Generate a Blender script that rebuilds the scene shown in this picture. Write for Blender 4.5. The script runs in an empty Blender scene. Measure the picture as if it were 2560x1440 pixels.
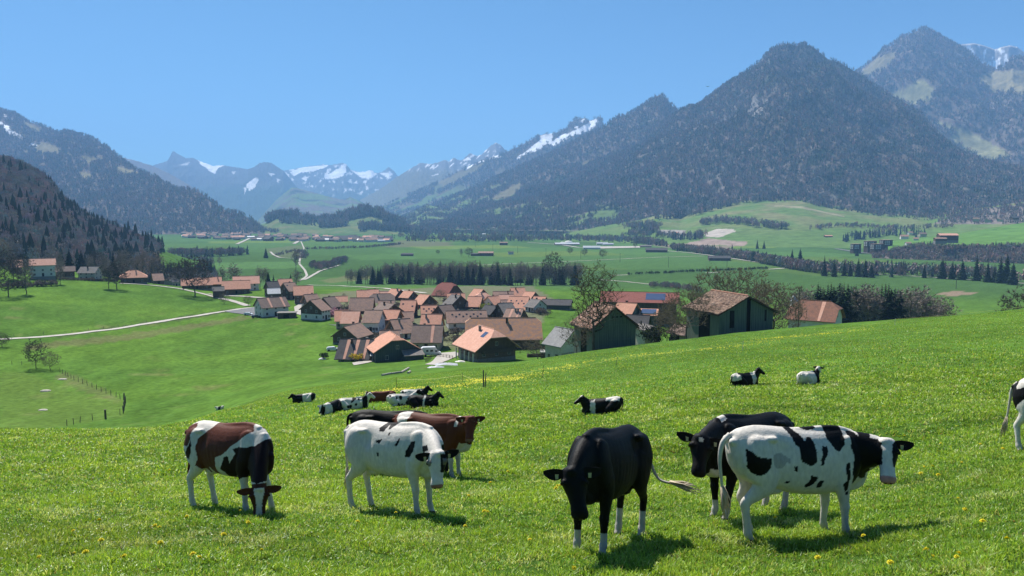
import bpy, bmesh, math, random
import numpy as np
from mathutils import Vector, Matrix

# ------------------------------------------------------------------ camera, world, sun, exposure
F = 1934.0                       # focal length of the photograph in its own pixels (2560 wide)
HOR = 540.0                      # row of the true horizon
PITCH = math.atan((720 - HOR) / F)
SUN_AZ = math.radians(-31)       # left of the view direction
SUN_EL = math.radians(52)
scene = bpy.context.scene
cam_d = bpy.data.cameras.new("camera")
cam = bpy.data.objects.new("camera", cam_d)
scene.collection.objects.link(cam)
cam_d.sensor_width = 36.0
cam_d.lens = F / 2560 * 36.0
cam_d.clip_start = 0.1
cam_d.clip_end = 60000
cam.rotation_euler = (math.radians(90) - PITCH, 0, 0)
scene.camera = cam
world = bpy.data.worlds.new("World")
scene.world = world
world.use_nodes = True
wn = world.node_tree
bg = wn.nodes["Background"]
sky = wn.nodes.new("ShaderNodeTexSky")
sky.sky_type = 'NISHITA'
sky.sun_disc = False
sky.sun_elevation = SUN_EL
sky.sun_rotation = SUN_AZ
sky.altitude = 2200
sky.air_density = 1.0
sky.dust_density = 2.2
sky.ozone_density = 4.5
wb = wn.nodes.new('ShaderNodeVectorMath'); wb.operation = 'MULTIPLY'; wb.inputs[1].default_value = (0.52, 0.88, 1.0)   # white balance
wn.links.new(sky.outputs[0], wb.inputs[0]); wn.links.new(wb.outputs[0], bg.inputs[0])
bg.inputs[1].default_value = 0.060
sun_d = bpy.data.lights.new("sun", 'SUN')
sun_d.energy = 4.6
sun_d.angle = math.radians(0.53)
sun_d.color = (1.0, 0.955, 0.88)
sun = bpy.data.objects.new("sun", sun_d)
scene.collection.objects.link(sun)
SUNV = Vector((math.sin(SUN_AZ) * math.cos(SUN_EL), math.cos(SUN_AZ) * math.cos(SUN_EL), math.sin(SUN_EL)))
sun.rotation_euler = SUNV.to_track_quat('Z', 'Y').to_euler()
sun.location = (-40, 40, 60)
scene.view_settings.view_transform = 'Standard'
scene.view_settings.look = 'None'
scene.view_settings.exposure = 0.95
scene.view_settings.gamma = 1.0
scene.cycles.volume_bounces = 1
scene.cycles.max_bounces = 6
scene.cycles.transparent_max_bounces = 8

# ------------------------------------------------------------------ helpers
CP, SP = math.cos(PITCH), math.sin(PITCH)
TAU = math.tau
R = math.radians
rng = np.random.default_rng(7)
random.seed(7)
COL = scene.collection

def pix(px, py, D):
    """world point on the sight line of photo pixel (px,py) at world distance y = D"""
    u = (px - 1280) / F; v = (720 - py) / F
    dy = CP + v * SP; dz = -SP + v * CP
    s = D / dy
    return np.array([u * s, D + 0 * s, dz * s]) if np.isscalar(s) else np.stack([u * s, np.broadcast_to(D, s.shape), dz * s], -1)

def proj(x, y, z):
    dep = y * CP - z * SP
    dep = np.where(dep < 0.05, 0.05, dep)
    return 1280 + F * x / dep, 720 - F * (y * SP + z * CP) / dep

def hash2(ix, iy, seed):
    h = (ix.astype(np.int64) * 374761393 + iy.astype(np.int64) * 668265263 + seed * 1442695041) & 0x7fffffff
    h = ((h ^ (h >> 13)) * 1274126177) & 0x7fffffff
    return ((h ^ (h >> 16)) & 0xffff) / 65535.0

def pnoise(x, y, seed=0):
    x = np.asarray(x, float); y = np.asarray(y, float)
    x0 = np.floor(x); y0 = np.floor(y); fx = x - x0; fy = y - y0
    def g(ix, iy, dx, dy):
        a = hash2(ix, iy, seed) * TAU
        return np.cos(a) * dx + np.sin(a) * dy
    u = fx * fx * fx * (fx * (fx * 6 - 15) + 10); v = fy * fy * fy * (fy * (fy * 6 - 15) + 10)
    a = g(x0, y0, fx, fy); b = g(x0 + 1, y0, fx - 1, fy); c = g(x0, y0 + 1, fx, fy - 1); d = g(x0 + 1, y0 + 1, fx - 1, fy - 1)
    return (a + (b - a) * u + (c - a) * v + (a - b - c + d) * u * v) * 1.5

def fbm(x, y, seed=0, o=4, ridged=False):
    t = 0; a = 1.0; s = 0
    for i in range(o):
        n = pnoise(x * 2 ** i + 17.3 * i, y * 2 ** i - 9.1 * i, seed + i)
        if ridged: n = 1 - 2 * np.abs(n)
        t = t + a * n; s += a; a *= 0.5
    return t / s

def inpoly(px, py, poly):
    poly = np.asarray(poly, float); r = np.zeros(px.shape, bool); n = len(poly)
    for i in range(n):
        x1, y1 = poly[i]; x2, y2 = poly[(i + 1) % n]
        if y1 == y2: continue
        c = ((y1 > py) != (y2 > py)) & (px < (x2 - x1) * (py - y1) / (y2 - y1) + x1)
        r ^= c
    return r

def smooth(a, b, x):
    t = np.clip((x - a) / (b - a), 0, 1); return t * t * (3 - 2 * t)

# ---- tags, meshes
def tag(o, label=None, cat=None, group=None, kind=None):
    if label: o['label'] = label
    if cat: o['category'] = cat
    if group: o['group'] = group
    if kind: o['kind'] = kind
    return o

def empty(name, loc=(0, 0, 0), rz=0.0, label=None, cat=None, group=None, kind=None, scale=1.0):
    o = bpy.data.objects.new(name, None); COL.objects.link(o)
    o.location = loc; o.rotation_euler = (0, 0, rz); o.scale = (scale,) * 3
    o.empty_display_size = 0.1
    return tag(o, label, cat, group, kind)

def link(name, me, mat=None, parent=None):
    o = bpy.data.objects.new(name, me); COL.objects.link(o)
    if mat is not None and len(me.materials) == 0:
        for m in (mat if isinstance(mat, (list, tuple)) else [mat]): me.materials.append(m)
    if parent is not None: o.parent = parent
    return o

def npmesh(name, V, faces, col=None, mi=None, smooth_=False):
    """faces: (n,3) or (n,4) int array, or list of arrays of both"""
    me = bpy.data.meshes.new(name)
    V = np.asarray(V, np.float32)
    fl = faces if isinstance(faces, list) else [faces]
    fl = [np.asarray(f, np.int32) for f in fl if len(f)]
    loops = np.concatenate([f.ravel() for f in fl])
    cnt = np.concatenate([np.full(len(f), f.shape[1], np.int32) for f in fl])
    st = np.zeros(len(cnt), np.int32); st[1:] = np.cumsum(cnt)[:-1]
    me.vertices.add(len(V)); me.vertices.foreach_set("co", V.ravel())
    me.loops.add(len(loops)); me.loops.foreach_set("vertex_index", loops)
    me.polygons.add(len(cnt)); me.polygons.foreach_set("loop_start", st)
    try: me.polygons.foreach_set("loop_total", cnt)
    except Exception: pass
    if mi is not None: me.polygons.foreach_set("material_index", np.asarray(mi, np.int32))
    me.polygons.foreach_set("use_smooth", np.full(len(cnt), smooth_, bool))
    me.update(calc_edges=True)
    if col is not None:
        ca = me.color_attributes.new("col", 'FLOAT_COLOR', 'POINT')
        c4 = np.ones((len(V), 4), np.float32); c4[:, :3] = col
        ca.data.foreach_set("color", c4.ravel())
    return me

def copy_tree(o, parent=None):
    c = o.copy(); COL.objects.link(c)
    if parent is not None: c.parent = parent
    for ch in list(o.children): copy_tree(ch, c)
    return c

# ---- polygon builder for hard-surface things
class MB:
    def __init__(s): s.v = []; s.f = []; s.m = []
    def add(s, vs, fs, m=0):
        b = len(s.v); s.v += [tuple(map(float, v)) for v in vs]; s.f += [tuple(i + b for i in f) for f in fs]; s.m += [m] * len(fs)
    def box(s, x0, x1, y0, y1, z0, z1, m=0, M=None):
        vs = [(x, y, z) for z in (z0, z1) for y in (y0, y1) for x in (x0, x1)]
        if M is not None: vs = [tuple(M @ Vector(v)) for v in vs]
        s.add(vs, [(0, 2, 3, 1), (4, 5, 7, 6), (0, 1, 5, 4), (2, 6, 7, 3), (0, 4, 6, 2), (1, 3, 7, 5)], m)
    def tube(s, pts, rad, n=6, m=0, cap=True):
        pts = [Vector(p) for p in pts]; base = len(s.v); k = len(pts)
        if not isinstance(rad, (list, tuple)): rad = [rad] * k
        up = Vector((0, 0, 1)); t0 = (pts[-1] - pts[0]).normalized()
        if abs(t0.z) > 0.8: up = Vector((1, 0, 0))
        for i, p in enumerate(pts):
            t = (pts[min(i + 1, k - 1)] - pts[max(i - 1, 0)]).normalized()
            a = t.cross(up).normalized(); b = a.cross(t)
            for j in range(n):
                an = TAU * j / n
                s.v.append(tuple(p + (a * math.cos(an) + b * math.sin(an)) * rad[i]))
        for i in range(k - 1):
            for j in range(n):
                j2 = (j + 1) % n
                s.f.append((base + i * n + j, base + i * n + j2, base + (i + 1) * n + j2, base + (i + 1) * n + j)); s.m.append(m)
        if cap:
            s.f.append(tuple(base + j for j in range(n))[::-1]); s.m.append(m)
            s.f.append(tuple(base + (k - 1) * n + j for j in range(n))); s.m.append(m)
    def mesh(s, name, sm=False):
        me = bpy.data.meshes.new(name); me.from_pydata(s.v, [], s.f)
        me.polygons.foreach_set("material_index", s.m)
        me.polygons.foreach_set("use_smooth", [sm] * len(s.f)); me.update()
        return me
    def build(s, name, mat, parent=None, sm=False):
        return link(name, s.mesh(name, sm), mat, parent)

# ------------------------------------------------------------------ materials
def newmat(name):
    m = bpy.data.materials.new(name); m.use_nodes = True
    nt = m.node_tree; b = nt.nodes["Principled BSDF"]
    b.inputs["Specular IOR Level"].default_value = 0.25
    return m, nt, b

def nd(nt, typ, **k):
    n = nt.nodes.new(typ)
    for a, v in k.items():
        if a.startswith('i_'): n.inputs[int(a[2:])].default_value = v
        else: setattr(n, a, v)
    return n

def noise_mix(nt, vec, c1, c2, scale, detail=4, lo=0.35, hi=0.65):
    n = nd(nt, "ShaderNodeTexNoise"); n.inputs["Scale"].default_value = scale; n.inputs["Detail"].default_value = detail
    if vec is not None: nt.links.new(vec, n.inputs["Vector"])
    r = nd(nt, "ShaderNodeMapRange"); r.inputs[1].default_value = lo; r.inputs[2].default_value = hi
    nt.links.new(n.outputs[0], r.inputs[0])
    mx = nd(nt, "ShaderNodeMix", data_type='RGBA')
    nt.links.new(r.outputs[0], mx.inputs[0])
    for i, c in ((6, c1), (7, c2)):
        if isinstance(c, tuple): mx.inputs[i].default_value = (*c, 1)
        else: nt.links.new(c, mx.inputs[i])
    return mx.outputs[2]

def objvec(nt, scale=(1, 1, 1), kind='Object'):
    tc = nd(nt, "ShaderNodeTexCoord"); mp = nd(nt, "ShaderNodeMapping"); mp.inputs["Scale"].default_value = scale
    nt.links.new(tc.outputs[kind], mp.inputs[0]); return mp.outputs[0]

def simple(name, c1, c2=None, scale=3.0, rough=0.8, spec=0.25, metal=0.0, detail=4, sc=(1, 1, 1), bump=0.0):
    m, nt, b = newmat(name)
    b.inputs["Roughness"].default_value = rough; b.inputs["Specular IOR Level"].default_value = spec
    b.inputs["Metallic"].default_value = metal
    v = objvec(nt, sc)
    o = noise_mix(nt, v, c1, c2 or tuple(x * 0.8 for x in c1), scale, detail)
    nt.links.new(o, b.inputs["Base Color"])
    return m

def attrmat(name, var=0.35, scale=1.0, sc=(1, 1, 1), rough=0.9, spec=0.1, transl=0.0, detail=5):
    """colour attribute 'col' varied by fine procedural noise"""
    m, nt, b = newmat(name)
    b.inputs["Roughness"].default_value = rough; b.inputs["Specular IOR Level"].default_value = spec
    a = nd(nt, "ShaderNodeVertexColor"); a.layer_name = "col"
    if var > 0:
        n = nd(nt, "ShaderNodeTexNoise"); n.inputs["Scale"].default_value = scale; n.inputs["Detail"].default_value = detail; n.inputs["Roughness"].default_value = 0.65
        nt.links.new(objvec(nt, sc), n.inputs["Vector"])
        r = nd(nt, "ShaderNodeMapRange"); r.inputs[1].default_value = 0.3; r.inputs[2].default_value = 0.7
        r.inputs[3].default_value = 1 - var; r.inputs[4].default_value = 1 + var
        nt.links.new(n.outputs[0], r.inputs[0])
        vm = nd(nt, "ShaderNodeVectorMath", operation='SCALE')
        nt.links.new(a.outputs[0], vm.inputs[0]); nt.links.new(r.outputs[0], vm.inputs["Scale"])
        src = vm.outputs[0]
    else: src = a.outputs[0]
    nt.links.new(src, b.inputs["Base Color"])
    if transl > 0:
        t = nd(nt, "ShaderNodeBsdfTranslucent"); nt.links.new(src, t.inputs[0])
        mx = nd(nt, "ShaderNodeMixShader"); mx.inputs[0].default_value = transl
        nt.links.new(b.outputs[0], mx.inputs[1]); nt.links.new(t.outputs[0], mx.inputs[2])
        nt.links.new(mx.outputs[0], nt.nodes["Material Output"].inputs[0])
    return m

M = {}
M['terrain'] = attrmat('terrain', 0.34, 0.6, rough=1, spec=0.0)
M['mountain'] = attrmat('mountain', 0.30, 0.035, rough=1, spec=0.0, detail=8)
M['leaf'] = attrmat('leaf', 0.0, rough=0.9, spec=0.1, transl=0.25)
M['twig'] = attrmat('twig', 0.0, rough=1.0, spec=0.0)
M['forest'] = attrmat('forest', 0.0, rough=1.0, spec=0.0)

# ------------------------------------------------------------------ terrain height table
def zp(py, D): return float(pix(1280, py, D)[2])
PLAIN = -75.0
def col_(*rows):   # rows: (D, py) visible rows, (D, None, z) hidden ones
    return [(r[0], zp(r[1], r[0]) if r[1] is not None else r[2]) for r in rows]
N_ = None
near = lambda s=.242, d=38: [(0.5, N_, -1.6 - .5 * s), (4, N_, -1.6 - 4 * s), (10, N_, -1.6 - 10 * s), (20, N_, -1.6 - 20 * s * .995), (d, N_, -1.6 - d * s * .985)]
far_ = [(900, N_, -73), (1300, N_, -75), (40000, N_, -75)]
TT = {
 -700: col_(*near(.242, 36), (60, N_, -19), (100, N_, -29), (150, N_, -36), (230, N_, -38), (300, N_, -36), (450, N_, -20), (700, N_, -10), *far_[1:]),
 0: col_(*near(.240, 37), (60, N_, -19), (100, N_, -31), (150, 1068), (180, 1018), (230, 920), (280, 850), (350, 775), (450, 702), (500, 674), (620, N_, -30), (800, N_, -60), *far_),
 300: col_(*near(.240, 38), (60, N_, -18.5), (100, N_, -30.5), (150, 1062), (180, 1004), (230, 925), (300, 838), (335, 812), (420, 745), (500, 706), (560, 692), (700, N_, -62), *far_),
 440: col_(*near(.238, 42), (70, N_, -19.5), (110, N_, -31.5), (150, 1050), (180, 997), (230, 928), (300, 845), (370, 795), (450, 745), (520, 712), (600, N_, -56), (750, N_, -68), *far_),
 560: col_(*near(.238, 40), (60, N_, -15.2), (80, 1022), (105, N_, -28.0), (140, N_, -36.3), (180, 990), (230, 930), (300, 850), (400, 779), (450, 760), (520, 728), (700, N_, -63), *far_),
 700: col_(*near(.238, 38), (60, 1010), (90, 990), (130, 982), (175, 965), (225, 925), (300, 845), (360, 795), (430, 758), (520, 722), (700, N_, -64), *far_),
 860: col_(*near(.240, 30), (45, 1007), (80, 985), (120, 966), (170, 945), (220, 918), (240, 906), (285, N_, -46), (350, N_, -47), (425, N_, -48.5), (500, N_, -50.5), (600, N_, -57), (720, N_, -65), (850, N_, -73), (1300, N_, -75), (40000, N_, -75)),
 1100: col_(*near(.240, 30), (45, 998), (66, 968), (120, 938), (170, 922), (205, 907), (222, N_, -42.4), (255, N_, -45), (285, N_, -46), (350, N_, -47), (425, N_, -48.5), (500, N_, -50.5), (600, N_, -57), (720, N_, -65), (850, N_, -73), (1300, N_, -75), (40000, N_, -75)),
 1300: col_(*near(.240, 22), (35, 1025), (60, 968), (100, 930), (140, 905), (160, N_, -31), (195, N_, -39), (235, N_, -43.5), (300, N_, -46), (425, N_, -48.5), (500, N_, -51), (600, N_, -57), (720, N_, -65), (850, N_, -73), (1300, N_, -75), (40000, N_, -75)),
 1500: col_(*near(.240, 20), (32, 1035), (60, 960), (100, 905), (142, 873), (156, N_, -27.3), (180, N_, -33), (230, N_, -42), (300, N_, -46), (425, N_, -50), (600, N_, -60), (850, N_, -73), (1300, N_, -75), (40000, N_, -75)),
 1830: col_(*near(.240, 12), (20, N_, -5.85), (35, 974), (70, 897), (110, 852), (145, 829), (165, N_, -25.5), (200, N_, -34), (250, N_, -43), (350, N_, -54), (600, N_, -68), (850, N_, -73), (1300, N_, -75), (40000, N_, -75)),
 2100: col_(*near(.240, 11), (20, N_, -5.75), (35, 966), (80, 862), (120, 826), (150, 807), (180, N_, -28), (230, N_, -40), (350, N_, -56), (600, N_, -70), (850, N_, -73), (1300, N_, -75), (40000, N_, -75)),
 2560: col_((0.5, N_, -1.7), (4, N_, -2.4), (9, N_, -3.3), (13.8, 1123), (30, 985), (60, 865), (100, 796), (145, 767), (175, N_, -24), (230, N_, -38), (350, N_, -58), (600, N_, -70), (850, N_, -73), (1300, N_, -75), (40000, N_, -75)),
 3300: col_((0.5, N_, -1.7), (4, N_, -2.2), (9, N_, -2.8), (14, N_, -3.4), (30, N_, -5), (60, N_, -7), (100, N_, -9), (150, N_, -12), (190, N_, -24), (250, N_, -40), (400, N_, -58), (850, N_, -73), (1300, N_, -75), (40000, N_, -75)),
}
HX = np.linspace(-700, 3300, 401); HY = np.linspace(math.log(0.5), math.log(40000), 900)
def _table():
    ks = sorted(TT); prof = []
    for k in ks:
        d = np.log([r[0] for r in TT[k]]); z = [r[1] for r in TT[k]]
        # interpolate z linearly in D
        prof.append(np.interp(np.exp(HY), np.exp(d), z))
    prof = np.array(prof)
    T = np.empty((len(HX), len(HY)))
    for j in range(len(HY)):
        T[:, j] = np.interp(HX, ks, prof[:, j])
    def sm(A, n, ax):
        k = np.exp(-np.linspace(-2, 2, 2 * n + 1) ** 2); k /= k.sum()
        P = np.pad(A, [(n, n) if a == ax else (0, 0) for a in (0, 1)], mode='edge')
        return np.apply_along_axis(lambda r: np.convolve(r, k, 'valid'), ax, P)
    S = sm(sm(T, 7, 0), 5, 1)
    return S
HT = _table()
def H(x, y):
    x = np.asarray(x, float); y = np.asarray(y, float)
    yy = np.maximum(y, 0.6)
    yv = np.maximum(y, 6.0)
    u = 1280 + F * x / (yv * 1.02)
    fu = np.clip((u - HX[0]) / (HX[1] - HX[0]), 0, len(HX) - 1.001)
    fv = np.clip((np.log(yy) - HY[0]) / (HY[1] - HY[0]), 0, len(HY) - 1.001)
    i = fu.astype(int); j = fv.astype(int); a = fu - i; b = fv - j
    z = HT[i, j] * (1 - a) * (1 - b) + HT[i + 1, j] * a * (1 - b) + HT[i, j + 1] * (1 - a) * b + HT[i + 1, j + 1] * a * b
    z = z + np.where(y < 0.6, (0.6 - y) * .22, 0)
    amp = np.clip(y / 60, 0.02, 1)
    n = pnoise(x / 22, y / 22, 3) * 0.28 * amp * smooth(12, 60, y) + pnoise(x / 5.0, y / 5.0, 4) * 0.05 + pnoise(x / 1.3, y / 1.3, 5) * 0.018 * (y < 60)
    n = n * np.where(y > 600, 0.6, 1)
    return z + n
def Hs(x, y): return float(H(np.array([x]), np.array([y]))[0])
def hit(px, py, d0=2.0, d1=30000.0):
    """where the sight line of photo pixel (px,py) meets the ground"""
    D = np.exp(np.linspace(math.log(d0), math.log(d1), 3000))
    P = pix(px, py, D)
    g = P[:, 2] - H(P[:, 0], P[:, 1])
    k = np.where(g < 0)[0]
    if len(k) == 0: return Vector(P[-1])
    k = k[0]
    if k == 0: return Vector(P[0])
    a, b = g[k - 1], g[k]; t = a / (a - b)
    q = P[k - 1] * (1 - t) + P[k] * t
    return Vector((q[0], q[1], Hs(q[0], q[1])))
# ------------------------------------------------------------------ the ground sheet
GREEN = np.array([0.088, 0.168, 0.028]); GREEN2 = np.array([0.068, 0.138, 0.026]); DRY = np.array([0.20, 0.18, 0.085])
def ground_color(x, y, z):
    px, py = proj(x, y, z)
    n1 = smooth(-.35, .35, fbm(x / 60, y / 60, 11, 4))[:, None]
    n2 = smooth(-.3, .4, fbm(x / 9, y / 16, 12, 4))[:, None]
    c = GREEN * (1 - n1) + GREEN2 * n1
    c = c * (0.86 + 0.28 * n2)
    # meadows beyond the brow: paler streaks and a few dry scrapes
    mid = ((y > 60) & (y < 600))[:, None]
    c = np.where(mid, c * np.array([1.02, 1.0, 1.0]), c)
    st = 1.6 * smooth(.28, .55, fbm(x / 14, y / 5, 15, 3))[:, None] * smooth(100, 180, y)[:, None] * smooth(420, 330, y)[:, None] * (x < 0)[:, None]
    c = c * (1 - 0.25 * st) + DRY * 1.0 * 0.25 * st
    # valley plain: parcels
    far = smooth(560, 760, y)[:, None]
    ang = 0.35
    fx = (x * math.cos(ang) + y * math.sin(ang)); fy = (-x * math.sin(ang) + y * math.cos(ang))
    cell = hash2(np.floor(fx / 260 + 0.6 * np.floor(fy / 190)), np.floor(fy / 190), 31)[:, None]
    cell2 = hash2(np.floor(fx / 260 + 0.6 * np.floor(fy / 190)), np.floor(fy / 190), 77)[:, None]
    pl = np.array([0.066, 0.130, 0.040]) * (0.8 + 0.4 * cell) + np.array([0.05, 0.035, 0.0]) * (cell2 > .75) * cell
    pl = pl * (0.92 + 0.16 * n2)
    c = c * (1 - far) + pl * far
    # dandelion-rich yellow sheen handled by flowers; brown under short near grass
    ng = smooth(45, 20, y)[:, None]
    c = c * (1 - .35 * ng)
    for poly, cc, w in PATCHES:
        m = inpoly(px + 5 * fbm(x / 6, y / 6, 21, 3), py + 2.0 * fbm(x / 9, y / 9, 22, 3), poly)[:, None] & (y > 20)[:, None]
        c = np.where(m, c * (1 - w) + np.array(cc) * w, c)
    return c
BROWN = (0.15, 0.105, 0.075)
PATCHES = [
 ([(740, 745), (860, 728), (1000, 722), (1180, 715), (1330, 715), (1380, 745), (1360, 800), (1330, 850), (1200, 880), (1100, 870), (1000, 850), (900, 840), (850, 800), (770, 775)], (0.15, 0.135, 0.10), .72),
 # (polygon in photo pixels on the ground, colour, strength)
 ([(60, 862), (330, 834), (600, 790), (640, 795), (330, 850), (60, 878)], BROWN, .45),
 ([(150, 845), (380, 812), (590, 778), (590, 770), (380, 802), (150, 838)], (0.06, 0.06, 0.04), .6),
 ([(160, 925), (260, 975), (310, 1003), (300, 1010), (200, 975), (140, 945)], BROWN, .3),
 ([(0, 930), (80, 935), (200, 985), (310, 1005), (310, 1040), (150, 1068), (0, 1075)], (0.10, 0.15, 0.035), .5),
 ([(2330, 738), (2380, 728), (2450, 733), (2390, 740)], (0.24, 0.17, 0.13), .85),
 ([(1620, 612), (1700, 600), (1780, 596), (1850, 610), (1820, 622), (1690, 622)], (0.22, 0.17, 0.14), .8),
 ([(1000, 600), (1130, 605), (1130, 615), (960, 618)], (0.14, 0.12, 0.09), .6),
 ([(800, 700), (860, 690), (960, 690), (900, 702), (820, 708)], (0.17, 0.15, 0.08), .5),
 ([(660, 622), (760, 612), (760, 640), (690, 645)], (0.13, 0.12, 0.08), .5),
]
def build_ground():
    ys = np.concatenate([np.linspace(-9, 0.4, 14), np.exp(np.linspace(math.log(0.8), math.log(38000), 560))])
    s = np.linspace(-1, 1, 420)
    Y, S = np.meshgrid(ys, s, indexing='ij')
    X = S * (1.2 * np.maximum(Y, 0) + 12)
    Z = H(X.ravel(), Y.ravel())
    V = np.stack([X.ravel(), Y.ravel(), Z], -1)
    nr, nc = Y.shape
    i = np.arange(nr - 1)[:, None] * nc + np.arange(nc - 1)[None, :]
    q = np.stack([i, i + 1, i + nc + 1, i + nc], -1).reshape(-1, 4)
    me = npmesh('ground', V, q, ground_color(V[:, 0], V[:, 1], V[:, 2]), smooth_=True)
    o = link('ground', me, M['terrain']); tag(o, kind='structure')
build_ground()

# ------------------------------------------------------------------ mountains and hills (each its own body)
DEC = np.array([0.150, 0.124, 0.112]); CON = np.array([0.030, 0.046, 0.036]); ALP = np.array([0.185, 0.165, 0.10])
GRS = np.array([0.105, 0.155, 0.055]); ROCK = np.array([0.26, 0.245, 0.235]); SNOW = np.array([0.95, 0.96, 0.98]); DARKROCK = np.array([0.10, 0.10, 0.105])
MT = {}
def ridge_body(name, crest, base, px0, px1, nx, nt, amp=60., L=500., prof=1.15, colf=None, jag=1.0, back=0.5, crag=0.0):
    """crest: (px,py,D), base: (px,D,z). a solid ridge with spurs, its far side falls away behind the crest"""
    P = np.linspace(px0, px1, nx)
    cpx = [c[0] for c in crest]
    cy = np.interp(P, cpx, [c[1] for c in crest]); cD = np.interp(P, cpx, [c[2] for c in crest])
    cy = cy + jag * (fbm(P / 7., P * 0, 5, 3) * 2.2)
    bD = np.interp(P, [b[0] for b in base], [b[1] for b in base]); bz = np.interp(P, [b[0] for b in base], [b[2] for b in base])
    cp = pix(P, cy, cD); zc = cp[:, 2]
    t = np.concatenate([np.linspace(0, 1, nt) ** 0.9, 1 + np.linspace(0.04, back, 12)])
    T, I = np.meshgrid(t, np.arange(nx), indexing='ij')
    D = bD[I] + (cD[I] - bD[I]) * T
    dz = (zc - bz)[I]
    front = T <= 1
    z = np.where(front, bz[I] + dz * np.clip(T, 0, 1) ** prof, zc[I] - dz * np.clip((T - 1) / back, 0, 1) ** 0.8 * 0.75)
    # x keeps the crest's bearing
    u = ((P - 1280) / F)[I]
    x = u * (D * CP - z * SP)
    w = np.clip(T, 0, 1) * np.clip(1 - T, 0, 1) ** 0.75 * 2.6
    r = fbm(x / L + 0.25 * D / L, D / (L * 3.2), 41, 5, ridged=True)
    r2 = fbm(x / (L * .3), D / (L * .5), 47, 4)
    env = np.clip(dz / 1000., .06, 1.2) * np.clip((cD - bD)[I] / 2000., .3, 1.0)
    z = z + w * env * (amp * (r - 0.25) + amp * .28 * r2)
    if crag: z = z + np.clip(T, 0, 1) * crag * (np.abs(fbm(x / 60, D / 90 + z / 80, 51, 4)) - .2) * (np.clip(1 - T, 0, 1) * 3 + .12)
    V = np.stack([x.ravel(), D.ravel(), z.ravel()], -1)
    nr = len(t); i = np.arange(nr - 1)[:, None] * nx + np.arange(nx - 1)[None, :]
    q = np.stack([i, i + 1, i + nx + 1, i + nx], -1).reshape(-1, 4)
    px, py = proj(V[:, 0], V[:, 1], V[:, 2])
    col = colf(px, py, V[:, 0], V[:, 1], V[:, 2], T.ravel())
    me = npmesh(name, V, q, col, smooth_=True)
    o = link(name, me, M['mountain']); tag(o, kind='structure')
    MT[name] = dict(V=V.reshape(nr, nx, 3), nt=nt, nx=nx, col=col.reshape(nr, nx, 3), px=px.reshape(nr, nx), py=py.reshape(nr, nx))
    return o

def mixc(a, b, w): return a * (1 - w[:, None]) + b * w[:, None]
def wood(x, y, z, s=140., con=.5):
    n = fbm(x / s, (y + z * 2) / s, 61, 5)
    w = smooth(con - .62, con - .38, n * .9)
    return mixc(np.broadcast_to(CON, (len(x), 3)), DEC, w) * (0.9 + 0.35 * fbm(x / 40, (y + z) / 40, 63, 3))[:, None]
def patches(c, px, py, x, y, lst, js=6.0, jl=60.):
    jx = js * fbm(x / jl, y / jl, 71, 4); jy = js * .7 * fbm(x / jl + 9, y / jl, 73, 4)
    for poly, cc in lst:
        m = inpoly(px + jx, py + jy, poly)[:, None]
        c = np.where(m, np.asarray(cc)[None] * (0.92 + .16 * pnoise(x / jl * 2, y / jl * 2, 7))[:, None], c)
    return c

# the big wooded mountain on the right
def c_big(px, py, x, y, z, t):
    c = wood(x, y, z, 160, .35)
    lowg = smooth(.02, .16, fbm(x / 230, y / 160, 97, 4)) * smooth(490, 530, py) * smooth(1760, 1680, px); c = mixc(c, GRS * 1.05, lowg)
    hi = smooth(300, 150, py) * smooth(-.3, .2, fbm(x / 120, y / 120, 64, 4)); c = mixc(c, CON * 1.5, hi * .7)
    rk = smooth(.20, .42, fbm(x / 70 + z / 200, y / 160, 66, 4)); c = mixc(c, ROCK * .8, rk * .6)
    c = patches(c, px, py, x, y, [
        ([(1862, 235), (1880, 240), (1770, 350), (1740, 355)], ROCK * .55),
        ([(1880, 240), (1920, 250), (1900, 290), (1870, 300)], ROCK * .8),
        ([(1990, 140), (2010, 150), (1995, 215), (1978, 200)], ROCK * .55),
        ([(1800, 420), (1835, 390), (1840, 440), (1790, 450)], ROCK * .6),
    ], 26, 60)
    return c
ridge_body('big_mountain', [(1050, 560, 5600), (1150, 530, 5500), (1300, 478, 5300), (1450, 425, 5200), (1600, 345, 5100), (1700, 281, 5000), (1735, 270, 4950), (1764, 248, 4900), (1799, 224, 4850), (1842, 195, 4800),
   (1877, 170, 4800), (1905, 149, 4750), (1927, 124, 4700), (1948, 112, 4700), (1969, 108, 4700), (1990, 113, 4700), (2012, 109, 4700), (2033, 117, 4650), (2054, 135, 4650), (2072, 149, 4600), (2100, 156, 4550), (2129, 174, 4500),
   (2150, 186, 4450), (2196, 220, 4400), (2249, 248, 4250), (2302, 282, 4100), (2345, 335, 3900), (2400, 382, 3700), (2470, 408, 3500), (2560, 425, 3300), (2800, 440, 3200)],
   [(1050, 3600, -60), (1500, 2900, -60), (1750, 2700, -40), (2000, 2600, -30), (2300, 2400, -30), (2560, 2150, -40), (2800, 2100, -40)], 1050, 2800, 460, 150, amp=340, L=560, colf=c_big, jag=1.4)

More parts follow.
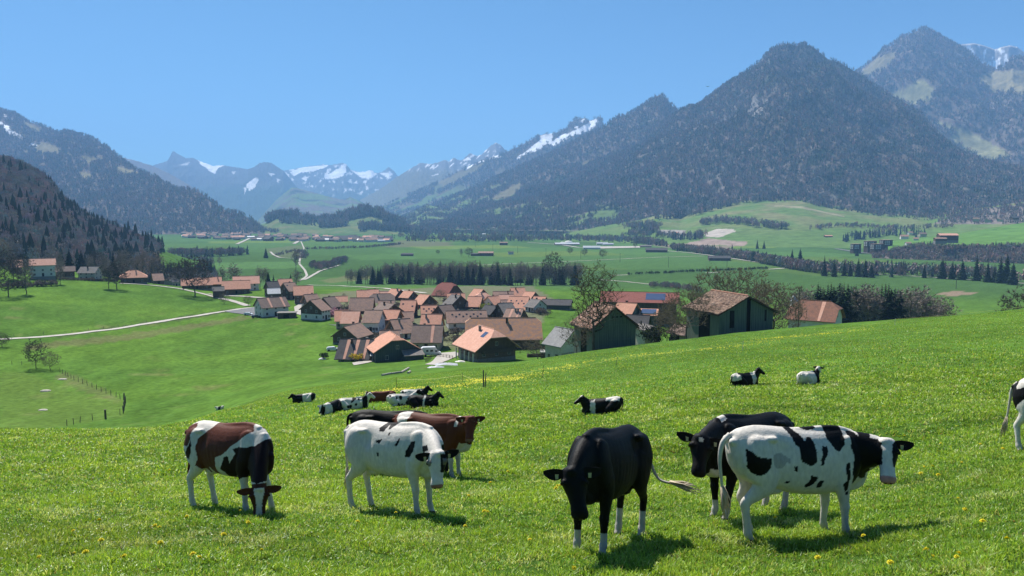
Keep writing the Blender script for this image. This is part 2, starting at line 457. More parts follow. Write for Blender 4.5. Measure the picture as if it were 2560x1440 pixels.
# second wooded peak behind it
def c_sec(px, py, x, y, z, t):
    c = wood(x, y, z, 200, .2)
    rk = smooth(.1, .45, fbm(x / 130, (y + z) / 130, 66, 4)) * smooth(150, 260, py); c = mixc(c, ROCK * .55, rk * .7)
    c = patches(c, px, py, x, y, [
        ([(2150, 180), (2200, 140), (2245, 128), (2230, 160), (2180, 190), (2160, 195)], ALP * 1.05),
        ([(2214, 235), (2262, 222), (2290, 205), (2308, 196), (2342, 228), (2325, 254), (2270, 264), (2222, 248)], ALP * 1.25 + [0, .02, 0]),
        ([(2322, 298), (2350, 303), (2395, 318), (2440, 338), (2500, 370), (2530, 388), (2480, 402), (2440, 392), (2400, 372), (2350, 350), (2395, 335)], ALP * 1.25 + [0, .02, 0]),
        ([(2435, 200), (2470, 180), (2560, 175), (2620, 180), (2600, 235), (2530, 235), (2500, 240), (2470, 222)], ALP * 1.2),
        ([(2142, 180), (2155, 178), (2150, 186)], SNOW),
        ([(2368, 118), (2400, 140), (2420, 150), (2395, 146)], ROCK * .9),
    ], 9, 60)
    return c
ridge_body('wooded_peak', [(1980, 300, 7000), (2100, 205, 6900), (2143, 182, 6800), (2160, 167, 6800), (2189, 146, 6700), (2210, 121, 6700), (2231, 114, 6700), (2252, 94, 6650), (2281, 82, 6600), (2309, 71, 6600), (2330, 82, 6550),
   (2348, 92, 6500), (2373, 107, 6450), (2398, 121, 6400), (2430, 139, 6300), (2451, 158, 6200), (2480, 178, 6100), (2515, 165, 6000), (2530, 148, 5900), (2560, 146, 5900), (2620, 150, 5800), (2800, 190, 5600)],
   [(1980, 4800, 250), (2300, 4300, 150), (2560, 3800, 60), (2800, 3600, 20)], 1980, 2800, 300, 120, amp=240, L=620, colf=c_sec, jag=1.2)

# snowy rock massif at the right edge
def c_snow_r(px, py, x, y, z, t):
    c = np.broadcast_to(ROCK * .95, (len(px), 3)) * (1 + .25 * fbm(x / 200, z / 60, 66, 4))[:, None]
    s = smooth(.04, .16, fbm(px / 16, py / 24, 81, 4) + smooth(130, 170, py) * .30 - .08) * smooth(110, 118, py)
    return mixc(c, SNOW, s)
ridge_body('snowy_massif', [(2300, 200, 8300), (2391, 116, 8200), (2408, 110, 8200), (2437, 108, 8200), (2461, 114, 8200), (2486, 123, 8200), (2522, 113, 8150), (2543, 117, 8150), (2560, 130, 8100), (2650, 160, 8100), (2800, 190, 8100)],
   [(2300, 7000, 400), (2800, 7000, 400)], 2300, 2800, 200, 60, amp=160, L=500, colf=c_snow_r, jag=.7, crag=60)

# pointed wooded ridge, left of the big mountain
def c_pt(px, py, x, y, z, t):
    c = wood(x, y, z, 200, .30)
    g = smooth(.0, .14, fbm(x / 240, y / 200, 91, 4)) * smooth(430, 500, py); c = mixc(c, GRS * 1.05, g)
    c = patches(c, px, py, x, y, [
        ([(1460, 480), (1500, 462), (1520, 455), (1515, 470), (1475, 490)], GRS * 1.1),
        ([(1225, 500), (1255, 480), (1300, 455), (1300, 475), (1262, 498)], ALP * .9),
        ([(1450, 415), (1510, 372), (1505, 384), (1455, 425)], ALP * .8)], 7, 60)
    return c
ridge_body('pointed_ridge', [(900, 572, 6800), (950, 560, 6700), (1000, 545, 6600), (1100, 505, 6400), (1250, 440, 6200), (1400, 372, 6000), (1509, 319, 5800), (1531, 299, 5800), (1549, 290, 5750), (1560, 291, 5750), (1585, 279, 5700), (1612, 262, 5700),
   (1632, 247, 5700), (1650, 236, 5700), (1659, 239, 5700), (1677, 263, 5700), (1713, 283, 5700), (1800, 330, 5700), (1900, 380, 5700)],
   [(900, 4600, -70), (1300, 3900, -60), (1900, 3700, 0)], 900, 1900, 380, 120, amp=170, L=520, colf=c_pt, jag=1.4)

# long ridge with the bright snow band
def c_band(px, py, x, y, z, t):
    c = wood(x, y, z, 240, .25); up = smooth(430, 370, py)
    c = mixc(c, ALP * .62, smooth(-.15, .35, fbm(x / 300, y / 300, 92, 4)) * .6)
    c = mixc(c, DARKROCK * 1.5, smooth(330, 305, py))
    g = smooth(-.05, .1, fbm(x / 300, y / 300, 91, 3)) * smooth(440, 500, py); c = mixc(c, GRS, g)
    c = patches(c, px, py, x, y, [
        ([(1290, 400), (1312, 380), (1345, 355), (1352, 340), (1385, 338), (1378, 352), (1400, 340), (1440, 325), (1486, 296), (1496, 303), (1485, 322), (1460, 332), (1430, 342), (1405, 357), (1385, 366), (1370, 358), (1350, 372), (1312, 388), (1296, 402)], SNOW),
        ([(1345, 340), (1380, 334), (1375, 345), (1350, 348)], SNOW * .85),
        ([(1432, 318), (1446, 314), (1444, 322)], SNOW), ([(1449, 300), (1462, 298), (1455, 308)], SNOW),
        ([(1162, 424), (1178, 408), (1208, 398), (1215, 402), (1180, 415), (1168, 428)], SNOW),
        ([(1218, 398), (1250, 388), (1255, 392), (1225, 401)], SNOW),
        ([(1210, 475), (1240, 455), (1245, 470), (1215, 485)], ALP * .8),
        ([(1090, 460), (1160, 425), (1215, 405), (1190, 430), (1120, 465)], ALP * .95)], 7, 130)
    return c
ridge_body('snow_band_ridge', [(880, 575, 8600), (930, 528, 8500), (1000, 497, 8400), (1089, 459, 8300), (1148, 427, 8200), (1208, 400, 8100), (1266, 380, 8000), (1297, 367, 8000), (1347, 339, 8000), (1365, 334, 8000), (1386, 334, 8000), (1416, 321, 7950),
   (1427, 306, 7950), (1439, 297, 7950), (1466, 295, 7950), (1472, 303, 7950), (1490, 296, 7900), (1503, 291, 7900), (1510, 318, 7900), (1560, 345, 7900), (1700, 370, 7900)],
   [(880, 6900, -70), (1300, 6600, 0), (1700, 6600, 100)], 880, 1700, 340, 110, amp=120, L=600, colf=c_band, jag=.7)

# rocky saw-tooth range behind it
def c_saw(px, py, x, y, z, t):
    c = np.broadcast_to(DARKROCK * 1.6, (len(px), 3)) * (1 + .4 * fbm(x / 300, z / 120, 66, 4))[:, None]
    g = smooth(415, 440, py); c = mixc(c, ALP * .8, g)
    s = smooth(.18, .3, fbm((px + py) / 9, (px - py) / 34, 83, 3)) * smooth(435, 415, py); c = mixc(c, SNOW, s * .9)
    return patches(c, px, py, x, y, [([(1156, 402), (1168, 393), (1178, 398), (1165, 402)], SNOW), ([(1080, 440), (1096, 433), (1095, 438)], SNOW)], 4, 200)
ridge_body('saw_tooth_range', [(900, 500, 12000), (955, 470, 11800), (993, 442, 11500), (1050, 407, 11300), (1074, 410, 11200), (1095, 406, 11200), (1113, 399, 11200), (1122, 404, 11200), (1135, 394, 11200), (1145, 399, 11200), (1154, 401, 11200), (1175, 383, 11000),
   (1190, 389, 11000), (1202, 388, 11000), (1212, 378, 11000), (1226, 365, 11000), (1240, 356, 11000), (1255, 365, 11000), (1266, 380, 11000), (1330, 400, 11000), (1500, 400, 11000)],
   [(900, 9000, -60), (1500, 9000, 0)], 900, 1500, 260, 80, amp=110, L=700, colf=c_saw, jag=1.3, crag=80)

# far snowy range closing the valley
def c_far(px, py, x, y, z, t):
    c = np.broadcast_to(DARKROCK * 1.2, (len(px), 3)) * (1 + .35 * fbm(x / 400, z / 160, 66, 4))[:, None]
    c = mixc(c, CON * 1.6, smooth(460, 500, py) * .8)
    s = smooth(.22, .34, fbm(px / 14, py / 10, 85, 4) + .10 * smooth(450, 425, py)) * smooth(500, 470, py) * smooth(690, 730, px); c = mixc(c, SNOW * .92, s * .9)
    return patches(c, px, py, x, y, [
        ([(725, 432), (755, 418), (800, 414), (822, 412), (812, 420), (775, 430), (752, 432), (735, 440)], SNOW),
        ([(808, 440), (835, 428), (862, 414), (868, 424), (858, 440), (838, 446), (815, 448)], SNOW),
        ([(875, 424), (900, 430), (925, 426), (942, 434), (925, 448), (905, 446), (885, 432)], SNOW),
        ([(948, 432), (968, 432), (985, 436), (965, 442)], SNOW)], 5, 300)
ridge_body('far_snowy_range', [(640, 470, 16000), (709, 427, 15500), (731, 423, 15200), (774, 415, 15000), (810, 411, 15000), (824, 413, 15000), (855, 407, 14800), (864, 409, 14800), (878, 425, 14800), (897, 430, 15000), (912, 429, 15000), (928, 425, 15000),
   (940, 433, 15000), (957, 429, 15000), (972, 417, 15000), (987, 429, 15000), (993, 439, 15000), (1040, 450, 15000), (1150, 470, 15000)],
   [(640, 11000, -70), (1150, 11500, -70)], 640, 1150, 280, 90, amp=150, L=800, colf=c_far, jag=.8, crag=90)

def c_far2(px, py, x, y, z, t):
    c = np.broadcast_to(DARKROCK, (len(px), 3)) * (1 + .35 * fbm(x / 400, z / 160, 66, 4))[:, None]
    c = mixc(c, CON * 1.6, smooth(450, 480, py) * .8)
    return patches(c, px, py, x, y, [
        ([(493, 399), (510, 408), (545, 413), (562, 412), (548, 420), (538, 434), (520, 424), (500, 408)], SNOW),
        ([(615, 462), (640, 444), (648, 450), (635, 470), (622, 478)], SNOW * .85), ([(690, 446), (702, 450), (695, 456)], SNOW * .8), ([(575, 430), (590, 428), (584, 436)], SNOW * .6), ([(608, 470), (616, 468), (612, 488)], SNOW * .7), ([(668, 428), (688, 436), (680, 440)], SNOW * .8), ([(448, 412), (475, 404), (470, 412)], SNOW * .6)], 5, 300)
ridge_body('horn_peak_range', [(330, 420, 13500), (380, 414, 13200), (397, 409, 13000), (419, 402, 13000), (426, 389, 13000), (432, 377, 13000), (440, 382, 13000), (464, 395, 13000), (484, 395, 13000), (498, 402, 12800), (532, 415, 12600), (554, 413, 12500), (577, 416, 12400),
   (619, 423, 12200), (636, 417, 12000), (648, 408, 12000), (661, 405, 12000), (678, 407, 12000), (709, 427, 12000), (740, 466, 12000), (790, 505, 12000), (860, 540, 12000)],
   [(330, 9500, -70), (860, 9500, -70)], 330, 860, 300, 90, amp=170, L=800, colf=c_far2, jag=.7, crag=50)

# low bluish foothills at the valley's end
def c_foot(px, py, x, y, z, t):
    c = wood(x, y, z, 260, .35); g = smooth(-.1, .12, fbm(x / 420, y / 300, 91, 4)); return mixc(c, GRS * 1.1, g * .9)
ridge_body('valley_end_hills', [(560, 580, 9400), (640, 556, 9400), (690, 500, 9400), (730, 468, 9300), (775, 478, 9300), (815, 490, 9200), (860, 500, 9000), (875, 492, 9000), (905, 505, 8900), (950, 535, 8800), (1040, 560, 8700), (1150, 560, 8600)],
   [(560, 6600, -74), (1150, 6400, -74)], 560, 1150, 240, 80, amp=90, L=420, colf=c_foot, jag=.8)
ridge_body('meadow_foothills', [(880, 585, 5600), (940, 560, 5500), (1010, 540, 5400), (1070, 512, 5300), (1150, 532, 5200), (1210, 520, 5100), (1290, 530, 4900), (1380, 510, 4700), (1450, 545, 4400), (1520, 540, 4200), (1600, 560, 4000), (1680, 575, 3900)],
   [(880, 4000, -75), (1200, 3300, -75), (1680, 2900, -75)], 880, 1680, 300, 90, amp=55, L=240, colf=lambda px, py, x, y, z, t: mixc(wood(x, y, z, 90, .4), GRS * 1.15, smooth(-.16, .02, fbm(x / 170, y / 120, 95, 4))), jag=.8)

# left side: middle mountain, its dim shoulder, the near wooded slope
def c_left(px, py, x, y, z, t):
    c = wood(x, y, z, 220, .12)
    c = patches(c, px, py, x, y, [
        ([(85, 362), (110, 357), (125, 358), (160, 380), (130, 384), (90, 384)], ALP * 1.15), ([(60, 380), (72, 372), (66, 394)], ALP * 1.1),
        ([(168, 378), (188, 392), (172, 392)], ALP * 1.2), ([(205, 390), (240, 395), (240, 408), (215, 410), (195, 386)], ALP * 1.2), ([(235, 386), (262, 395), (250, 398)], ALP * 1.2),
        ([(282, 408), (310, 420), (345, 430), (335, 437), (295, 432)], ALP * 1.25), ([(198, 432), (230, 433), (228, 445), (200, 444)], ALP * 1.2),
        ([(75, 356), (100, 366), (70, 366)], SNOW * .9), ([(10, 318), (40, 332), (70, 350), (50, 346), (20, 332)], SNOW * .9), ([(42, 300), (75, 310), (110, 325), (90, 330), (60, 312)], ALP * 1.1),
        ([(-20, 296), (0, 302), (30, 322), (18, 322), (-20, 308)], SNOW), ([(2, 282), (18, 290), (12, 294)], SNOW), ([(22, 294), (50, 298), (30, 298)], SNOW * .8), ([(55, 335), (64, 337), (60, 348)], ALP * 1.1)], 6, 130)
    return c
ridge_body('left_mountain', [(-400, 200, 6600), (-150, 235, 6400), (0, 274, 6200), (38, 283, 6100), (67, 303, 6000), (110, 315, 5900), (146, 332, 5800), (164, 328, 5700), (195, 335, 5600), (231, 345, 5400), (270, 368, 5200), (303, 396, 5000), (342, 425, 4700), (390, 443, 4400),
   (437, 471, 4200), (470, 473, 4100), (501, 481, 4000), (534, 507, 3900), (573, 531, 3800), (599, 533, 3700), (622, 545, 3650), (660, 575, 3600), (700, 590, 3600)],
   [(-400, 3000, -75), (300, 3100, -75), (700, 3350, -75)], -400, 700, 420, 130, amp=190, L=560, colf=c_left, jag=1.3)
def c_dim(px, py, x, y, z, t):
    return mixc(wood(x, y, z, 220, .2), SNOW * .8, smooth(.1, .25, fbm(px / 8, py / 6, 87, 3)) * smooth(405, 395, py) * smooth(330, 318, px))
ridge_body('left_far_shoulder', [(200, 380, 9800), (295, 392, 9600), (334, 400, 9500), (380, 414, 9400), (420, 432, 9200), (475, 463, 9000), (540, 520, 8800), (600, 560, 8600), (680, 580, 8500)],
   [(200, 7000, -70), (680, 7000, -70)], 200, 680, 200, 70, amp=120, L=600, colf=c_dim, jag=1.0)
def c_near(px, py, x, y, z, t):
    c = wood(x, y, z, 60, .45) * 1.05
    return patches(c, px, py, x, y, [([(380, 640), (480, 600), (560, 590), (640, 640), (560, 690), (400, 700)], GREEN2)], 5, 30)
ridge_body('near_wooded_slope', [(-700, 200, 1500), (-300, 300, 1350), (0, 400, 1250), (60, 420, 1230), (110, 448, 1220), (150, 494, 1200), (200, 540, 1180), (260, 568, 1160), (320, 592, 1130), (370, 606, 1080), (420, 632, 1050), (470, 668, 1000), (540, 700, 950)],
   [(-700, 480, -22), (0, 535, -30), (300, 590, -52), (420, 640, -62), (540, 700, -66)], -700, 540, 300, 120, amp=26, L=90, colf=c_near, jag=.6)

# grassy apron below the big mountain, knolls beyond the far village, terrace on the right
def c_apron(px, py, x, y, z, t):
    n = smooth(-.25, .3, fbm(x / 160, y / 120, 93, 4))
    c = mixc(np.broadcast_to(np.array([.10, .165, .05]), (len(px), 3)), np.array([.185, .18, .09]), n * smooth(600, 530, py) * .9)
    return patches(c, px, py, x, y, [([(1758, 583), (1790, 573), (1835, 572), (1838, 580), (1800, 592), (1765, 592)], (0.42, 0.37, 0.32)), ([(1640, 574), (1715, 576), (1715, 592), (1680, 594)], (0.3, 0.27, 0.24)),
        ([(1700, 612), (1770, 596), (1870, 605), (1860, 618), (1800, 612), (1700, 622)], (0.30, 0.23, 0.19)),
        ([(1935, 512), (2010, 517), (2110, 540), (2110, 543), (2010, 522), (1935, 516)], (0.26, 0.24, 0.15)),
        ([(2330, 560), (2430, 525), (2560, 510), (2700, 500), (2700, 560), (2560, 560)], DEC * 1.3)], 4, 50)
ridge_body('grassy_apron', [(1380, 590, 3000), (1500, 566, 2950), (1600, 550, 2900), (1650, 536, 2850), (1700, 543, 2850), (1760, 524, 2850), (1850, 504, 2850), (1900, 497, 2850), (2010, 494, 2800), (2060, 508, 2750), (2200, 527, 2650), (2330, 534, 2550), (2450, 520, 2500), (2560, 505, 2400), (2800, 500, 2300)],
   [(1380, 2300, -75.5), (1700, 2000, -75.5), (2100, 1820, -75.5), (2560, 1650, -75.5), (2800, 1600, -75.5)], 1380, 2800, 340, 90, amp=22, L=170, prof=1.25, colf=c_apron, jag=.4, back=.3)
ridge_body('wooded_knolls', [(560, 584, 3900), (600, 560, 3900), (640, 566, 3850), (670, 556, 3800), (700, 541, 3800), (750, 546, 3800), (800, 556, 3800), (840, 556, 3800), (880, 545, 3800), (920, 537, 3750), (960, 545, 3750), (1000, 563, 3700), (1060, 578, 3700), (1120, 588, 3700)],
   [(560, 3350, -75.5), (1120, 3200, -75.5)], 560, 1120, 200, 50, amp=16, L=110, prof=.9, colf=lambda px, py, x, y, z, t: mixc(np.broadcast_to(GRS * .95, (len(px), 3)), np.array([.15, .16, .07]), smooth(-.1, .4, fbm(x / 90, y / 90, 94, 3))), jag=.4)
ridge_body('right_terrace', [(2180, 640, 1420), (2240, 622, 1420), (2300, 612, 1420), (2400, 616, 1360), (2560, 612, 1300), (2700, 612, 1280), (3000, 612, 1250)],
   [(2180, 1380, -76), (2560, 1210, -76), (3000, 1150, -76)], 2180, 3000, 160, 30, amp=2, L=60, prof=.8, colf=lambda px, py, x, y, z, t: mixc(np.broadcast_to(DEC * .9, (len(px), 3)), np.array([.10, .19, .045]), smooth(.93, .98, t)), jag=.2, back=.3)
ridge_body('terrace_field', [(2220, 606, 1700), (2300, 602, 1750), (2380, 589, 1800), (2450, 575, 1850), (2560, 556, 1900), (2800, 520, 2000), (3000, 500, 2000)],
   [(2220, 1400, -62), (2300, 1398, -52), (2400, 1345, -52), (2560, 1285, -48), (3000, 1240, -46)], 2220, 3000, 160, 40, amp=3, L=120, prof=1.2, colf=lambda px, py, x, y, z, t: np.array([.095, .185, .045])[None] * (1 + .2 * fbm(x / 60, y / 60, 96, 3))[:, None], jag=.1)
# ------------------------------------------------------------------ tree kinds
M['bark'] = simple('bark', (0.075, 0.060, 0.050), (0.13, 0.11, 0.095), 4, .95, .05, sc=(1, 1, .3))
def bare_tree_mesh(seed, h=10.0, w=.36, zc=.60, rz=.41, fork=.30, trunk_top=.35, N=330, twigs=5, twcol=(.17, .14, .12), leafcol=None, nleaf=0, twl=.075, tww=.0022, upb=.35, shell=.35, spines=1, tipr=.0016):
    """limbs grown towards points spread through the crown's volume; returns trunk and crown meshes"""
    r = random.Random(seed); nr = np.random.default_rng(seed)
    nodes = [np.array([0., 0., -.02 * h])]; par = [-1]; lean = np.array([r.gauss(0, .03), r.gauss(0, .03), 1.0])
    nt = int(trunk_top / .04)
    for i in range(nt): nodes.append(nodes[-1] + lean * .04 * h + np.array([r.gauss(0, .004), r.gauss(0, .004), 0]) * h); par.append(len(nodes) - 2)
    ntr = len(nodes)
    d = nr.normal(size=(N, 3)); d /= np.linalg.norm(d, axis=1)[:, None]; rad = nr.uniform(shell, 1, N) ** .6
    lob = 1 + .22 * np.array([math.sin(3 * math.atan2(q[1], q[0]) + seed) * (1 - abs(q[2])) for q in d]) + nr.uniform(-.12, .10, N)
    T = d * (rad * lob)[:, None] * np.array([w, w, rz]) * h + np.array([0, 0, zc * h]); T = T[T[:, 2] > fork * h * .8]
    base = np.array([0, 0, fork * h]); o = np.argsort(np.linalg.norm(T - base, axis=1)); T = T[o]
    arr = np.array(nodes)
    first = next((i for i, q in enumerate(nodes) if q[2] > fork * h), ntr - 1)
    for t in T:
        A = np.array(nodes[first:]); dv = t - A; dist = np.linalg.norm(dv, axis=1); cost = dist * (1 + .9 * (dv[:, 2] < .15 * dist)) + .10 * np.linalg.norm(A[:, :2], axis=1)
        k = int(np.argmin(cost)) + first; p = nodes[k]; L = np.linalg.norm(t - p); n = max(1, int(L / (.055 * h))); dirp = (p - nodes[par[k]]); dirp = dirp / (np.linalg.norm(dirp) + 1e-9)
        for i in range(1, n + 1):
            s = i / n; q = p * (1 - s) + t * s + (dirp * .28 * L + np.array([0, 0, upb * .12 * L])) * s * (1 - s) * 2 + nr.normal(size=3) * .006 * h * (s < 1)
            nodes.append(q); par.append(k if i == 1 else len(nodes) - 2)
    n = len(nodes); acc = np.zeros(n); kids = np.zeros(n, int)
    for i in range(1, n): kids[par[i]] += 1
    rd = np.zeros(n)
    for i in range(n - 1, -1, -1):
        rd[i] = max(acc[i], (tipr * h) ** 2.3) ** (1 / 2.3)
        if i: acc[par[i]] += rd[i] ** 2.3 * 1.0
    P = np.array(nodes)
    tm, cm = MB(), MB()
    tm.tube([P[i] for i in range(ntr)], [rd[i] * (1.25 if i == 0 else 1) for i in range(ntr)], 7, cap=False)
    for i in range(ntr, n):
        j = par[i]; a = Vector(P[j]); b = Vector(P[i]); R0 = min(rd[j], rd[i] * 1.35); sd = 5 if rd[i] > .008 * h else 3
        cm.tube([a, b], [R0, rd[i]], sd, cap=False)
    V = np.array(cm.v); fa = np.array(cm.f); nV = len(V); col = np.tile(np.array(twcol) * .7, (nV, 1))
    tv, tf, tc = [], [], []
    for i in range(ntr, n):
        if rd[i] > .0045 * h: continue
        for _ in range(twigs if kids[i] == 0 else max(1, twigs // 2)):
            b = Vector(P[i]); dd = (b - Vector(P[par[i]])).normalized()
            td = (dd * .8 + Vector((r.gauss(0, .5), r.gauss(0, .5), r.gauss(.35, .4)))).normalized(); L = twl * h * r.uniform(.5, 1.3)
            s = td.cross(Vector((r.gauss(0, 1), r.gauss(0, 1), r.gauss(0, 1)))).normalized() * (h * tww + .002)
            q = nV + len(tv); e = b + td * L; tv += [tuple(b - s), tuple(b + s), tuple(e)]; tf.append((q, q + 1, q + 2)); k = r.uniform(.7, 1.3); tc += [tuple(c * k for c in twcol)] * 3
            for _ in range(nleaf):
                p = b.lerp(e, r.uniform(.3, 1.05)); a = Vector((r.gauss(0, 1), r.gauss(0, 1), r.gauss(0, 1))).normalized(); b2 = a.cross(Vector((r.gauss(0, 1), r.gauss(0, 1), r.gauss(0, 1)))).normalized()
                z = h * .010 * r.uniform(.6, 1.4); q = nV + len(tv); tv += [tuple(p + a * z), tuple(p + b2 * z * .6), tuple(p - a * z)]; tf.append((q, q + 1, q + 2)); k = r.uniform(.6, 1.3); tc += [tuple(c * k for c in leafcol)] * 3
    V = np.vstack([V, np.array(tv)]); col = np.vstack([col, np.array(tc)])
    cme = npmesh('crown', V, [np.array(tf), fa], col); cme.materials.append(M['leaf' if nleaf else 'twig'])
    tme = tm.mesh('trunk', True); tme.materials.append(M['bark'])
    return tme, cme, 1.0

def spruce_mesh(seed, h=20.0, w=.20, dens=1.0, colr=(.022, .042, .026)):
    r = random.Random(seed); V, Fc, Cc = [], [], []
    nl = int(34 * dens)
    for i in range(nl):
        t = i / (nl - 1); z = h * (.08 + .91 * t); rad = h * w * (1 - t) ** .85 * r.uniform(.72, 1.15) + .02 * h * (1 - t) + .05
        nb = int(13 * (1 - t) + 5)
        for j in range(nb):
            a = TAU * (j + r.random()) / nb; L = rad * r.uniform(.6, 1.12); wd = L * .30 + h * .006; dr = L * r.uniform(.25, .55)
            c, s = math.cos(a), math.sin(a); k = r.uniform(.55, 1.5); b = len(V)
            zz = z + r.uniform(-.01, .01) * h
            V += [(0, 0, zz + L * .10), (c * L * .55 - s * wd, s * L * .55 + c * wd, zz - dr * .35), (c * L, s * L, zz - dr + L * .12), (c * L * .55 + s * wd, s * L * .55 - c * wd, zz - dr * .35), (c * L * .5, s * L * .5, zz - dr * .9)]
            Fc += [(b, b + 1, b + 2), (b, b + 2, b + 3), (b + 1, b + 4, b + 2), (b + 3, b + 2, b + 4)]; Cc += [tuple(q * k for q in colr)] * 5
    me = npmesh('crown', np.array(V), np.array(Fc), np.array(Cc)); me.materials.append(M['leaf'])
    tb = MB(); tb.tube([(0, 0, -.3), (0, 0, h * .5), (0, 0, h * .97)], [h * .018, h * .011, h * .003], 6); tm = tb.mesh('trunk', True); tm.materials.append(M['bark'])
    return tm, me, 1.0
def shrub_mesh(seed, col=(.12, .10, .085), n=520, h=1.0, leaf=.06, flat=.8):
    r = random.Random(seed); V, Fc, Cc = [], [], []
    lobes = [(r.gauss(0, .28), r.gauss(0, .28), r.uniform(.3, .62), r.uniform(.22, .4)) for _ in range(7)]
    for i in range(n):
        L = r.choice(lobes); d = Vector((r.gauss(0, 1), r.gauss(0, 1), r.gauss(0, 1))).normalized() * L[3] * r.uniform(.5, 1.15)
        p = Vector((L[0], L[1], L[2])) + Vector((d.x, d.y, d.z * flat)); p.z = max(p.z, .03)
        a = Vector((r.gauss(0, .6), r.gauss(0, .6), r.gauss(.5, .8))).normalized(); b2 = a.cross(Vector((r.gauss(0, 1), r.gauss(0, 1), r.gauss(0, 1)))).normalized()
        z = leaf * r.uniform(.6, 1.5); b = len(V); V += [tuple((p + a * z * 1.6) * h), tuple((p + b2 * z * .5) * h), tuple((p - a * z) * h), tuple((p - b2 * z * .5) * h)]
        Fc.append((b, b + 1, b + 2, b + 3)); k = r.uniform(.55, 1.4); Cc += [tuple(q * k for q in col)] * 4
    me = npmesh('crown', np.array(V), np.array(Fc), np.array(Cc)); me.materials.append(M['leaf'])
    tb = MB()
    for k in range(5):
        a = TAU * k / 5 + seed; tb.tube([(0, 0, -.15 * h), (math.cos(a) * .1 * h, math.sin(a) * .1 * h, .3 * h), (math.cos(a) * .28 * h, math.sin(a) * .28 * h, .6 * h)], [.03 * h, .02 * h, .008 * h], 4)
    tm = tb.mesh('trunk', True); tm.materials.append(M['bark'])
    return tm, me, 1.0

KIND = {}
def kind(k, f, n): KIND[k] = [f(i) for i in range(n)]
kind('bare', lambda i: bare_tree_mesh(100 + i, 10, .36, twigs=18, fork=.20, tww=.003, twcol=(.115, .092, .08)), 5)
kind('tall', lambda i: bare_tree_mesh(200 + i, 10, .15, zc=.60, rz=.40, fork=.32, trunk_top=.8, N=200, twigs=11, upb=.8, shell=.1, tww=.004, twcol=(.26, .215, .185)), 5)
kind('orchard', lambda i: bare_tree_mesh(300 + i, 10, .40, zc=.60, rz=.38, fork=.22, trunk_top=.26, N=380, twigs=8, upb=0, tww=.0028, twcol=(.16, .135, .105), leafcol=(.14, .13, .06), nleaf=1), 3)
kind('spruce', lambda i: spruce_mesh(400 + i, 10, (.17, .20, .24, .15)[i]), 4)
kind('shrub', lambda i: shrub_mesh(500 + i), 4)
def plant(k, p, h, label, group=None, name=None, cat='tree', var=None, wx=1.0, rz=None):
    i = var if var is not None else random.randrange(len(KIND[k])); tm, cm, sc = KIND[k][i]
    base = {'bare': 'bare_tree', 'tall': 'bare_tree', 'orchard': 'fruit_tree', 'spruce': 'spruce_tree', 'shrub': 'shrub'}[k]
    s = h / (10.0 if k != 'shrub' else 1.0) * sc
    r = empty(name or base, (p[0], p[1], p[2] - .02 * h), random.uniform(0, TAU) if rz is None else rz, label, cat, group)
    r.scale = (s * wx, s * wx, s)
    link('trunk', tm, None, r); link('crown', cm, None, r)
    return r

# ---- woods too dense to count: one body of many low crowns each
def tpl_spruce(layers=4, n=6):
    V, Fc = [], []
    for k in range(layers):
        z0 = k / layers * .85; z1 = min(1, z0 + .42); rad = .19 * (1 - z0 * .93)
        b = len(V); V.append((0, 0, z1))
        for j in range(n): a = TAU * (j + .5 * k) / n; q = 1 if j % 2 else .72; V.append((math.cos(a) * rad * q, math.sin(a) * rad * q, z0 + .04 * (j % 2)))
        Fc += [(b, b + 1 + j, b + 1 + (j + 1) % n) for j in range(n)]
    return np.array(V), np.array(Fc)
def tpl_dec(n=34, seed=1, leaf=.11):
    r = random.Random(seed); V, Fc = [], []
    for i in range(n):
        d = Vector((r.gauss(0, 1), r.gauss(0, 1), r.gauss(0, 1))).normalized() * r.uniform(.55, 1.05); p = Vector((d.x * .30, d.y * .30, .58 + d.z * .38))
        a = Vector((r.gauss(0, .5), r.gauss(0, .5), 1)).normalized(); b2 = a.cross(Vector((r.gauss(0, 1), r.gauss(0, 1), .1))).normalized(); b = len(V)
        V += [tuple(p + a * leaf * 1.5), tuple(p + b2 * leaf * .8), tuple(p - a * leaf)]; Fc.append((b, b + 1, b + 2))
    b = len(V); V += [(.02, 0, 0), (-.02, .01, 0), (0, 0, .7)]; Fc.append((b, b + 1, b + 2))
    return np.array(V), np.array(Fc)
TS = tpl_spruce(); TSf = tpl_spruce(2, 5); TD = tpl_dec(46, 1); TDf = tpl_dec(13, 2, .24); TDn = tpl_dec(130, 3, .065)
FCON = np.array([.056, .074, .062]); FDEC = np.array([.25, .208, .186])
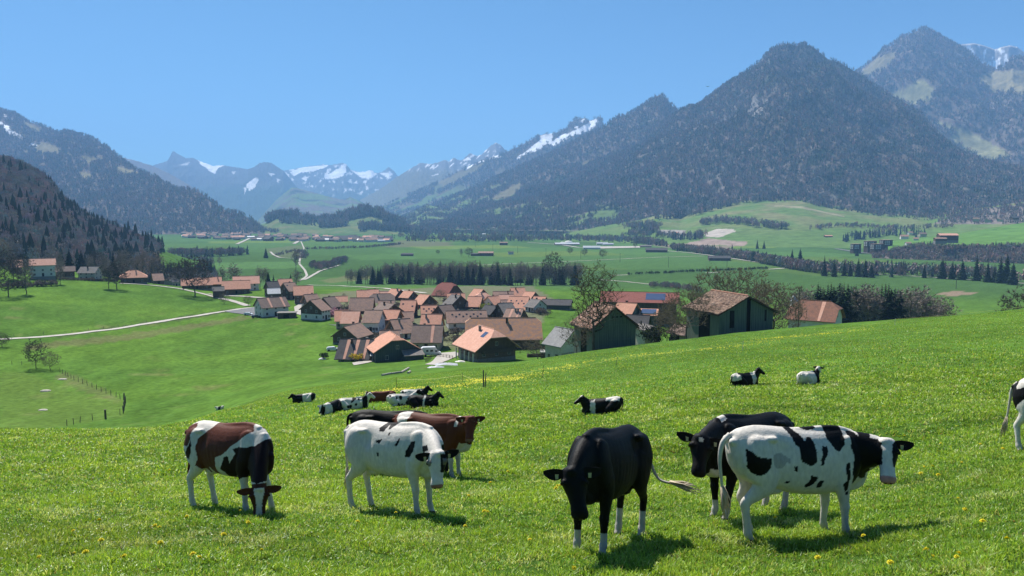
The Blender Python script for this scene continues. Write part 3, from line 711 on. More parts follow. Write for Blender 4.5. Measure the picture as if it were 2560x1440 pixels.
def forest(name, P, hs, types, label, tpl=(TS, TD), c=(FCON, FDEC), cv=.22, cat=None, wj=.25):
    Vs, Fs, Cs = [], [], []; off = 0
    for t in (0, 1):
        k = np.where(types == t)[0]
        if len(k) == 0: continue
        tv, tf = tpl[t]; n = len(k); a = rng.uniform(0, TAU, n); h = hs[k]; w = h * rng.uniform(1 - wj, 1 + wj, n)
        ca, sa = np.cos(a), np.sin(a)
        X = (tv[None, :, 0] * ca[:, None] - tv[None, :, 1] * sa[:, None]) * w[:, None] + P[k, 0][:, None]
        Y = (tv[None, :, 0] * sa[:, None] + tv[None, :, 1] * ca[:, None]) * w[:, None] + P[k, 1][:, None]
        Z = tv[None, :, 2] * h[:, None] + P[k, 2][:, None] - h[:, None] * .03
        V = np.stack([X, Y, Z], -1).reshape(-1, 3)
        Fk = (tf[None] + (np.arange(n) * len(tv))[:, None, None]).reshape(-1, 3) + off
        cc = np.array(c[t])[None] * rng.uniform(1 - cv, 1 + cv, n)[:, None] * (1 + .18 * rng.normal(size=(n, 3)) * np.array([1, .3, .4]) * (t == 1))
        cc = np.repeat(cc, len(tv), 0) * rng.uniform(.9, 1.1, (n * len(tv), 1))
        Vs.append(V); Fs.append(Fk); Cs.append(cc); off += len(V)
    me = npmesh(name, np.vstack(Vs), np.vstack(Fs), np.vstack(Cs)); me.materials.append(M['forest'])
    o = link(name, me); tag(o, label, cat, kind='stuff'); return o

def scatter_mountain(mt, n, name, label, hmin, hmax, con=.3, c=None, tpl=(TSf, TDf), avoid=.155, pxr=None, tmin=0, scale=150, conf=None):
    d = MT[mt]; V = d['V'][:d['nt']]; C_ = d['col'][:d['nt']]; nr, nc = V.shape[:2]
    A = np.linalg.norm(np.cross(V[1:, :-1] - V[:-1, :-1], V[:-1, 1:] - V[:-1, :-1]), axis=-1)
    lum = C_[:-1, :-1].mean(-1); ok = (lum < .175) & (C_[:-1, :-1, 2] / C_[:-1, :-1, 0] > .64)
    if pxr: ok &= (d['px'][:nr - 1, :nc - 1] > pxr[0]) & (d['px'][:nr - 1, :nc - 1] < pxr[1])
    vis = (d['px'][:nr - 1, :nc - 1] > -150) & (d['px'][:nr - 1, :nc - 1] < 2710)
    A = np.where(ok & vis, A, 0).ravel(); k = rng.choice(len(A), n, p=A / A.sum()); i, j = k // (nc - 1), k % (nc - 1)
    u, v = rng.random(n)[:, None], rng.random(n)[:, None]
    P = V[i, j] * (1 - u) * (1 - v) + V[i, j + 1] * u * (1 - v) + V[i + 1, j] * (1 - u) * v + V[i + 1, j + 1] * u * v
    w = fbm(P[:, 0] / scale, (P[:, 1] + 2 * P[:, 2]) / scale, 61, 5) * .9
    isd = (C_[i, j, 0] > .085) ^ (rng.random(n) < .22)
    if conf is not None: isd = rng.random(n) > conf(P)
    t = isd.astype(int); h = rng.uniform(hmin, hmax, n) * np.where(t == 0, 1.15, .8)
    return forest(name, P, h, t, label, tpl, c=c or (FCON, FDEC))
scatter_mountain('big_mountain', 44000, 'mountain_forest', 'bare woods flecked with dark conifers on the big mountain', 13, 26)
scatter_mountain('wooded_peak', 9000, 'mountain_forest', 'dark woods on the second peak', 22, 40)
scatter_mountain('pointed_ridge', 12000, 'mountain_forest', 'woods on the pointed ridge', 18, 34)
scatter_mountain('snow_band_ridge', 6000, 'mountain_forest', 'woods below the long snow band', 22, 40)
scatter_mountain('left_mountain', 14000, 'mountain_forest', 'woods on the left mountain', 16, 28)
scatter_mountain('near_wooded_slope', 3600, 'slope_forest', 'bare woods on the near left slope', 12, 19, c=(FCON * 1.2, np.array([.31, .27, .25])), tpl=(TS, TDn), avoid=.155, conf=lambda P: .03 + .55 * smooth(.08, .32, fbm(P[:, 0] / 55, P[:, 1] / 90, 71, 3)) * smooth(110, 20, P[:, 2]))
scatter_mountain('near_wooded_slope', 330, 'slope_forest', 'dark conifers at the foot of the near left slope', 14, 23, tpl=(spruce_tpl := tpl_spruce(9, 9), TDn), avoid=.155, conf=lambda P: np.where((P[:, 2] < 12) & (P[:, 0] < -240), .85, .08))
scatter_mountain('meadow_foothills', 5000, 'foothill_copse', 'copses on the far foothills', 12, 22)
scatter_mountain('grassy_apron', 900, 'scrub', 'scrub on the right end of the grassy apron', 8, 14, pxr=(2290, 2700), avoid=.155)
scatter_mountain('right_terrace', 2600, 'bank_scrub', 'brown scrub covering the terrace bank', 5, 10, tpl=(TS, TD), avoid=.16, conf=lambda P: .05 + 0 * P[:, 0])

def on_mt(mt, px, py):
    d = MT[mt]; n = d['nt']; k = np.argmin((d['px'][:n] - px) ** 2 + (d['py'][:n] - py) ** 2); return d['V'][:n].reshape(-1, 3)[k]
def copse(mt, name, label, line, n, h, con, jp=3.0, tpl=None):
    L = np.array(line, float); t = rng.uniform(0, len(L) - 1, n); a = t.astype(int); f = (t - a)[:, None]; q = L[a] * (1 - f) + L[np.minimum(a + 1, len(L) - 1)] * f + rng.normal(0, jp, (n, 2)) * np.array([1.5, .6])
    P = np.array([on_mt(mt, x, y) for x, y in q]) + np.column_stack([rng.uniform(-8, 8, (n, 2)), np.zeros(n)]); return forest(name, P, rng.uniform(*h, n), (rng.random(n) > con).astype(int), label, tpl or (TS, TD))
copse('grassy_apron', 'hillside_copse', 'row of bare trees crossing the grassy apron', [(1755, 562), (1800, 556), (1850, 558), (1900, 566), (1960, 572)], 150, (14, 24), .08)
copse('grassy_apron', 'hillside_copse', 'dark square conifer stand at the upper left of the apron', [(1682, 545), (1690, 538), (1708, 536), (1700, 548)], 60, (22, 34), 1.0, 2.5)
copse('grassy_apron', 'hillside_copse', 'thin trees along the upper edge of the apron', [(1640, 548), (1740, 538), (1800, 518), (1860, 506), (1920, 498), (2010, 496), (2060, 506), (2200, 526), (2330, 534)], 260, (16, 30), .3, 2.5)
copse('grassy_apron', 'hillside_copse', 'scattered trees in the middle of the apron', [(1560, 566), (1600, 572), (1640, 566), (1620, 585), (1580, 590)], 160, (14, 24), .2, 6)
copse('grassy_apron', 'hillside_copse', 'hedge line low on the apron at right', [(2030, 572), (2120, 566), (2200, 572), (2290, 572), (2380, 566)], 170, (8, 15), .08, 2.5)
copse('grassy_apron', 'hillside_copse', 'trees around the quarry', [(1640, 590), (1690, 596), (1740, 598), (1750, 590)], 90, (14, 22), .6, 3)
copse('grassy_apron', 'hillside_copse', 'conifers around the apartment blocks', [(2110, 604), (2150, 596), (2200, 592), (2250, 586), (2300, 590)], 60, (16, 26), .8, 3)
def strip_wood(name, label, pts, n, h, con, D=None, spread=(0, 25), tpl=(TS, TD), jpx=6, c=(FCON, FDEC)):
    """wood along a polyline of photo pixels on the ground"""
    W = [hit(*p) for p in pts]; seg = np.array([(w.x, w.y) for w in W]); L = np.r_[0, np.cumsum(np.linalg.norm(np.diff(seg, axis=0), axis=1))]
    s = rng.uniform(0, L[-1], n); x = np.interp(s, L, seg[:, 0]) + rng.normal(0, 3, n); y = np.interp(s, L, seg[:, 1]) + rng.uniform(*spread, n)
    P = np.stack([x, y, H(x, y)], -1); t = (rng.random(n) > con).astype(int)
    return forest(name, P, rng.uniform(h[0], h[1], n) * np.where(t == 0, 1.1, .9), t, label, tpl, c=c)
# river-side woods of the plain
strip_wood('riverside_wood', 'bare riverside wood along the far edge of the right fields', [(1700, 628), (1800, 640), (1900, 655), (1960, 668), (2080, 690), (2200, 694), (2330, 694), (2450, 700), (2620, 712)], 900, (12, 19), .10, spread=(5, 110), tpl=(TS, TD))
strip_wood('riverside_wood', 'distant tree belt behind the white farm halls', [(1000, 606), (1150, 608), (1300, 606), (1400, 604), (1600, 612), (1700, 622)], 700, (12, 20), .3, spread=(80, 420), tpl=(TSf, TDf))
strip_wood('riverside_wood', 'wood strip in the middle of the far plain', [(950, 600), (1050, 598), (1150, 597), (1250, 594), (1380, 592), (1600, 598)], 900, (14, 24), .3, spread=(200, 1400), tpl=(TSf, TDf))
strip_wood('hedge', 'long low hedge crossing the right fields', [(1565, 688), (1650, 685), (1745, 680), (1850, 676), (1925, 673)], 230, (3.0, 5), 0, spread=(0, 4), tpl=(TS, TD), c=(CON, np.array([.06, .075, .045])))
strip_wood('river_scrub', 'bushes lining the stream beyond the village', [(690, 640), (720, 632), (745, 628), (760, 640), (745, 650)], 160, (4, 8), 0, spread=(-15, 30), tpl=(TS, TD))
strip_wood('river_scrub', 'round clump of bare bushes in the field beyond the village', [(765, 670), (800, 676), (840, 662), (845, 655)], 200, (7, 12), 0, spread=(-10, 70), tpl=(TS, TDn))
strip_wood('river_scrub', 'long scrub bank below the far village', [(750, 625), (830, 624), (920, 620), (1000, 612)], 300, (4, 8), .05, spread=(0, 60), tpl=(TS, TD))
strip_wood('bushes', 'bare bushes behind the big red barn', [(1640, 722), (1680, 722), (1720, 728), (1760, 735)], 110, (4, 7), 0, spread=(0, 40), tpl=(TS, TDn))
# belt left of the plain
strip_wood('field_copse', 'copse at the left edge of the plain', [(430, 640), (500, 642), (560, 640), (610, 637)], 150, (12, 20), .12, spread=(-20, 40), tpl=(TS, TDn))
strip_wood('field_copse', 'bare thicket at the foot of the left slope', [(330, 668), (380, 672), (430, 660), (520, 668)], 130, (9, 16), .12, spread=(-20, 60), tpl=(TS, TDn))
# knoll woods
for (x0, x1, dd, n, hh) in ((670, 750, 3790, 150, (30, 48)), (750, 800, 3790, 60, (28, 40)), (800, 845, 3780, 90, (28, 44)), (850, 955, 3740, 260, (34, 56)), (700, 790, 3600, 90, (18, 30)), (800, 870, 3550, 110, (24, 40)), (960, 1010, 3650, 140, (30, 44)), (900, 1060, 3350, 220, (22, 34))):
    d = MT['wooded_knolls']; px = rng.uniform(x0, x1, n); y = dd + rng.uniform(-30, 60, n); x = (px - 1280) / F * y
    VV = d['V'].reshape(-1, 3); Z = []
    for a, b in zip(x, y): Z.append(VV[np.argmin((VV[:, 0] - a) ** 2 + (VV[:, 1] - b) ** 2), 2])
    forest('knoll_wood', np.stack([x, y, np.array(Z)], -1), rng.uniform(*hh, n), (rng.random(n) > .6).astype(int), 'dark copse on a knoll behind the far village, photo columns %d to %d' % (x0, x1), (TSf, TDf))

# ---- individual trees
def belt():
    n = 0
    for x in np.arange(870, 1450, 6.3):
        py = np.interp(x, [860, 1100, 1300, 1450], [711, 712, 714, 712]); p = hit(x + random.uniform(-3, 3), py + random.uniform(-2, .5))
        con = random.random() < (.45 if 1080 < x < 1240 else .17); h = random.uniform(19, 26) if x > 960 else random.uniform(16, 22)
        if con: plant('spruce', p, h, 'dark conifer in the tree belt behind the village', 'conifers of the tree belt behind the village')
        else: plant('tall', p, h * .95, 'slender bare tree in the tree belt behind the village', 'bare trees of the tree belt behind the village', wx=1.2)
    for x in np.arange(965, 1450, 8):
        p = hit(x, 707); plant('tall' if random.random() < .75 else 'spruce', p, random.uniform(18, 24), 'tree in the rear row of the belt behind the village', 'rear row of the tree belt')
    for x, y, h, k, l in ((1385, 713, 33, 'bare', 'tallest bare tree rising above the tree belt'), (665, 645, 20, 'spruce', 'lone dark conifer in the left field beyond the village'), (740, 680, 33, 'tall', 'slim poplar-like tree by the stream'),
            (1095, 636, 9, 'bare', 'small lone tree far out on the plain, left of the farm'), (1153, 642, 16, 'tall', 'thin lone tree beside the plain farm'), (1172, 643, 18, 'bare', 'broad bare tree beside the plain farm'),
            (1425, 636, 14, 'bare', 'left tree of the three lone ones on the plain'), (1461, 640, 14, 'bare', 'middle tree of the three lone ones on the plain'), (1507, 647, 17, 'bare', 'right tree of the three lone ones on the plain'),
            (1588, 620, 14, 'bare', 'round tree near the dark plain barn')): plant(k, hit(x, y), h, l, wx=1.3 if h < 19 else 1)
    # conifers of the riverside wood on the right
    for x, y, h in ((2355, 697, 26), (2380, 698, 23), (2405, 700, 25), (2440, 702, 32), (2468, 706, 26), (2485, 706, 22), (2500, 708, 31), (2515, 708, 36), (2531, 712, 26), (2110, 690, 23), (2125, 691, 20), (2145, 692, 25), (2060, 690, 27), (2085, 692, 24), (2162, 693, 23), (2178, 694, 21), (2310, 695, 18),
                    (2142, 640, 17), (1769, 628, 18), (1785, 630, 19), (1830, 634, 21), (1852, 636, 17), (1870, 640, 16), (1893, 622, 24), (1910, 622, 20), (1720, 600, 18), (1738, 600, 16), (1752, 600, 18), (1661, 602, 16), (1980, 650, 20), (2000, 655, 24)):
        plant('spruce', hit(x, y), h, 'conifer standing in the riverside wood at right', 'conifers of the right riverside wood')
    # dark conifer clump behind the white house
    for x, y, h in ((2045, 795, 26), (2070, 800, 25), (2085, 798, 24), (2100, 802, 26), (2120, 800, 25), (2062, 803, 21), (2135, 803, 24), (2205, 803, 27), (2222, 800, 28), (2238, 803, 27), (2190, 800, 20), (2230, 806, 22), (2252, 804, 22), (2052, 800, 25), (2078, 800, 25), (2093, 800, 25), (2110, 800, 25), (2128, 800, 25), (2058, 800, 25), (2198, 800, 25), (2214, 800, 25), (2228, 800, 25), (2244, 800, 25), (2222, 800, 25), (2105, 800, 25), (2140, 800, 25)):
        D = 330 + random.uniform(-15, 15); q = pix(x, 720, D); z = Hs(q[0], q[1]); plant('spruce', (q[0], q[1], z), (zp(700 + (x > 2180) * 2 + random.uniform(0, 22), D) - z), 'dark conifer in the clump behind the white house', 'conifers of the clump behind the white house', wx=1.5)
    for x in (2150, 2165, 2178, 2185, 2158, 2290, 2275, 2310, 2330, 2350, 2368, 2010, 1995, 2262, 2302, 2025):
        D = 322 + random.uniform(-15, 15); q = pix(x, 720, D); z = Hs(q[0], q[1]); top = 712 if x < 2200 and x > 2100 else (740 if x > 2320 else 715); plant('tall' if x != 2290 else 'spruce', (q[0], q[1], z), (zp(top, D) - z), 'brown bare tree beside the dark conifer clump', 'bare trees of the clump behind the white house', wx=1.5)
    p = pix(2555, 720, 260); z = Hs(p[0], p[1]); plant('bare', (p[0], p[1], z), zp(716, 260) - z, 'bare bushy tree beyond the crest at the right edge')
belt()
def near_trees():
    # big tree with opening buds in front of the left barn
    tm, cm, sc = bare_tree_mesh(911, 10, .27, zc=.62, rz=.38, fork=.22, trunk_top=.5, N=480, twigs=6, upb=.6, tww=.0016, twcol=(.095, .085, .06), leafcol=(.11, .12, .05), nleaf=1, shell=.25)
    q = pix(1486, 868, 147.5); p = Vector((q[0], q[1], Hs(q[0], q[1]))); D = p.y; hh = zp(652, D) - p.z
    r = empty('budding_tree', (p.x, p.y, p.z - .2), 1.2, 'tall tree with opening green buds in front of the left wooden barn', 'tree'); s = hh / 10 * sc; r.scale = (s * 1.05, s * 1.05, s)
    link('trunk', tm, None, r); link('crown', cm, None, r)
    def at(x, base, top, k, label, wx=1.0, D=None, var=None, lean=0, name=None, group=None):
        if D is None: p = hit(x, base)
        else: q = pix(x, base, D); p = Vector((q[0], q[1], Hs(q[0], q[1])))
        o = plant(k, p, zp(top, p.y) - p.z, label, group=group, wx=wx, var=var, name=name); o.rotation_euler.x = lean * .5; o.rotation_euler.y = lean; return o
    at(1716, 843, 712, 'orchard', 'leaning fruit tree at the left corner of the right wooden barn', 1.15, var=0, D=149)
    at(1782, 800, 664, 'orchard', 'dense bare fruit tree rising behind the right barn roof, left one', .9, D=172, var=1)
    at(1858, 800, 664, 'orchard', 'open-branched fruit tree behind the right barn ridge', 1.0, D=172, var=2)
    at(1935, 815, 695, 'orchard', 'bushy brown tree right of the right wooden barn', 1.25, D=160, var=0)
    at(1905, 800, 700, 'orchard', 'brown tree behind the right end of the barn roof', 1.2, D=178, var=1)
    at(1668, 838, 770, 'orchard', 'dark ivy-clad shrub tree left of the right wooden barn', 1.0, D=165, var=1)
    at(1690, 820, 742, 'orchard', 'pale-green shrub tree left of the right wooden barn', 1.1, D=172, var=2)
    at(1442, 868, 790, 'orchard', 'small fruit tree at the left wall of the left barn', 1.0, D=150, var=2)
    at(1345, 885, 842, 'orchard', 'bare brown bush tree beside the front chalet', 1.6, D=215, var=0)
    at(90, 921, 848, 'bare', 'rounded bare tree in the lower left meadow, larger of the pair', 1.05, var=1)
    at(127, 925, 879, 'orchard', 'small bushy tree in the lower left meadow, smaller of the pair', 1.2, var=1)
    for x, t, k in ((12, 622, 'bare'), (34, 630, 'tall'), (52, 640, 'bare'), (150, 650, 'tall'), (290, 655, 'bare'), (270, 650, 'tall')): at(x, 690, t, k, 'bare tree standing before the left houses', 1.3, D=462, group='trees before the left houses')
    at(5, 868, 832, 'bare', 'bare bush tree at the left edge below the farm track', 1.7, var=3)
    at(22, 742, 655, 'bare', 'bare tree at the upper left meadow corner', 1.2, var=2)
    at(66, 735, 640, 'tall', 'slim bare tree next to the upper left meadow corner', 1.2, var=1)
    at(487, 740, 640, 'bare', 'big broad bare tree by the lane into the village', 1.25, var=0)
    at(425, 712, 652, 'bare', 'bare tree left of the big lane tree', 1.0, D=560, var=4)
    at(378, 700, 626, 'tall', 'tall bare tree behind the hip-roofed house at left', 1.3, D=560, var=2)
    at(395, 700, 625, 'tall', 'second tall bare tree behind the hip-roofed house at left', 1.3, D=570, var=3)
    at(460, 700, 648, 'bare', 'reddish bare tree just left of the big lane tree', 1.3, D=590, var=1)
    at(555, 700, 664, 'tall', 'bare tree behind the long orange roof, left', 1.3, D=640, var=0); at(583, 700, 656, 'tall', 'bare tree behind the long orange roof, right', 1.9, D=640, var=2)
    at(650, 712, 664, 'tall', 'slim bare tree behind the village, left of the conifer pair', 1.3, D=560, var=1); at(664, 712, 666, 'tall', 'slim bare tree behind the village, close to the conifer pair', 1.2, D=560, var=4)
    at(671, 716, 675, 'spruce', 'left conifer behind the village roofs', 1.0, D=540); at(684, 716, 684, 'spruce', 'middle conifer behind the village roofs', 1.2, D=540); at(727, 712, 680, 'spruce', 'right conifer behind the village roofs', 1.0, D=540)
    at(741, 700, 672, 'tall', 'bare tree right of the village conifers', 1.6, D=600, var=0)
    for x in (128, 150, 175, 205, 228, 240, 262, 285, 300, 318, 340, 356): at(x, 690, random.uniform(612, 645), random.choice(['tall', 'bare', 'spruce']), 'tree at the foot of the wooded slope behind the left houses', 1.1, D=random.uniform(535, 575), group='trees behind the left houses')
    for x, b, t, D in ((560, 748, 733, 440), (620, 752, 738, 425), (1125, 760, 738, 420), (1100, 748, 722, 450)): at(x, b, t, 'orchard', 'small orchard tree between the village gardens', 1.2, D=D, group='small garden trees')
    for x, b, t in ((1120, 862, 842), (1128, 858, 840), (860, 745, 732)): at(x, b, t, 'orchard', 'little garden tree between village houses', 1.0, group='small garden trees')
    rs = random.Random(5)
    for i in range(70):
        x = rs.uniform(770, 1370); yb = rs.uniform(np.interp(x, [770, 1370], [760, 752]), np.interp(x, [770, 900, 1200, 1370], [790, 850, 872, 800])); q = hit(x, yb)
        plant(rs.choice(['shrub', 'orchard', 'shrub', 'bare']), q, rs.uniform(1.6, 4.5), 'garden bush or small tree between the village houses', 'garden bushes between the village houses', name='garden_bush', cat='bush', wx=1.4)
    at(1968, 812, 735, 'orchard', 'bare bush tree before the left end of the white house at right', 1.0, D=195, var=1)
    # coloured shrubs
    for x, b, t, colr, lab, D, w in ((828, 775, 763, (.42, .22, .27), 'pink blossoming shrub beside the brown-roofed chalet', 365, 2.0), (894, 893, 880, (.55, .42, .03), 'bright yellow flowering shrub beside the striped dark roof', 238, 1.3), (1136, 772, 755, (.20, .24, .05), 'yellow-green willow between the roofs', 405, 1.3), (1209, 766, 754, (.30, .34, .05), 'small yellow-green shrub at a white house', 395, 1.0),
                              (808, 890, 878, (.02, .035, .022), 'small dark conifer shrub at the left village end', 245, 1.0), (1640, 838, 800, (.03, .04, .03), 'dark evergreen shrub near the wooden barns', 168, .8)):
        tm, cm, sc = shrub_mesh(int(x), colr, 700, 1.0, .05); q = pix(x, b, D); z = Hs(q[0], q[1]); h = zp(t, D) - z
        r = empty('flowering_shrub' if colr[0] > .1 else 'evergreen_shrub', (q[0], q[1], z), 0, lab, 'shrub'); r.scale = (h * w, h * w, h); link('trunk', tm, None, r); link('crown', cm, None, r)
    for i, (x, b, h) in enumerate([(x, 712 - (x - 20) * .05 + 8, 3.5) for x in range(20, 130, 12)] + [(x, 699 + (x - 130) * .035, 2.2) for x in range(140, 300, 9)]):
        plant('shrub', hit(x, b), h * random.uniform(.8, 1.3), 'bare hedge bush along the upper left meadow', 'hedge bushes of the upper left meadow', name='hedge_bush', cat='bush', wx=1.3)
near_trees()
# ------------------------------------------------------------------ buildings
def tile(name, c1, c2, c3, rows=7.0):
    m, nt, b = newmat(name); b.inputs["Roughness"].default_value = .85; b.inputs["Specular IOR Level"].default_value = .15
    v = objvec(nt)
    a = noise_mix(nt, v, c1, c2, .9, 5); d = noise_mix(nt, v, a, c3, 2.6, 6, .52, .72)
    w = nd(nt, "ShaderNodeTexWave", wave_type='BANDS', bands_direction='Z'); w.inputs["Scale"].default_value = rows * .55; w.inputs["Distortion"].default_value = .6
    nt.links.new(v, w.inputs["Vector"])
    r = nd(nt, "ShaderNodeMapRange"); r.inputs[3].default_value = .80; r.inputs[4].default_value = 1.08; nt.links.new(w.outputs[0], r.inputs[0])
    vm = nd(nt, "ShaderNodeVectorMath", operation='SCALE'); nt.links.new(d, vm.inputs[0]); nt.links.new(r.outputs[0], vm.inputs["Scale"]); nt.links.new(vm.outputs[0], b.inputs["Base Color"])
    return m
M['orange'] = tile('orange_tiles', (.62, .30, .20), (.50, .25, .17), (.66, .38, .27))
M['pink'] = tile('pale_tiles', (.60, .31, .22), (.66, .38, .28), (.52, .26, .19), 2.2)
M['old'] = tile('weathered_tiles', (.36, .22, .165), (.25, .17, .14), (.46, .28, .19))
M['oldo'] = tile('mottled_tiles', (.50, .25, .12), (.32, .20, .16), (.27, .20, .20))
M['brown'] = tile('brown_tiles', (.19, .135, .115), (.24, .17, .14), (.15, .115, .10))
M['grey'] = tile('grey_slates', (.20, .18, .165), (.14, .13, .125), (.26, .23, .20))
M['dark'] = tile('dark_roof', (.065, .062, .066), (.09, .085, .085), (.05, .05, .055))
M['red'] = tile('dark_red_tiles', (.22, .075, .06), (.27, .095, .075), (.18, .06, .05))
M['redbrown'] = tile('redbrown_tiles', (.27, .125, .085), (.19, .10, .075), (.33, .16, .10))
M['slate'] = tile('slate', (.30, .29, .28), (.24, .23, .23), (.34, .33, .32))
M['silver'] = simple('metal_sheet', (.42, .44, .46), (.32, .33, .35), 2, .5)
def boards(name, c1, c2, freq=9.0):
    m, nt, b = newmat(name); b.inputs["Roughness"].default_value = .9; b.inputs["Specular IOR Level"].default_value = .1
    v = objvec(nt, (1, 1, .12)); a = noise_mix(nt, v, c1, c2, 3.2, 6, .35, .65)
    sp = nd(nt, "ShaderNodeSeparateXYZ"); nt.links.new(objvec(nt), sp.inputs[0])
    ad = nd(nt, "ShaderNodeMath", operation='ADD'); nt.links.new(sp.outputs[0], ad.inputs[0]); nt.links.new(sp.outputs[1], ad.inputs[1])
    ml = nd(nt, "ShaderNodeMath", operation='MULTIPLY'); ml.inputs[1].default_value = freq / 2; nt.links.new(ad.outputs[0], ml.inputs[0])
    fr = nd(nt, "ShaderNodeMath", operation='FRACT'); nt.links.new(ml.outputs[0], fr.inputs[0])
    r = nd(nt, "ShaderNodeMapRange"); r.inputs[1].default_value = 0; r.inputs[2].default_value = .16; r.inputs[3].default_value = .35; r.inputs[4].default_value = 1.0; nt.links.new(fr.outputs[0], r.inputs[0])
    vm = nd(nt, "ShaderNodeVectorMath", operation='SCALE'); nt.links.new(a, vm.inputs[0]); nt.links.new(r.outputs[0], vm.inputs["Scale"]); nt.links.new(vm.outputs[0], b.inputs["Base Color"])
    return m
M['wood'] = boards('brown_boards', (.085, .058, .042), (.13, .09, .065))
M['wood2'] = boards('pale_boards', (.20, .14, .10), (.15, .105, .08))
M['woodg'] = boards('weathered_boards', (.12, .145, .12), (.175, .19, .16), 4)
M['slatew'] = boards('grey_green_boards', (.065, .085, .085), (.085, .10, .10), 3)
M['white'] = simple('white_plaster', (.62, .60, .56), (.54, .52, .48), 1.5, .9, .1)
M['cream'] = simple('cream_plaster', (.46, .42, .35), (.36, .33, .28), 1.2, .9, .1)
M['stone'] = simple('rubble_stone', (.26, .25, .22), (.18, .17, .16), 3, .95, .05)
M['glass'] = simple('window_glass', (.02, .024, .03), (.03, .035, .045), 1, .15, .5)
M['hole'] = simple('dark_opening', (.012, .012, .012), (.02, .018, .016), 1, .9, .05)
M['frame'] = simple('window_frame', (.5, .49, .46), (.42, .41, .38), 4, .7)
M['timber'] = simple('timber', (.10, .07, .05), (.07, .05, .04), 4, .85)
M['solar'] = simple('solar_glass', (.05, .07, .13), (.07, .09, .16), 6, .12, .6)
M['gravel'] = simple('pale_gravel', (.42, .39, .35), (.34, .31, .28), .6, .95, .05)
M['asphalt'] = simple('asphalt', (.17, .17, .175), (.13, .13, .135), .8, .9, .1)

def window(parent, x, y, z, w, h, ax, out, frame='frame', name='window', glass='glass', border=True):
    """ax: 0 wall runs along x (faces ±y), 1 wall runs along y (faces ±x); out: +1/-1"""
    f, p = MB(), MB(); t = .07
    def bx(mb, u0, u1, z0, z1, d0, d1):
        a, b = sorted((d0 * out, d1 * out))
        if ax == 0: mb.box(x + u0, x + u1, y + a, y + b, z0, z1)
        else: mb.box(x + a, x + b, y + u0, y + u1, z0, z1)
    bx(f, -w / 2 - t, -w / 2, z - t, z + h + t, -.05, .06); bx(f, w / 2, w / 2 + t, z - t, z + h + t, -.05, .06)
    bx(f, -w / 2, w / 2, z + h, z + h + t, -.05, .06); bx(f, -w / 2, w / 2, z - t, z, -.05, .09); bx(f, -.03, .03, z, z + h, -.02, .045)
    o = f.build(name, M[frame], parent)
    bx(p, -w / 2, w / 2, z, z + h, -.08, .02); p.build('pane', M[glass], o)
def opening(parent, x, y, z, w, h, ax, out, name='door', mat='hole'):
    p = MB(); a, b = sorted((-.06 * out, .045 * out))
    if ax == 0: p.box(x - w / 2, x + w / 2, y + a, y + b, z, z + h)
    else: p.box(x + a, x + b, y - w / 2, y + w / 2, z, z + h)
    return p.build(name, M[mat], parent)

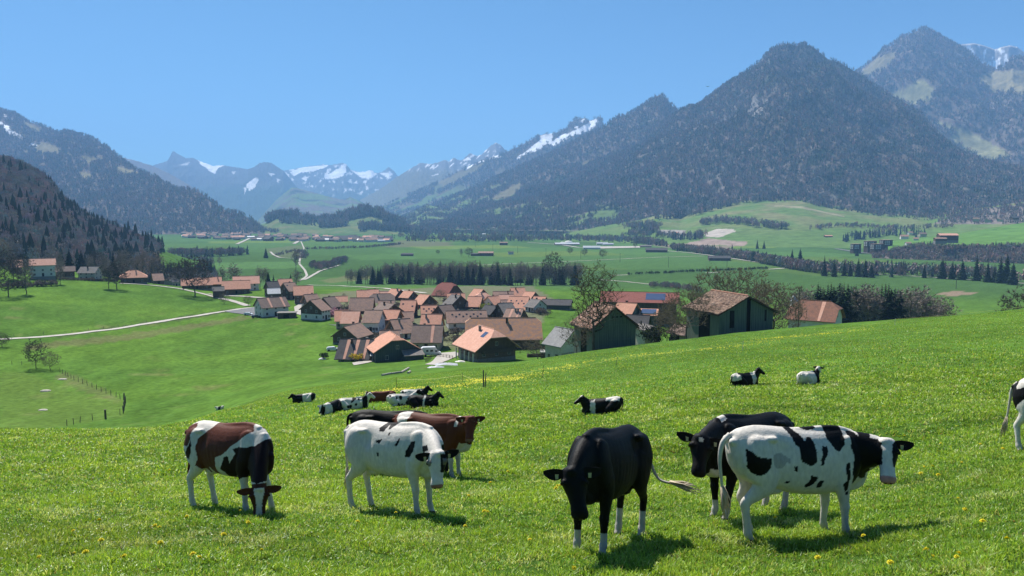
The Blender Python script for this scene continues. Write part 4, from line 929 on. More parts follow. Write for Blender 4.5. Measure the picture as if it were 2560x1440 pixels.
def house(name, label, loc, rz, L, W, wall_h, rise, roof='old', wall='white', gable='wood', hip=0.0, over=.8, base='stone', base_h=1.0, wins=(3, 2, 2), chim=1, cat='house', group=None, scale=1.0, streak=0, sky=0, doors=1, detail=True):
    """gabled house: ridge along local x. L,W wall sizes. wins = windows per long wall row, rows, gable windows"""
    r = empty(name, loc, rz, label, cat, group)
    x, y = L / 2, W / 2; zt = wall_h
    wb = MB(); hx = hip * L * .5 if hip else 0
    # walls with a gable triangle (cut where the roof is half-hipped)
    k = hip; zr = wall_h + rise
    wb.add([(-x, -y, base_h), (x, -y, base_h), (x, -y, zt), (-x, -y, zt)], [(0, 1, 2, 3)], 0)
    wb.add([(-x, y, base_h), (x, y, base_h), (x, y, zt), (-x, y, zt)], [(1, 0, 3, 2)], 0)
    zk = zt + rise * (1 - k); yk = y * k
    for s in (-1, 1):
        o = (0, 1, 2, 3) if s > 0 else (3, 2, 1, 0)
        zg = min(zt, base_h + (zt - base_h) * .55) if gable != wall else base_h
        if zg > base_h: wb.add([(s * x, -y, base_h), (s * x, y, base_h), (s * x, y, zg), (s * x, -y, zg)], [o], 0)
        wb.add([(s * x, -y, zg), (s * x, y, zg), (s * x, y, zt), (s * x, yk, zk), (s * x, -yk, zk), (s * x, -y, zt)], [(0, 1, 2, 3, 4, 5) if s > 0 else (5, 4, 3, 2, 1, 0)], 1)
    wb.build('wall', [M[wall], M[gable]], r)
    pb = MB(); pb.box(-x - .05, x + .05, -y - .05, y + .05, -4.5, base_h); pb.build('plinth', M[base], r)
    # roof: two slabs and two half hips
    sl = rise / y; ox, oy = over, over; th = .22
    e = zt - sl * oy; yy = y + oy; X = x + ox; hw = hip * 1.0
    rb = MB()
    def slab(pts):
        n = len(pts); rb.add([(p[0], p[1], p[2] + th) for p in pts] + [(p[0], p[1], p[2]) for p in pts], [tuple(range(n)), tuple(range(2 * n - 1, n - 1, -1))] + [(i, i + n, (i + 1) % n + n, (i + 1) % n) for i in range(n)], 0)
    hxl = X - hip * y * 1.1
    zk2 = zt + rise * (1 - hip)
    for s in (1, -1):
        if hip: pts = [(-X, s * yy, e), (X, s * yy, e), (X, s * y * hip, zk2), (hxl, 0, zr), (-hxl, 0, zr), (-X, s * y * hip, zk2)]
        else: pts = [(-X, s * yy, e), (X, s * yy, e), (X, 0, zr), (-X, 0, zr)]
        slab(pts if s < 0 else pts[::-1])
    if hip:
        for s in (1, -1):
            pts = [(s * X, y * hip, zk2), (s * X, -y * hip, zk2), (s * hxl, 0, zr)]; slab(pts if s < 0 else pts[::-1])
    ro = rb.build('roof', M[roof], r)
    if detail:
        rc = MB(); rc.tube([(-hxl if hip else -X, 0, zr + th + .02), (hxl if hip else X, 0, zr + th + .02)], .13, 6); rc.build('ridge_tiles', M[roof], ro)
    rr = random.Random(int(L * 1000 + W * 77))
    for i in range(chim):
        cx = rr.uniform(-.35, .35) * L; cy = rr.choice((-1, 1)) * W * .12; cb = MB(); zz = zr - abs(cy) * sl
        cb.box(cx - .32, cx + .32, cy - .32, cy + .32, zz - .5, zz + 1.5); cb.box(cx - .42, cx + .42, cy - .42, cy + .42, zz + 1.5, zz + 1.65); cb.build('chimney', M['stone' if rr.random() < .6 else 'timber'], ro)
    for i in range(streak):
        cx = -x + (i + .7) * L / streak; sb = MB(); w_ = .55; q = .05 + th
        sb.add([(cx - w_, -y * .05, zt + rise * .95 + q), (cx + w_, -y * .05, zt + rise * .95 + q), (cx + w_ * .7, -y - oy * .9, zt - sl * oy * .9 + q), (cx - w_ * .7, -y - oy * .9, zt - sl * oy * .9 + q)], [(3, 2, 1, 0)]); sb.build('replaced_tile_strip', M['pink'], ro)
    for i in range(sky):
        cx = -x * .75 + i * (1.5 * x) / max(sky - 1, 1); cy = -y * (.55 if i % 2 else .35); zz = zr + cy * sl; sb = MB(); q = th + .04
        a, b = cy - .45, cy + .35
        sb.add([(cx - .4, a, zr + a * sl + q), (cx + .4, a, zr + a * sl + q), (cx + .4, b, zr + b * sl + q), (cx - .4, b, zr + b * sl + q)], [(0, 1, 2, 3)]); sb.build('skylight', M['glass'], ro)
    nw, rows, ng = wins
    for q in range(rows):
        z = base_h + .7 + q * 2.6
        if z + 1.2 > zt: break
        for i in range(nw):
            xx = -x + (i + .5) * L / nw
            for s in (-1, 1):
                if s == -1 and q == 0 and doors and i == nw // 2: opening(r, xx, s * y, base_h, 1.1, 2.1, 0, s); continue
                window(r, xx, s * y, z, .95, 1.2, 0, s)
        for i in range(ng):
            yv = -y + (i + .5) * W / ng
            for s in (-1, 1): window(r, s * x, yv, z, .9, 1.15, 1, s)
    if ng and rise > 2.4:
        for s in (-1, 1): window(r, s * x, 0, zt + .3, .8, 1.0, 1, s)
    return r

def put(px, py, D, dz=0.0):
    """a spot on the ground on the bearing of a pixel column at distance D"""
    q = pix(px, py, D); return (float(q[0]), float(q[1]), Hs(q[0], q[1]) + dz)
def V_(name, label, px, ytop, D, deg, Wpx, roof, wall='white', gable='wood', W=None, rise=None, hip=0., wins=(3, 2, 2), **k):
    """village house: ridge top at pixel (px,ytop) at distance D, apparent total width Wpx"""
    q = pix(px, ytop, D); zg = Hs(q[0], q[1]); top = q[2] - zg
    m = Wpx * D / F; a = abs(math.radians(deg)); W = W or 12.0
    over = k.pop('over', .7)
    L = k.pop('L', None) or max(6.0, (m - (W + 2 * over) * abs(math.sin(a))) / max(math.cos(a), .35) - 2 * over)
    rise = rise or W * .5 * .70
    wh = top - rise - .25
    lift = 0
    if wh < 2.6: lift = 2.6 - wh; wh = 2.6
    if wh > 7.5: lift = -(wh - 7.5); wh = 7.5; 
    z0 = zg - lift
    deg = deg - math.degrees(math.atan((px - 1280) / F)) * .9
    return house(name, label, (float(q[0]), float(q[1]), z0), math.radians(deg), L, W, wh, rise, roof, wall, gable, hip, over=over, wins=wins, base_h=k.pop('base_h', .4), **k)

def village():
    H_ = [  # label, px, ridge row, D, heading deg, width px, roof, wall, gable, extra
     ('white house with striped grey-brown roof and bright gable, alone at the left village end', 678, 743, 372, 22, 92, 'brown', 'white', 'white', dict(W=11, streak=2)),
     ('chalet with brown wooden gable over a white ground floor, beside the pink shrub', 788, 748, 352, 52, 78, 'old', 'white', 'wood', dict(W=12, chim=0)),
     ('dark brown roof just behind the brown-gabled chalet', 822, 742, 392, 40, 48, 'brown', 'wood', 'wood', {}),
     ('small weathered roof in the row above the brown-gabled chalet', 776, 735, 405, 20, 38, 'old', 'white', 'wood', {}),
     ('bright orange L-shaped roof at the left village end', 758, 714, 430, 3, 52, 'orange', 'wood', 'wood', dict(W=12, chim=0)),
     ('weathered orange roof with dormers left of the bright L-shaped one', 722, 706, 455, 30, 40, 'old', 'wood', 'wood', dict(sky=2)),
     ('peach-coloured roof at the rear left of the village', 712, 697, 480, 12, 46, 'orange', 'white', 'wood', {}),
     ('dark grey roof at the rear left of the village', 680, 703, 470, 18, 34, 'dark', 'wood', 'wood', {}),
     ('small shed with a pale roof patch among the left gardens', 684, 720, 445, 5, 26, 'silver', 'wood', 'wood', dict(W=7, chim=0, wins=(0, 0, 0))),
     ('long orange farmhouse roof in the left hamlet', 590, 701, 500, 2, 70, 'orange', 'wood', 'wood', dict(W=13)),
     ('pinkish roof with a white end wall behind the long orange farmhouse', 615, 690, 520, 2, 66, 'pink', 'white', 'white', dict(W=12, chim=2)),
     ('orange roof behind the big lane tree', 492, 694, 520, 2, 76, 'orange', 'wood', 'wood', dict(W=12, chim=0)),
     ('small orange roof between the lane tree and the long farmhouse', 540, 692, 540, 4, 30, 'orange', 'wood', 'wood', {}),
     ('small pale grey pyramid-like roof left of the lane tree', 430, 688, 560, 30, 26, 'grey', 'cream', 'cream', dict(hip=.8)),
     ('low garden shed with grey roof before the long orange farmhouse', 545, 716, 478, 5, 22, 'grey', 'wood', 'wood', dict(W=6, chim=0, wins=(0, 0, 0))),
     ('small open shelter with orange roof left of the village', 853, 740, 440, 3, 26, 'orange', 'wood', 'wood', dict(W=7, chim=0, wins=(0, 0, 0))),
     ('orange roof at the rear, left of the big mottled roof', 908, 725, 462, 3, 36, 'orange', 'wood', 'wood', {}),
     ('narrow orange roof beside the rear left orange roof', 932, 723, 476, 3, 28, 'orange', 'white', 'wood', {}),
     ('pale red roof in the rear row, beside a chimney', 955, 728, 478, 2, 36, 'pink', 'white', 'wood', {}),
     ('big mottled grey-brown roof in the rear row', 955, 734, 438, 2, 66, 'brown', 'wood', 'wood', dict(W=14, hip=.3)),
     ('orange roof with dark gable to the right, rear row, left one', 990, 722, 455, -38, 36, 'orange', 'wood', 'wood', dict(W=10)),
     ('orange roof with dark gable to the right, rear row, right one', 1022, 727, 448, -38, 38, 'orange', 'wood', 'wood', dict(W=9)),
     ('orange roof with swept eaves and dark gable beside the big rear barn', 1062, 736, 408, -42, 52, 'orange', 'wood', 'wood', dict(W=12, chim=0)),
     ('large grey-brown barn roof with dark gable, left part of the village', 905, 744, 380, -6, 68, 'old', 'wood', 'wood', dict(W=13, rise=5.2, chim=0)),
     ('pale weathered roof right of the large grey-brown barn', 965, 751, 392, 3, 44, 'old', 'cream', 'wood', {}),
     ('brown roof with front gable below the pale weathered roof', 970, 757, 352, -62, 46, 'brown', 'cream', 'wood', dict(W=11, L=11)),
     ('tall house with bright orange roof and two skylights, dark gable', 1022, 750, 362, -10, 52, 'orange', 'wood', 'wood', dict(W=12, sky=2, chim=0, rise=4.6)),
     ('salmon roof with a row of small skylights', 1072, 763, 365, 2, 44, 'orange', 'white', 'wood', dict(sky=5, W=12)),
     ('salmon roof with white-grey walls at the left edge by the lawn', 858, 775, 322, 2, 46, 'orange', 'cream', 'cream', dict(W=10, chim=0)),
     ('second salmon roof stepping forward beside the lawn', 878, 777, 312, -8, 52, 'pink', 'cream', 'wood', dict(W=11)),
     ('white house with dark windows and mottled roof, cars before it', 935, 775, 310, -14, 58, 'old', 'white', 'white', dict(W=11, wins=(5, 2, 2))),
     ('small bright orange roof with a chimney shadow', 980, 774, 322, -18, 28, 'orange', 'wood', 'wood', dict(W=9)),
     ('low pale mottled roof under the tall orange-roofed house', 1013, 779, 335, 2, 40, 'old', 'wood', 'wood', dict(W=9, chim=0)),
     ('brown roof with wooden gable to the left and white front', 1000, 797, 292, 22, 84, 'old', 'white', 'wood', dict(W=12)),
     ('large orange-brown roof in the village middle', 1080, 785, 302, -8, 66, 'orange', 'white', 'white', dict(W=13, chim=1, rise=4.8)),
     ('small double-roofed house with a front gable at the lawn edge', 880, 811, 280, 60, 56, 'old', 'wood', 'wood', dict(W=10, L=10)),
     ('dark grey roof with pale stripes and two chimneys, front left of the village', 893, 847, 244, -14, 112, 'dark', 'cream', 'wood', dict(W=12, streak=3, chim=2, rise=4.6, over=1.0)),
     ('grey-brown hip roof above a cream wall, a camper van parked in front', 1070, 812, 263, -6, 88, 'brown', 'cream', 'white', dict(W=12, streak=1, chim=1, rise=4.6)),
     ('small salmon shed roof between the lane and the brown roof', 975, 825, 264, 2, 36, 'old', 'stone', 'stone', dict(W=6, chim=0, wins=(1, 1, 0))),
     ('big barn with brick-red hipped roof and dark gable at the rear', 1118, 706, 485, -32, 82, 'red', 'wood', 'wood', dict(W=18, rise=7, hip=.25, chim=0, wins=(0, 0, 2))),
     ('pinkish roof in front of the big brick-red barn', 1140, 733, 432, 2, 48, 'orange', 'wood', 'wood', {}),
     ('dark grey roof with chimneys and a dark front gable', 1140, 737, 398, -48, 62, 'grey', 'wood', 'wood', dict(W=13, chim=2)),
     ('salmon roof with long slope near the yellow shrub', 1188, 741, 402, -12, 50, 'orange', 'wood', 'wood', dict(W=12)),
     ('small salmon roof with dark gable, outermost at the rear', 1197, 722, 485, -38, 32, 'orange', 'wood', 'wood', dict(chim=0)),
     ('hipped salmon roof behind the gabled white dormer house', 1207, 731, 440, 10, 46, 'pink', 'cream', 'wood', dict(hip=.4)),
     ('house with a front-facing dormer gable and broad white trim', 1232, 740, 415, 38, 42, 'orange', 'white', 'white', {}),
     ('long weathered pink roof in the rear row', 1258, 728, 462, 3, 56, 'old', 'white', 'wood', {}),
     ('orange roof topmost at the rear right of the village', 1294, 719, 482, 10, 46, 'orange', 'white', 'wood', {}),
     ('salmon roof with dark gable at the rear right corner', 1326, 729, 462, -34, 40, 'orange', 'wood', 'wood', dict(chim=0)),
     ('small salmon roof with a dark slot below the weathered pink roof', 1266, 736, 440, 3, 40, 'pink', 'cream', 'wood', {}),
     ('pinkish roof left of the large skylit one', 1268, 749, 408, 8, 42, 'old', 'cream', 'cream', dict(sky=2)),
     ('large salmon roof with six small skylights', 1298, 741, 395, -14, 72, 'orange', 'white', 'white', dict(W=16, sky=6, chim=0)),
     ('white-grey house with grey roof right of the large skylit roof', 1340, 748, 384, -46, 40, 'grey', 'white', 'white', dict(W=9)),
     ('small house with lean roof at the right end of the rear row', 1350, 741, 430, -20, 26, 'orange', 'wood', 'wood', dict(W=8, chim=0)),
     ('dark grey roof with dark gable in the village middle', 1228, 763, 355, -40, 32, 'dark', 'wood', 'wood', dict(W=9)),
     ('mossy grey roof between the terrace and the skylit roof', 1262, 757, 352, 28, 48, 'grey', 'wood', 'wood', dict(W=11, chim=0)),
     ('orange-grey roof with twin chimneys and dark right gable', 1288, 771, 335, -20, 72, 'old', 'wood', 'wood', dict(W=13, chim=2, streak=2)),
     ('brown roof with dark wooden gable behind the terrace', 1112, 762, 358, 34, 62, 'brown', 'wood', 'wood', dict(W=12)),
     ('long terrace with orange-brown roof and many skylights', 1165, 776, 322, 7, 112, 'old', 'white', 'white', dict(W=11, sky=9, chim=2)),
     ('very long farmhouse with mottled orange-grey roof and front dormer gable', 1258, 794, 262, 2, 196, 'oldo', 'wood', 'wood', dict(W=14, rise=5.6, chim=2, hip=.25, over=1.0, wins=(5, 1, 2))),
     ('small light slate-roofed house with pale gables left of the left barn', 1412, 820, 196, -48, 60, 'slate', 'cream', 'white', dict(W=8, L=6, rise=3.4, chim=0, wins=(2, 1, 1))),
     ('salmon roof with dark grey gable behind the left barn', 1568, 757, 262, -24, 60, 'orange', 'slatew', 'slatew', dict(W=9, chim=1)),
     ('dark-roofed house behind the left barn', 1595, 787, 235, -10, 54, 'dark', 'wood', 'wood', dict(W=9, chim=0)),
     ('low beige shed right of the left barn', 1618, 812, 176, -60, 38, 'grey', 'cream', 'cream', dict(W=4, L=5, rise=.5, chim=0, wins=(0, 0, 0))),
     ('small white shed with brown roof left of the right barn', 1712, 812, 172, -50, 34, 'brown', 'cream', 'cream', dict(W=4, L=5, chim=0, wins=(1, 1, 1))),
     ('white chalet with long pale orange roof on the rise at far left', 105, 646, 480, 4, 62, 'pink', 'white', 'white', dict(W=10)),
     ('pinkish roof half hidden by trees at the left edge', 40, 649, 500, 3, 30, 'pink', 'wood', 'wood', {}),
     ('low grey-brown roof right of the white chalet on the rise', 162, 665, 505, 3, 48, 'brown', 'wood', 'wood', dict(W=8, chim=0)),
     ('grey roof with steep light gable near the wooded slope', 225, 666, 505, -25, 60, 'grey', 'cream', 'cream', dict(W=10)),
     ('house with orange hipped roof and dark dormer at left', 333, 675, 515, 3, 66, 'orange', 'wood', 'wood', dict(W=12, hip=.95)),
     ('small house with weathered roof behind the hip-roofed one', 393, 683, 540, 10, 34, 'old', 'wood', 'wood', {}),
     ('white house with red-brown roof and an orange hip, right of the right barn', 2040, 751, 238, -16, 134, 'redbrown', 'white', 'white', dict(W=12, L=13, rise=4.8, hip=.45, chim=1, over=.9, streak=1, wins=(5, 1, 3))),
    ]
    for l, px, yt, D, dg, wpx, rf, wl, gb, k in H_:
        V_('house', l, px, yt, D, dg, wpx, rf, wl, gb, group=None, **dict(k))
village()

def special():
    # front chalet with checked roof
    q = pix(1216, 817, 230); z0 = Hs(q[0], q[1]); top = q[2] - z0
    r = house('chalet', 'dark wooden chalet with bright salmon striped roof at the front edge of the village', (q[0], q[1], z0), R(-62), 13.5, 12.5, top - 4.9, 4.6, 'pink', 'wood2', 'wood', .42, over=1.5, base_h=1.6, wins=(3, 1, 3), chim=1)
    sb = MB(); y0, y1, zt, rise, W2 = -3.2, -1.4, top - 4.9, 4.6, 6.25
    zf = lambda y: zt + rise * (1 - abs(y) / W2) + .28
    sb.add([(2.2, y0, zf(y0)), (4.4, y0, zf(y0)), (4.4, y1, zf(y1)), (2.2, y1, zf(y1))], [(0, 1, 2, 3)]); sb.build('solar_panel', M['solar'], r)
    for i in range(5):
        pb = MB(); pb.box(-6.2 + i * 3.0, -5.9 + i * 3.0, -7.4, -7.1, -3, 3.2); pb.build('post', M['white'], r)
    # balcony of the gable
    bb = MB(); bb.box(6.76, 7.8, -5, 5, 3.2, 3.35); bb.box(7.7, 7.8, -5, 5, 3.35, 4.3); bb.build('balcony', M['timber'], r)
    # grey-green house with lean-to
    q = pix(982, 833, 240); z0 = Hs(q[0], q[1]); top = q[2] - z0
    r = house('house', 'dark grey-green boarded house with bright salmon roof and a lean-to, front row', (q[0], q[1], z0), R(-68), 12, 13.5, top - 4.3, 4.1, 'orange', 'slatew', 'slatew', .3, over=.9, base_h=.5, wins=(2, 1, 2), chim=1)
    lb = MB(); lb.add([(6.3, 1.0, 3.9), (6.3, 7.5, 3.9), (10.4, 7.5, 2.7), (10.4, 1.0, 2.7)] + [(6.3, 1.0, 3.7), (6.3, 7.5, 3.7), (10.4, 7.5, 2.5), (10.4, 1.0, 2.5)], [(3, 2, 1, 0), (4, 5, 6, 7), (0, 1, 5, 4), (1, 2, 6, 5), (2, 3, 7, 6), (3, 0, 4, 7)]); lb.build('lean_to_roof', M['grey'], r)
    lb = MB(); lb.box(6.05, 9.9, 1.3, 7.2, -3, 2.55); lb.build('lean_to', M['slatew'], r)
    # dark flat garage
    r = empty('garage', put(718, 790, 362), R(8), 'low dark flat-roofed garage beside the white house with striped roof', 'garage')
    b = MB(); b.box(-4, 4, -2.6, 2.6, -3, 2.4); b.build('wall', M['timber'], r); b = MB(); b.box(-4.4, 4.4, -3, 3, 2.402, 2.65); b.build('roof', M['grey'], r); opening(r, 0, -2.6, 0, 2.6, 2.0, 0, -1)
    # long grey barn at the village right
    V_('barn', 'long low grey barn with dark wall at the right end of the village', 1393, 748, 405, -8, 84, 'dark', 'slatew', 'slatew', W=11, rise=2.2, wins=(0, 0, 0), chim=0, cat='barn')
    # long red barn with solar field
    q = pix(1600, 730, 366); z0 = Hs(q[0], q[1]); top = q[2] - z0
    r = house('barn', 'very long barn with dark red roof carrying a bluish solar field, behind the wooden barns', (q[0], q[1], z0), R(-13), 34, 17, top - 3.6, 3.4, 'red', 'wood', 'wood', 0, over=1.4, base_h=.4, wins=(0, 0, 0), chim=0, cat='barn')
    sb = MB(); zf = lambda y: (top - 3.6) + 3.4 * (1 - abs(y) / 8.5) + .30
    sb.add([(3, -7.2, zf(-7.2)), (12, -7.2, zf(-7.2)), (12, -1.2, zf(-1.2)), (3, -1.2, zf(-1.2))], [(0, 1, 2, 3)]); sb.build('solar_panel', M['solar'], r)
    for i in range(5): opening(r, -13 + i * 6.2, -8.5, 0.4, 2.6, 2.6, 0, -1, 'door')
    # solar shed
    q = pix(1622, 776, 262); z0 = Hs(q[0], q[1]); top = q[2] - z0
    r = empty('shed', (q[0], q[1], z0), R(-14), 'small shed whose pale roof frames a dark solar panel, behind the barns', 'shed')
    b = MB(); b.box(-2.6, 2.6, -2.2, 2.2, -3, top - .8); b.build('wall', M['slatew'], r)
    b = MB(); b.add([(-3.2, -2.9, top - 1.3), (3.2, -2.9, top - 1.3), (3.2, 2.7, top + .3), (-3.2, 2.7, top + .3), (-3.2, -2.9, top - 1.5), (3.2, -2.9, top - 1.5), (3.2, 2.7, top + .1), (-3.2, 2.7, top + .1)], [(0, 1, 2, 3), (7, 6, 5, 4), (0, 4, 5, 1), (1, 5, 6, 2), (2, 6, 7, 3), (3, 7, 4, 0)]); ro = b.build('roof', M['orange'], r)
    b = MB(); b.add([(-2.5, -2.1, top - 1.04), (2.5, -2.1, top - 1.04), (2.5, 2.3, top + .22), (-2.5, 2.3, top + .22)], [(0, 1, 2, 3)]); b.build('solar_panel', M['solar'], r)
    # carport with white roof
    r = empty('carport', put(1376, 872, 216), R(-5), 'open carport with white flat roof left of the slate-roofed house', 'carport')
    b = MB(); b.box(-2.9, 2.9, -2, 2, 2.5, 2.7); b.build('roof', M['white'], r)
    for sx in (-2.6, 2.6):
        for sy in (-1.8, 1.8): b = MB(); b.box(sx - .08, sx + .08, sy - .08, sy + .08, -1, 2.498); b.build('post', M['timber'], r)
    b = MB(); b.box(-2.5, 2.5, 1.85, 1.95, 0, 2.4); b.build('back_wall', M['timber'], r)
    r = empty('greenhouse', put(942, 900, 236), R(8), 'small glass-roofed shelter with bluish roof left of the grey-green house', 'shelter')
    b = MB(); b.add([(-2, -1.3, 1.9), (2, -1.3, 1.9), (2, 1.3, 2.5), (-2, 1.3, 2.5), (-2, -1.3, 1.82), (2, -1.3, 1.82), (2, 1.3, 2.42), (-2, 1.3, 2.42)], [(0, 1, 2, 3), (7, 6, 5, 4), (0, 4, 5, 1), (1, 5, 6, 2), (2, 6, 7, 3), (3, 7, 4, 0)]); b.build('roof', M['silver'], r)
    for sx in (-1.8, 1.8):
        for sy in (-1.1, 1.1): b = MB(); b.box(sx - .05, sx + .05, sy - .05, sy + .05, -1, 1.85); b.build('post', M['timber'], r)

def old_barn(px, ytop, D, deg, L, W, wh, rise, label, roofmat, big):
    q = pix(px, ytop, D); z0 = q[2] - wh - rise - .2
    r = empty('barn', (float(q[0]), float(q[1]), float(z0)), R(deg), label, 'barn')
    x, y = L / 2, W / 2; rr = random.Random(int(px))
    # walls of single weathered boards, some missing
    wl = MB()
    def board_wall(p0, p1, top, skip, gap=.0):
        d = Vector(p1) - Vector(p0); n = int(d.length / .30); u = d.normalized(); nn = Vector((u.y, -u.x, 0))
        for i in range(n):
            s = (i + .5) * d.length / n
            if skip(s, i): continue
            c = Vector(p0) + u * s; h = top(s); j = rr.uniform(-.012, .012); w = d.length / n * .47; zb = rr.uniform(-.05, .12) - 3.2
            a = c - u * w + nn * (j - .015); b_ = c + u * w + nn * (j - .015); e = nn * .03
            wl.add([(a.x, a.y, zb), (b_.x, b_.y, zb), (b_.x, b_.y, h), (a.x, a.y, h), (a.x + e.x, a.y + e.y, zb), (b_.x + e.x, b_.y + e.y, zb), (b_.x + e.x, b_.y + e.y, h), (a.x + e.x, a.y + e.y, h)],
                   [(3, 2, 1, 0), (4, 5, 6, 7), (0, 1, 5, 4), (1, 2, 6, 5), (2, 3, 7, 6), (3, 0, 4, 7)])
    gt = lambda s: wh + rise * (1 - abs(s - y) / y) - .05
    if big:
        # visible gable is +x; s runs from -y to +y (left to right seen from outside)
        hole = lambda s, i: (.50 * W < s < .56 * W)
        board_wall((x, -y, 0), (x, y, 0), gt, hole)
        board_wall((x, -y, 0), (-x, -y, 0), lambda s: wh - .05, lambda s, i: (.25 * L < s < .6 * L))
    else:
        board_wall((x, -y, 0), (x, y, 0), gt, lambda s, i: False)
        board_wall((x, -y, 0), (-x, -y, 0), lambda s: wh - .05, lambda s, i: (.3 * L < s < .62 * L))
    board_wall((-x, y, 0), (-x, -y, 0), gt, lambda s, i: False); board_wall((-x, y, 0), (x, y, 0), lambda s: wh - .05, lambda s, i: False)
    wl.build('wall', M['woodg'], r)
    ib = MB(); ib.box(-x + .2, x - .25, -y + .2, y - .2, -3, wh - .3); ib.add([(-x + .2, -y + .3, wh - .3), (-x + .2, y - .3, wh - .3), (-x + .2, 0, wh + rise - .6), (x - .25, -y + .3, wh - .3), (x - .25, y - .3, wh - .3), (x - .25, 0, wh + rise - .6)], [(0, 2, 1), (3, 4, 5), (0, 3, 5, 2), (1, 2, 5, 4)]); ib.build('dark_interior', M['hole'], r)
    # roof: sagging slab with uneven rows of tiles
    ov = .75; n1, n2 = 26, 14; sl = rise / y; rb = MB(); V, Fc, Cc = [], [], []
    pal = [(.26, .15, .11), (.36, .21, .15), (.12, .09, .08), (.42, .28, .22), (.20, .12, .09)] if not big else [(.22, .145, .11), (.27, .18, .13), (.15, .105, .085), (.31, .215, .16)]
    for s in (-1, 1):
        rows = 30; colsn = int((L + 2 * ov) / .38)
        for a in range(rows):
            t0 = a / rows; t1 = (a + 1.15) / rows
            for c in range(colsn):
                x0 = -x - ov + c * (L + 2 * ov) / colsn; x1 = x0 + (L + 2 * ov) / colsn * .97
                if not big and rr.random() < .012: continue
                def P(xx, t, lift): 
                    yy = (y + ov) * t; sag = -.22 * math.sin(math.pi * min(1, t)) * (1 - .5 * (xx / x) ** 2) - .10 * math.cos(xx * .9) * (t > .5)
                    return (xx, s * yy, wh + rise - sl * yy + sag + lift)
                lf = rr.uniform(.05, .11); b = len(V)
                V += [P(x0, t0, .03 + lf * .3), P(x1, t0, .03 + lf * .3), P(x1, t1, lf + .05), P(x0, t1, lf + .05), P(x0, t1, -.02), P(x1, t1, -.02)]
                Fc += [(b, b + 1, b + 2, b + 3) if s < 0 else (b + 3, b + 2, b + 1, b), (b + 3, b + 2, b + 5, b + 4)]
                cc = rr.choice(pal); k = rr.uniform(.8, 1.2); Cc += [tuple(q * k for q in cc)] * 6
    me = npmesh('roof', np.array(V), np.array(Fc), np.array(Cc)); ro = link('roof', me, roofmat, r)
    ub = MB()
    for s in (-1, 1):
        Y = y + ov * .92; X = x + ov * .95
        ub.add([(-X, 0, wh + rise - .08), (X, 0, wh + rise - .08), (X, s * Y, wh - sl * ov * .92 - .30), (-X, s * Y, wh - sl * ov * .92 - .30), (-X, 0, wh + rise - .24), (X, 0, wh + rise - .24), (X, s * Y, wh - sl * ov * .92 - .44), (-X, s * Y, wh - sl * ov * .92 - .44)],
               [(0, 1, 2, 3), (7, 6, 5, 4), (0, 4, 5, 1), (1, 5, 6, 2), (2, 6, 7, 3), (3, 7, 4, 0)])
    ub.build('rafters', M['timber'], r)
    kb = MB()
    for i in range(int(L * 2.2)):
        xx = -x - ov + .25 + i * (L + 2 * ov - .4) / int(L * 2.2); kb.tube([(xx - .2, 0, wh + rise + .16), (xx + .22, 0, wh + rise + .20)], [.13, .17], 6)
    kb.build('ridge_tiles', M['pink' if big else 'old'], ro)
    if big:
        for (s0, s1, z0_, z1_) in ((.19, .27, wh * .45, wh * 1.02), (.84, .87, wh * .62, wh * 1.0), (.06, .12, -2.8, .2)):
            opening(r, x + .03, -y + W * (s0 + s1) / 2, z0_, W * (s1 - s0), z1_ - z0_, 1, 1, 'opening')
        sb = MB(); sb.box(x + .0, x + .25, -y + .1, y, -2.9, .6); sb.build('plinth', M['timber'], r)
        lb = MB(); lb.box(x + .05, x + .12, -y + W * .185, -y + W * .285, wh * .42, wh * .45); lb.build('sill', M['woodg'], r)
    else:
        bb = MB(); bb.box(x + .02, x + .10, -y + W * .33, -y + W * .93, wh * .42, wh * .46); bb.box(x + .02, x + .10, -y + W * .2, -y + W * .97, wh * .98, wh * 1.02); bb.build('rail', M['woodg'], r)
        for i in range(3): opening(r, x + .03, -y + W * (.47 + .09 * i), wh * 1.28 + 0 * i, .5, .25, 1, 1, 'opening')
        sb = MB(); sb.box(x - .1, x + .14, -y + .1, y - .1, -3, -.3); sb.build('plinth', M['timber'], r)
    return r
M['oldtile'] = attrmat('loose_tiles', .18, 2.0, rough=.9)
special()
old_barn(1512, 759, 158, -70, 8.5, 9.8, 5.4, 3.7, 'old wooden barn with mottled pink-grey tiles and plank gable, behind the budding tree', M['oldtile'], False)
old_barn(1824, 731, 158, -70, 11.5, 12.8, 6.0, 2.9, 'old wooden barn with greenish plank gable and tall dark slots, surrounded by fruit trees', M['oldtile'], True)

# belfry
r = empty('belfry', put(1984, 760, 248), 0, 'small white and blue-grey belfry showing above the bushes right of the right barn', 'belfry')
zt = zp(752, 248) - r.location.z
b = MB(); b.box(-.8, .8, -.8, .8, -2, zt); b.build('tower', M['white'], r)
b = MB(); b.add([(-1.1, -1.1, zt + .002), (1.1, -1.1, zt + .002), (1.1, 1.1, zt + .002), (-1.1, 1.1, zt + .002), (0, 0, zt + 1.9)], [(0, 3, 2, 1), (0, 1, 4), (1, 2, 4), (2, 3, 4), (3, 0, 4)]); b.build('roof', M['silver'], r)
b = MB(); b.tube([(0, 0, zt + 1.8), (0, 0, zt + 3.0)], .05, 5); b.build('finial', M['timber'], r)

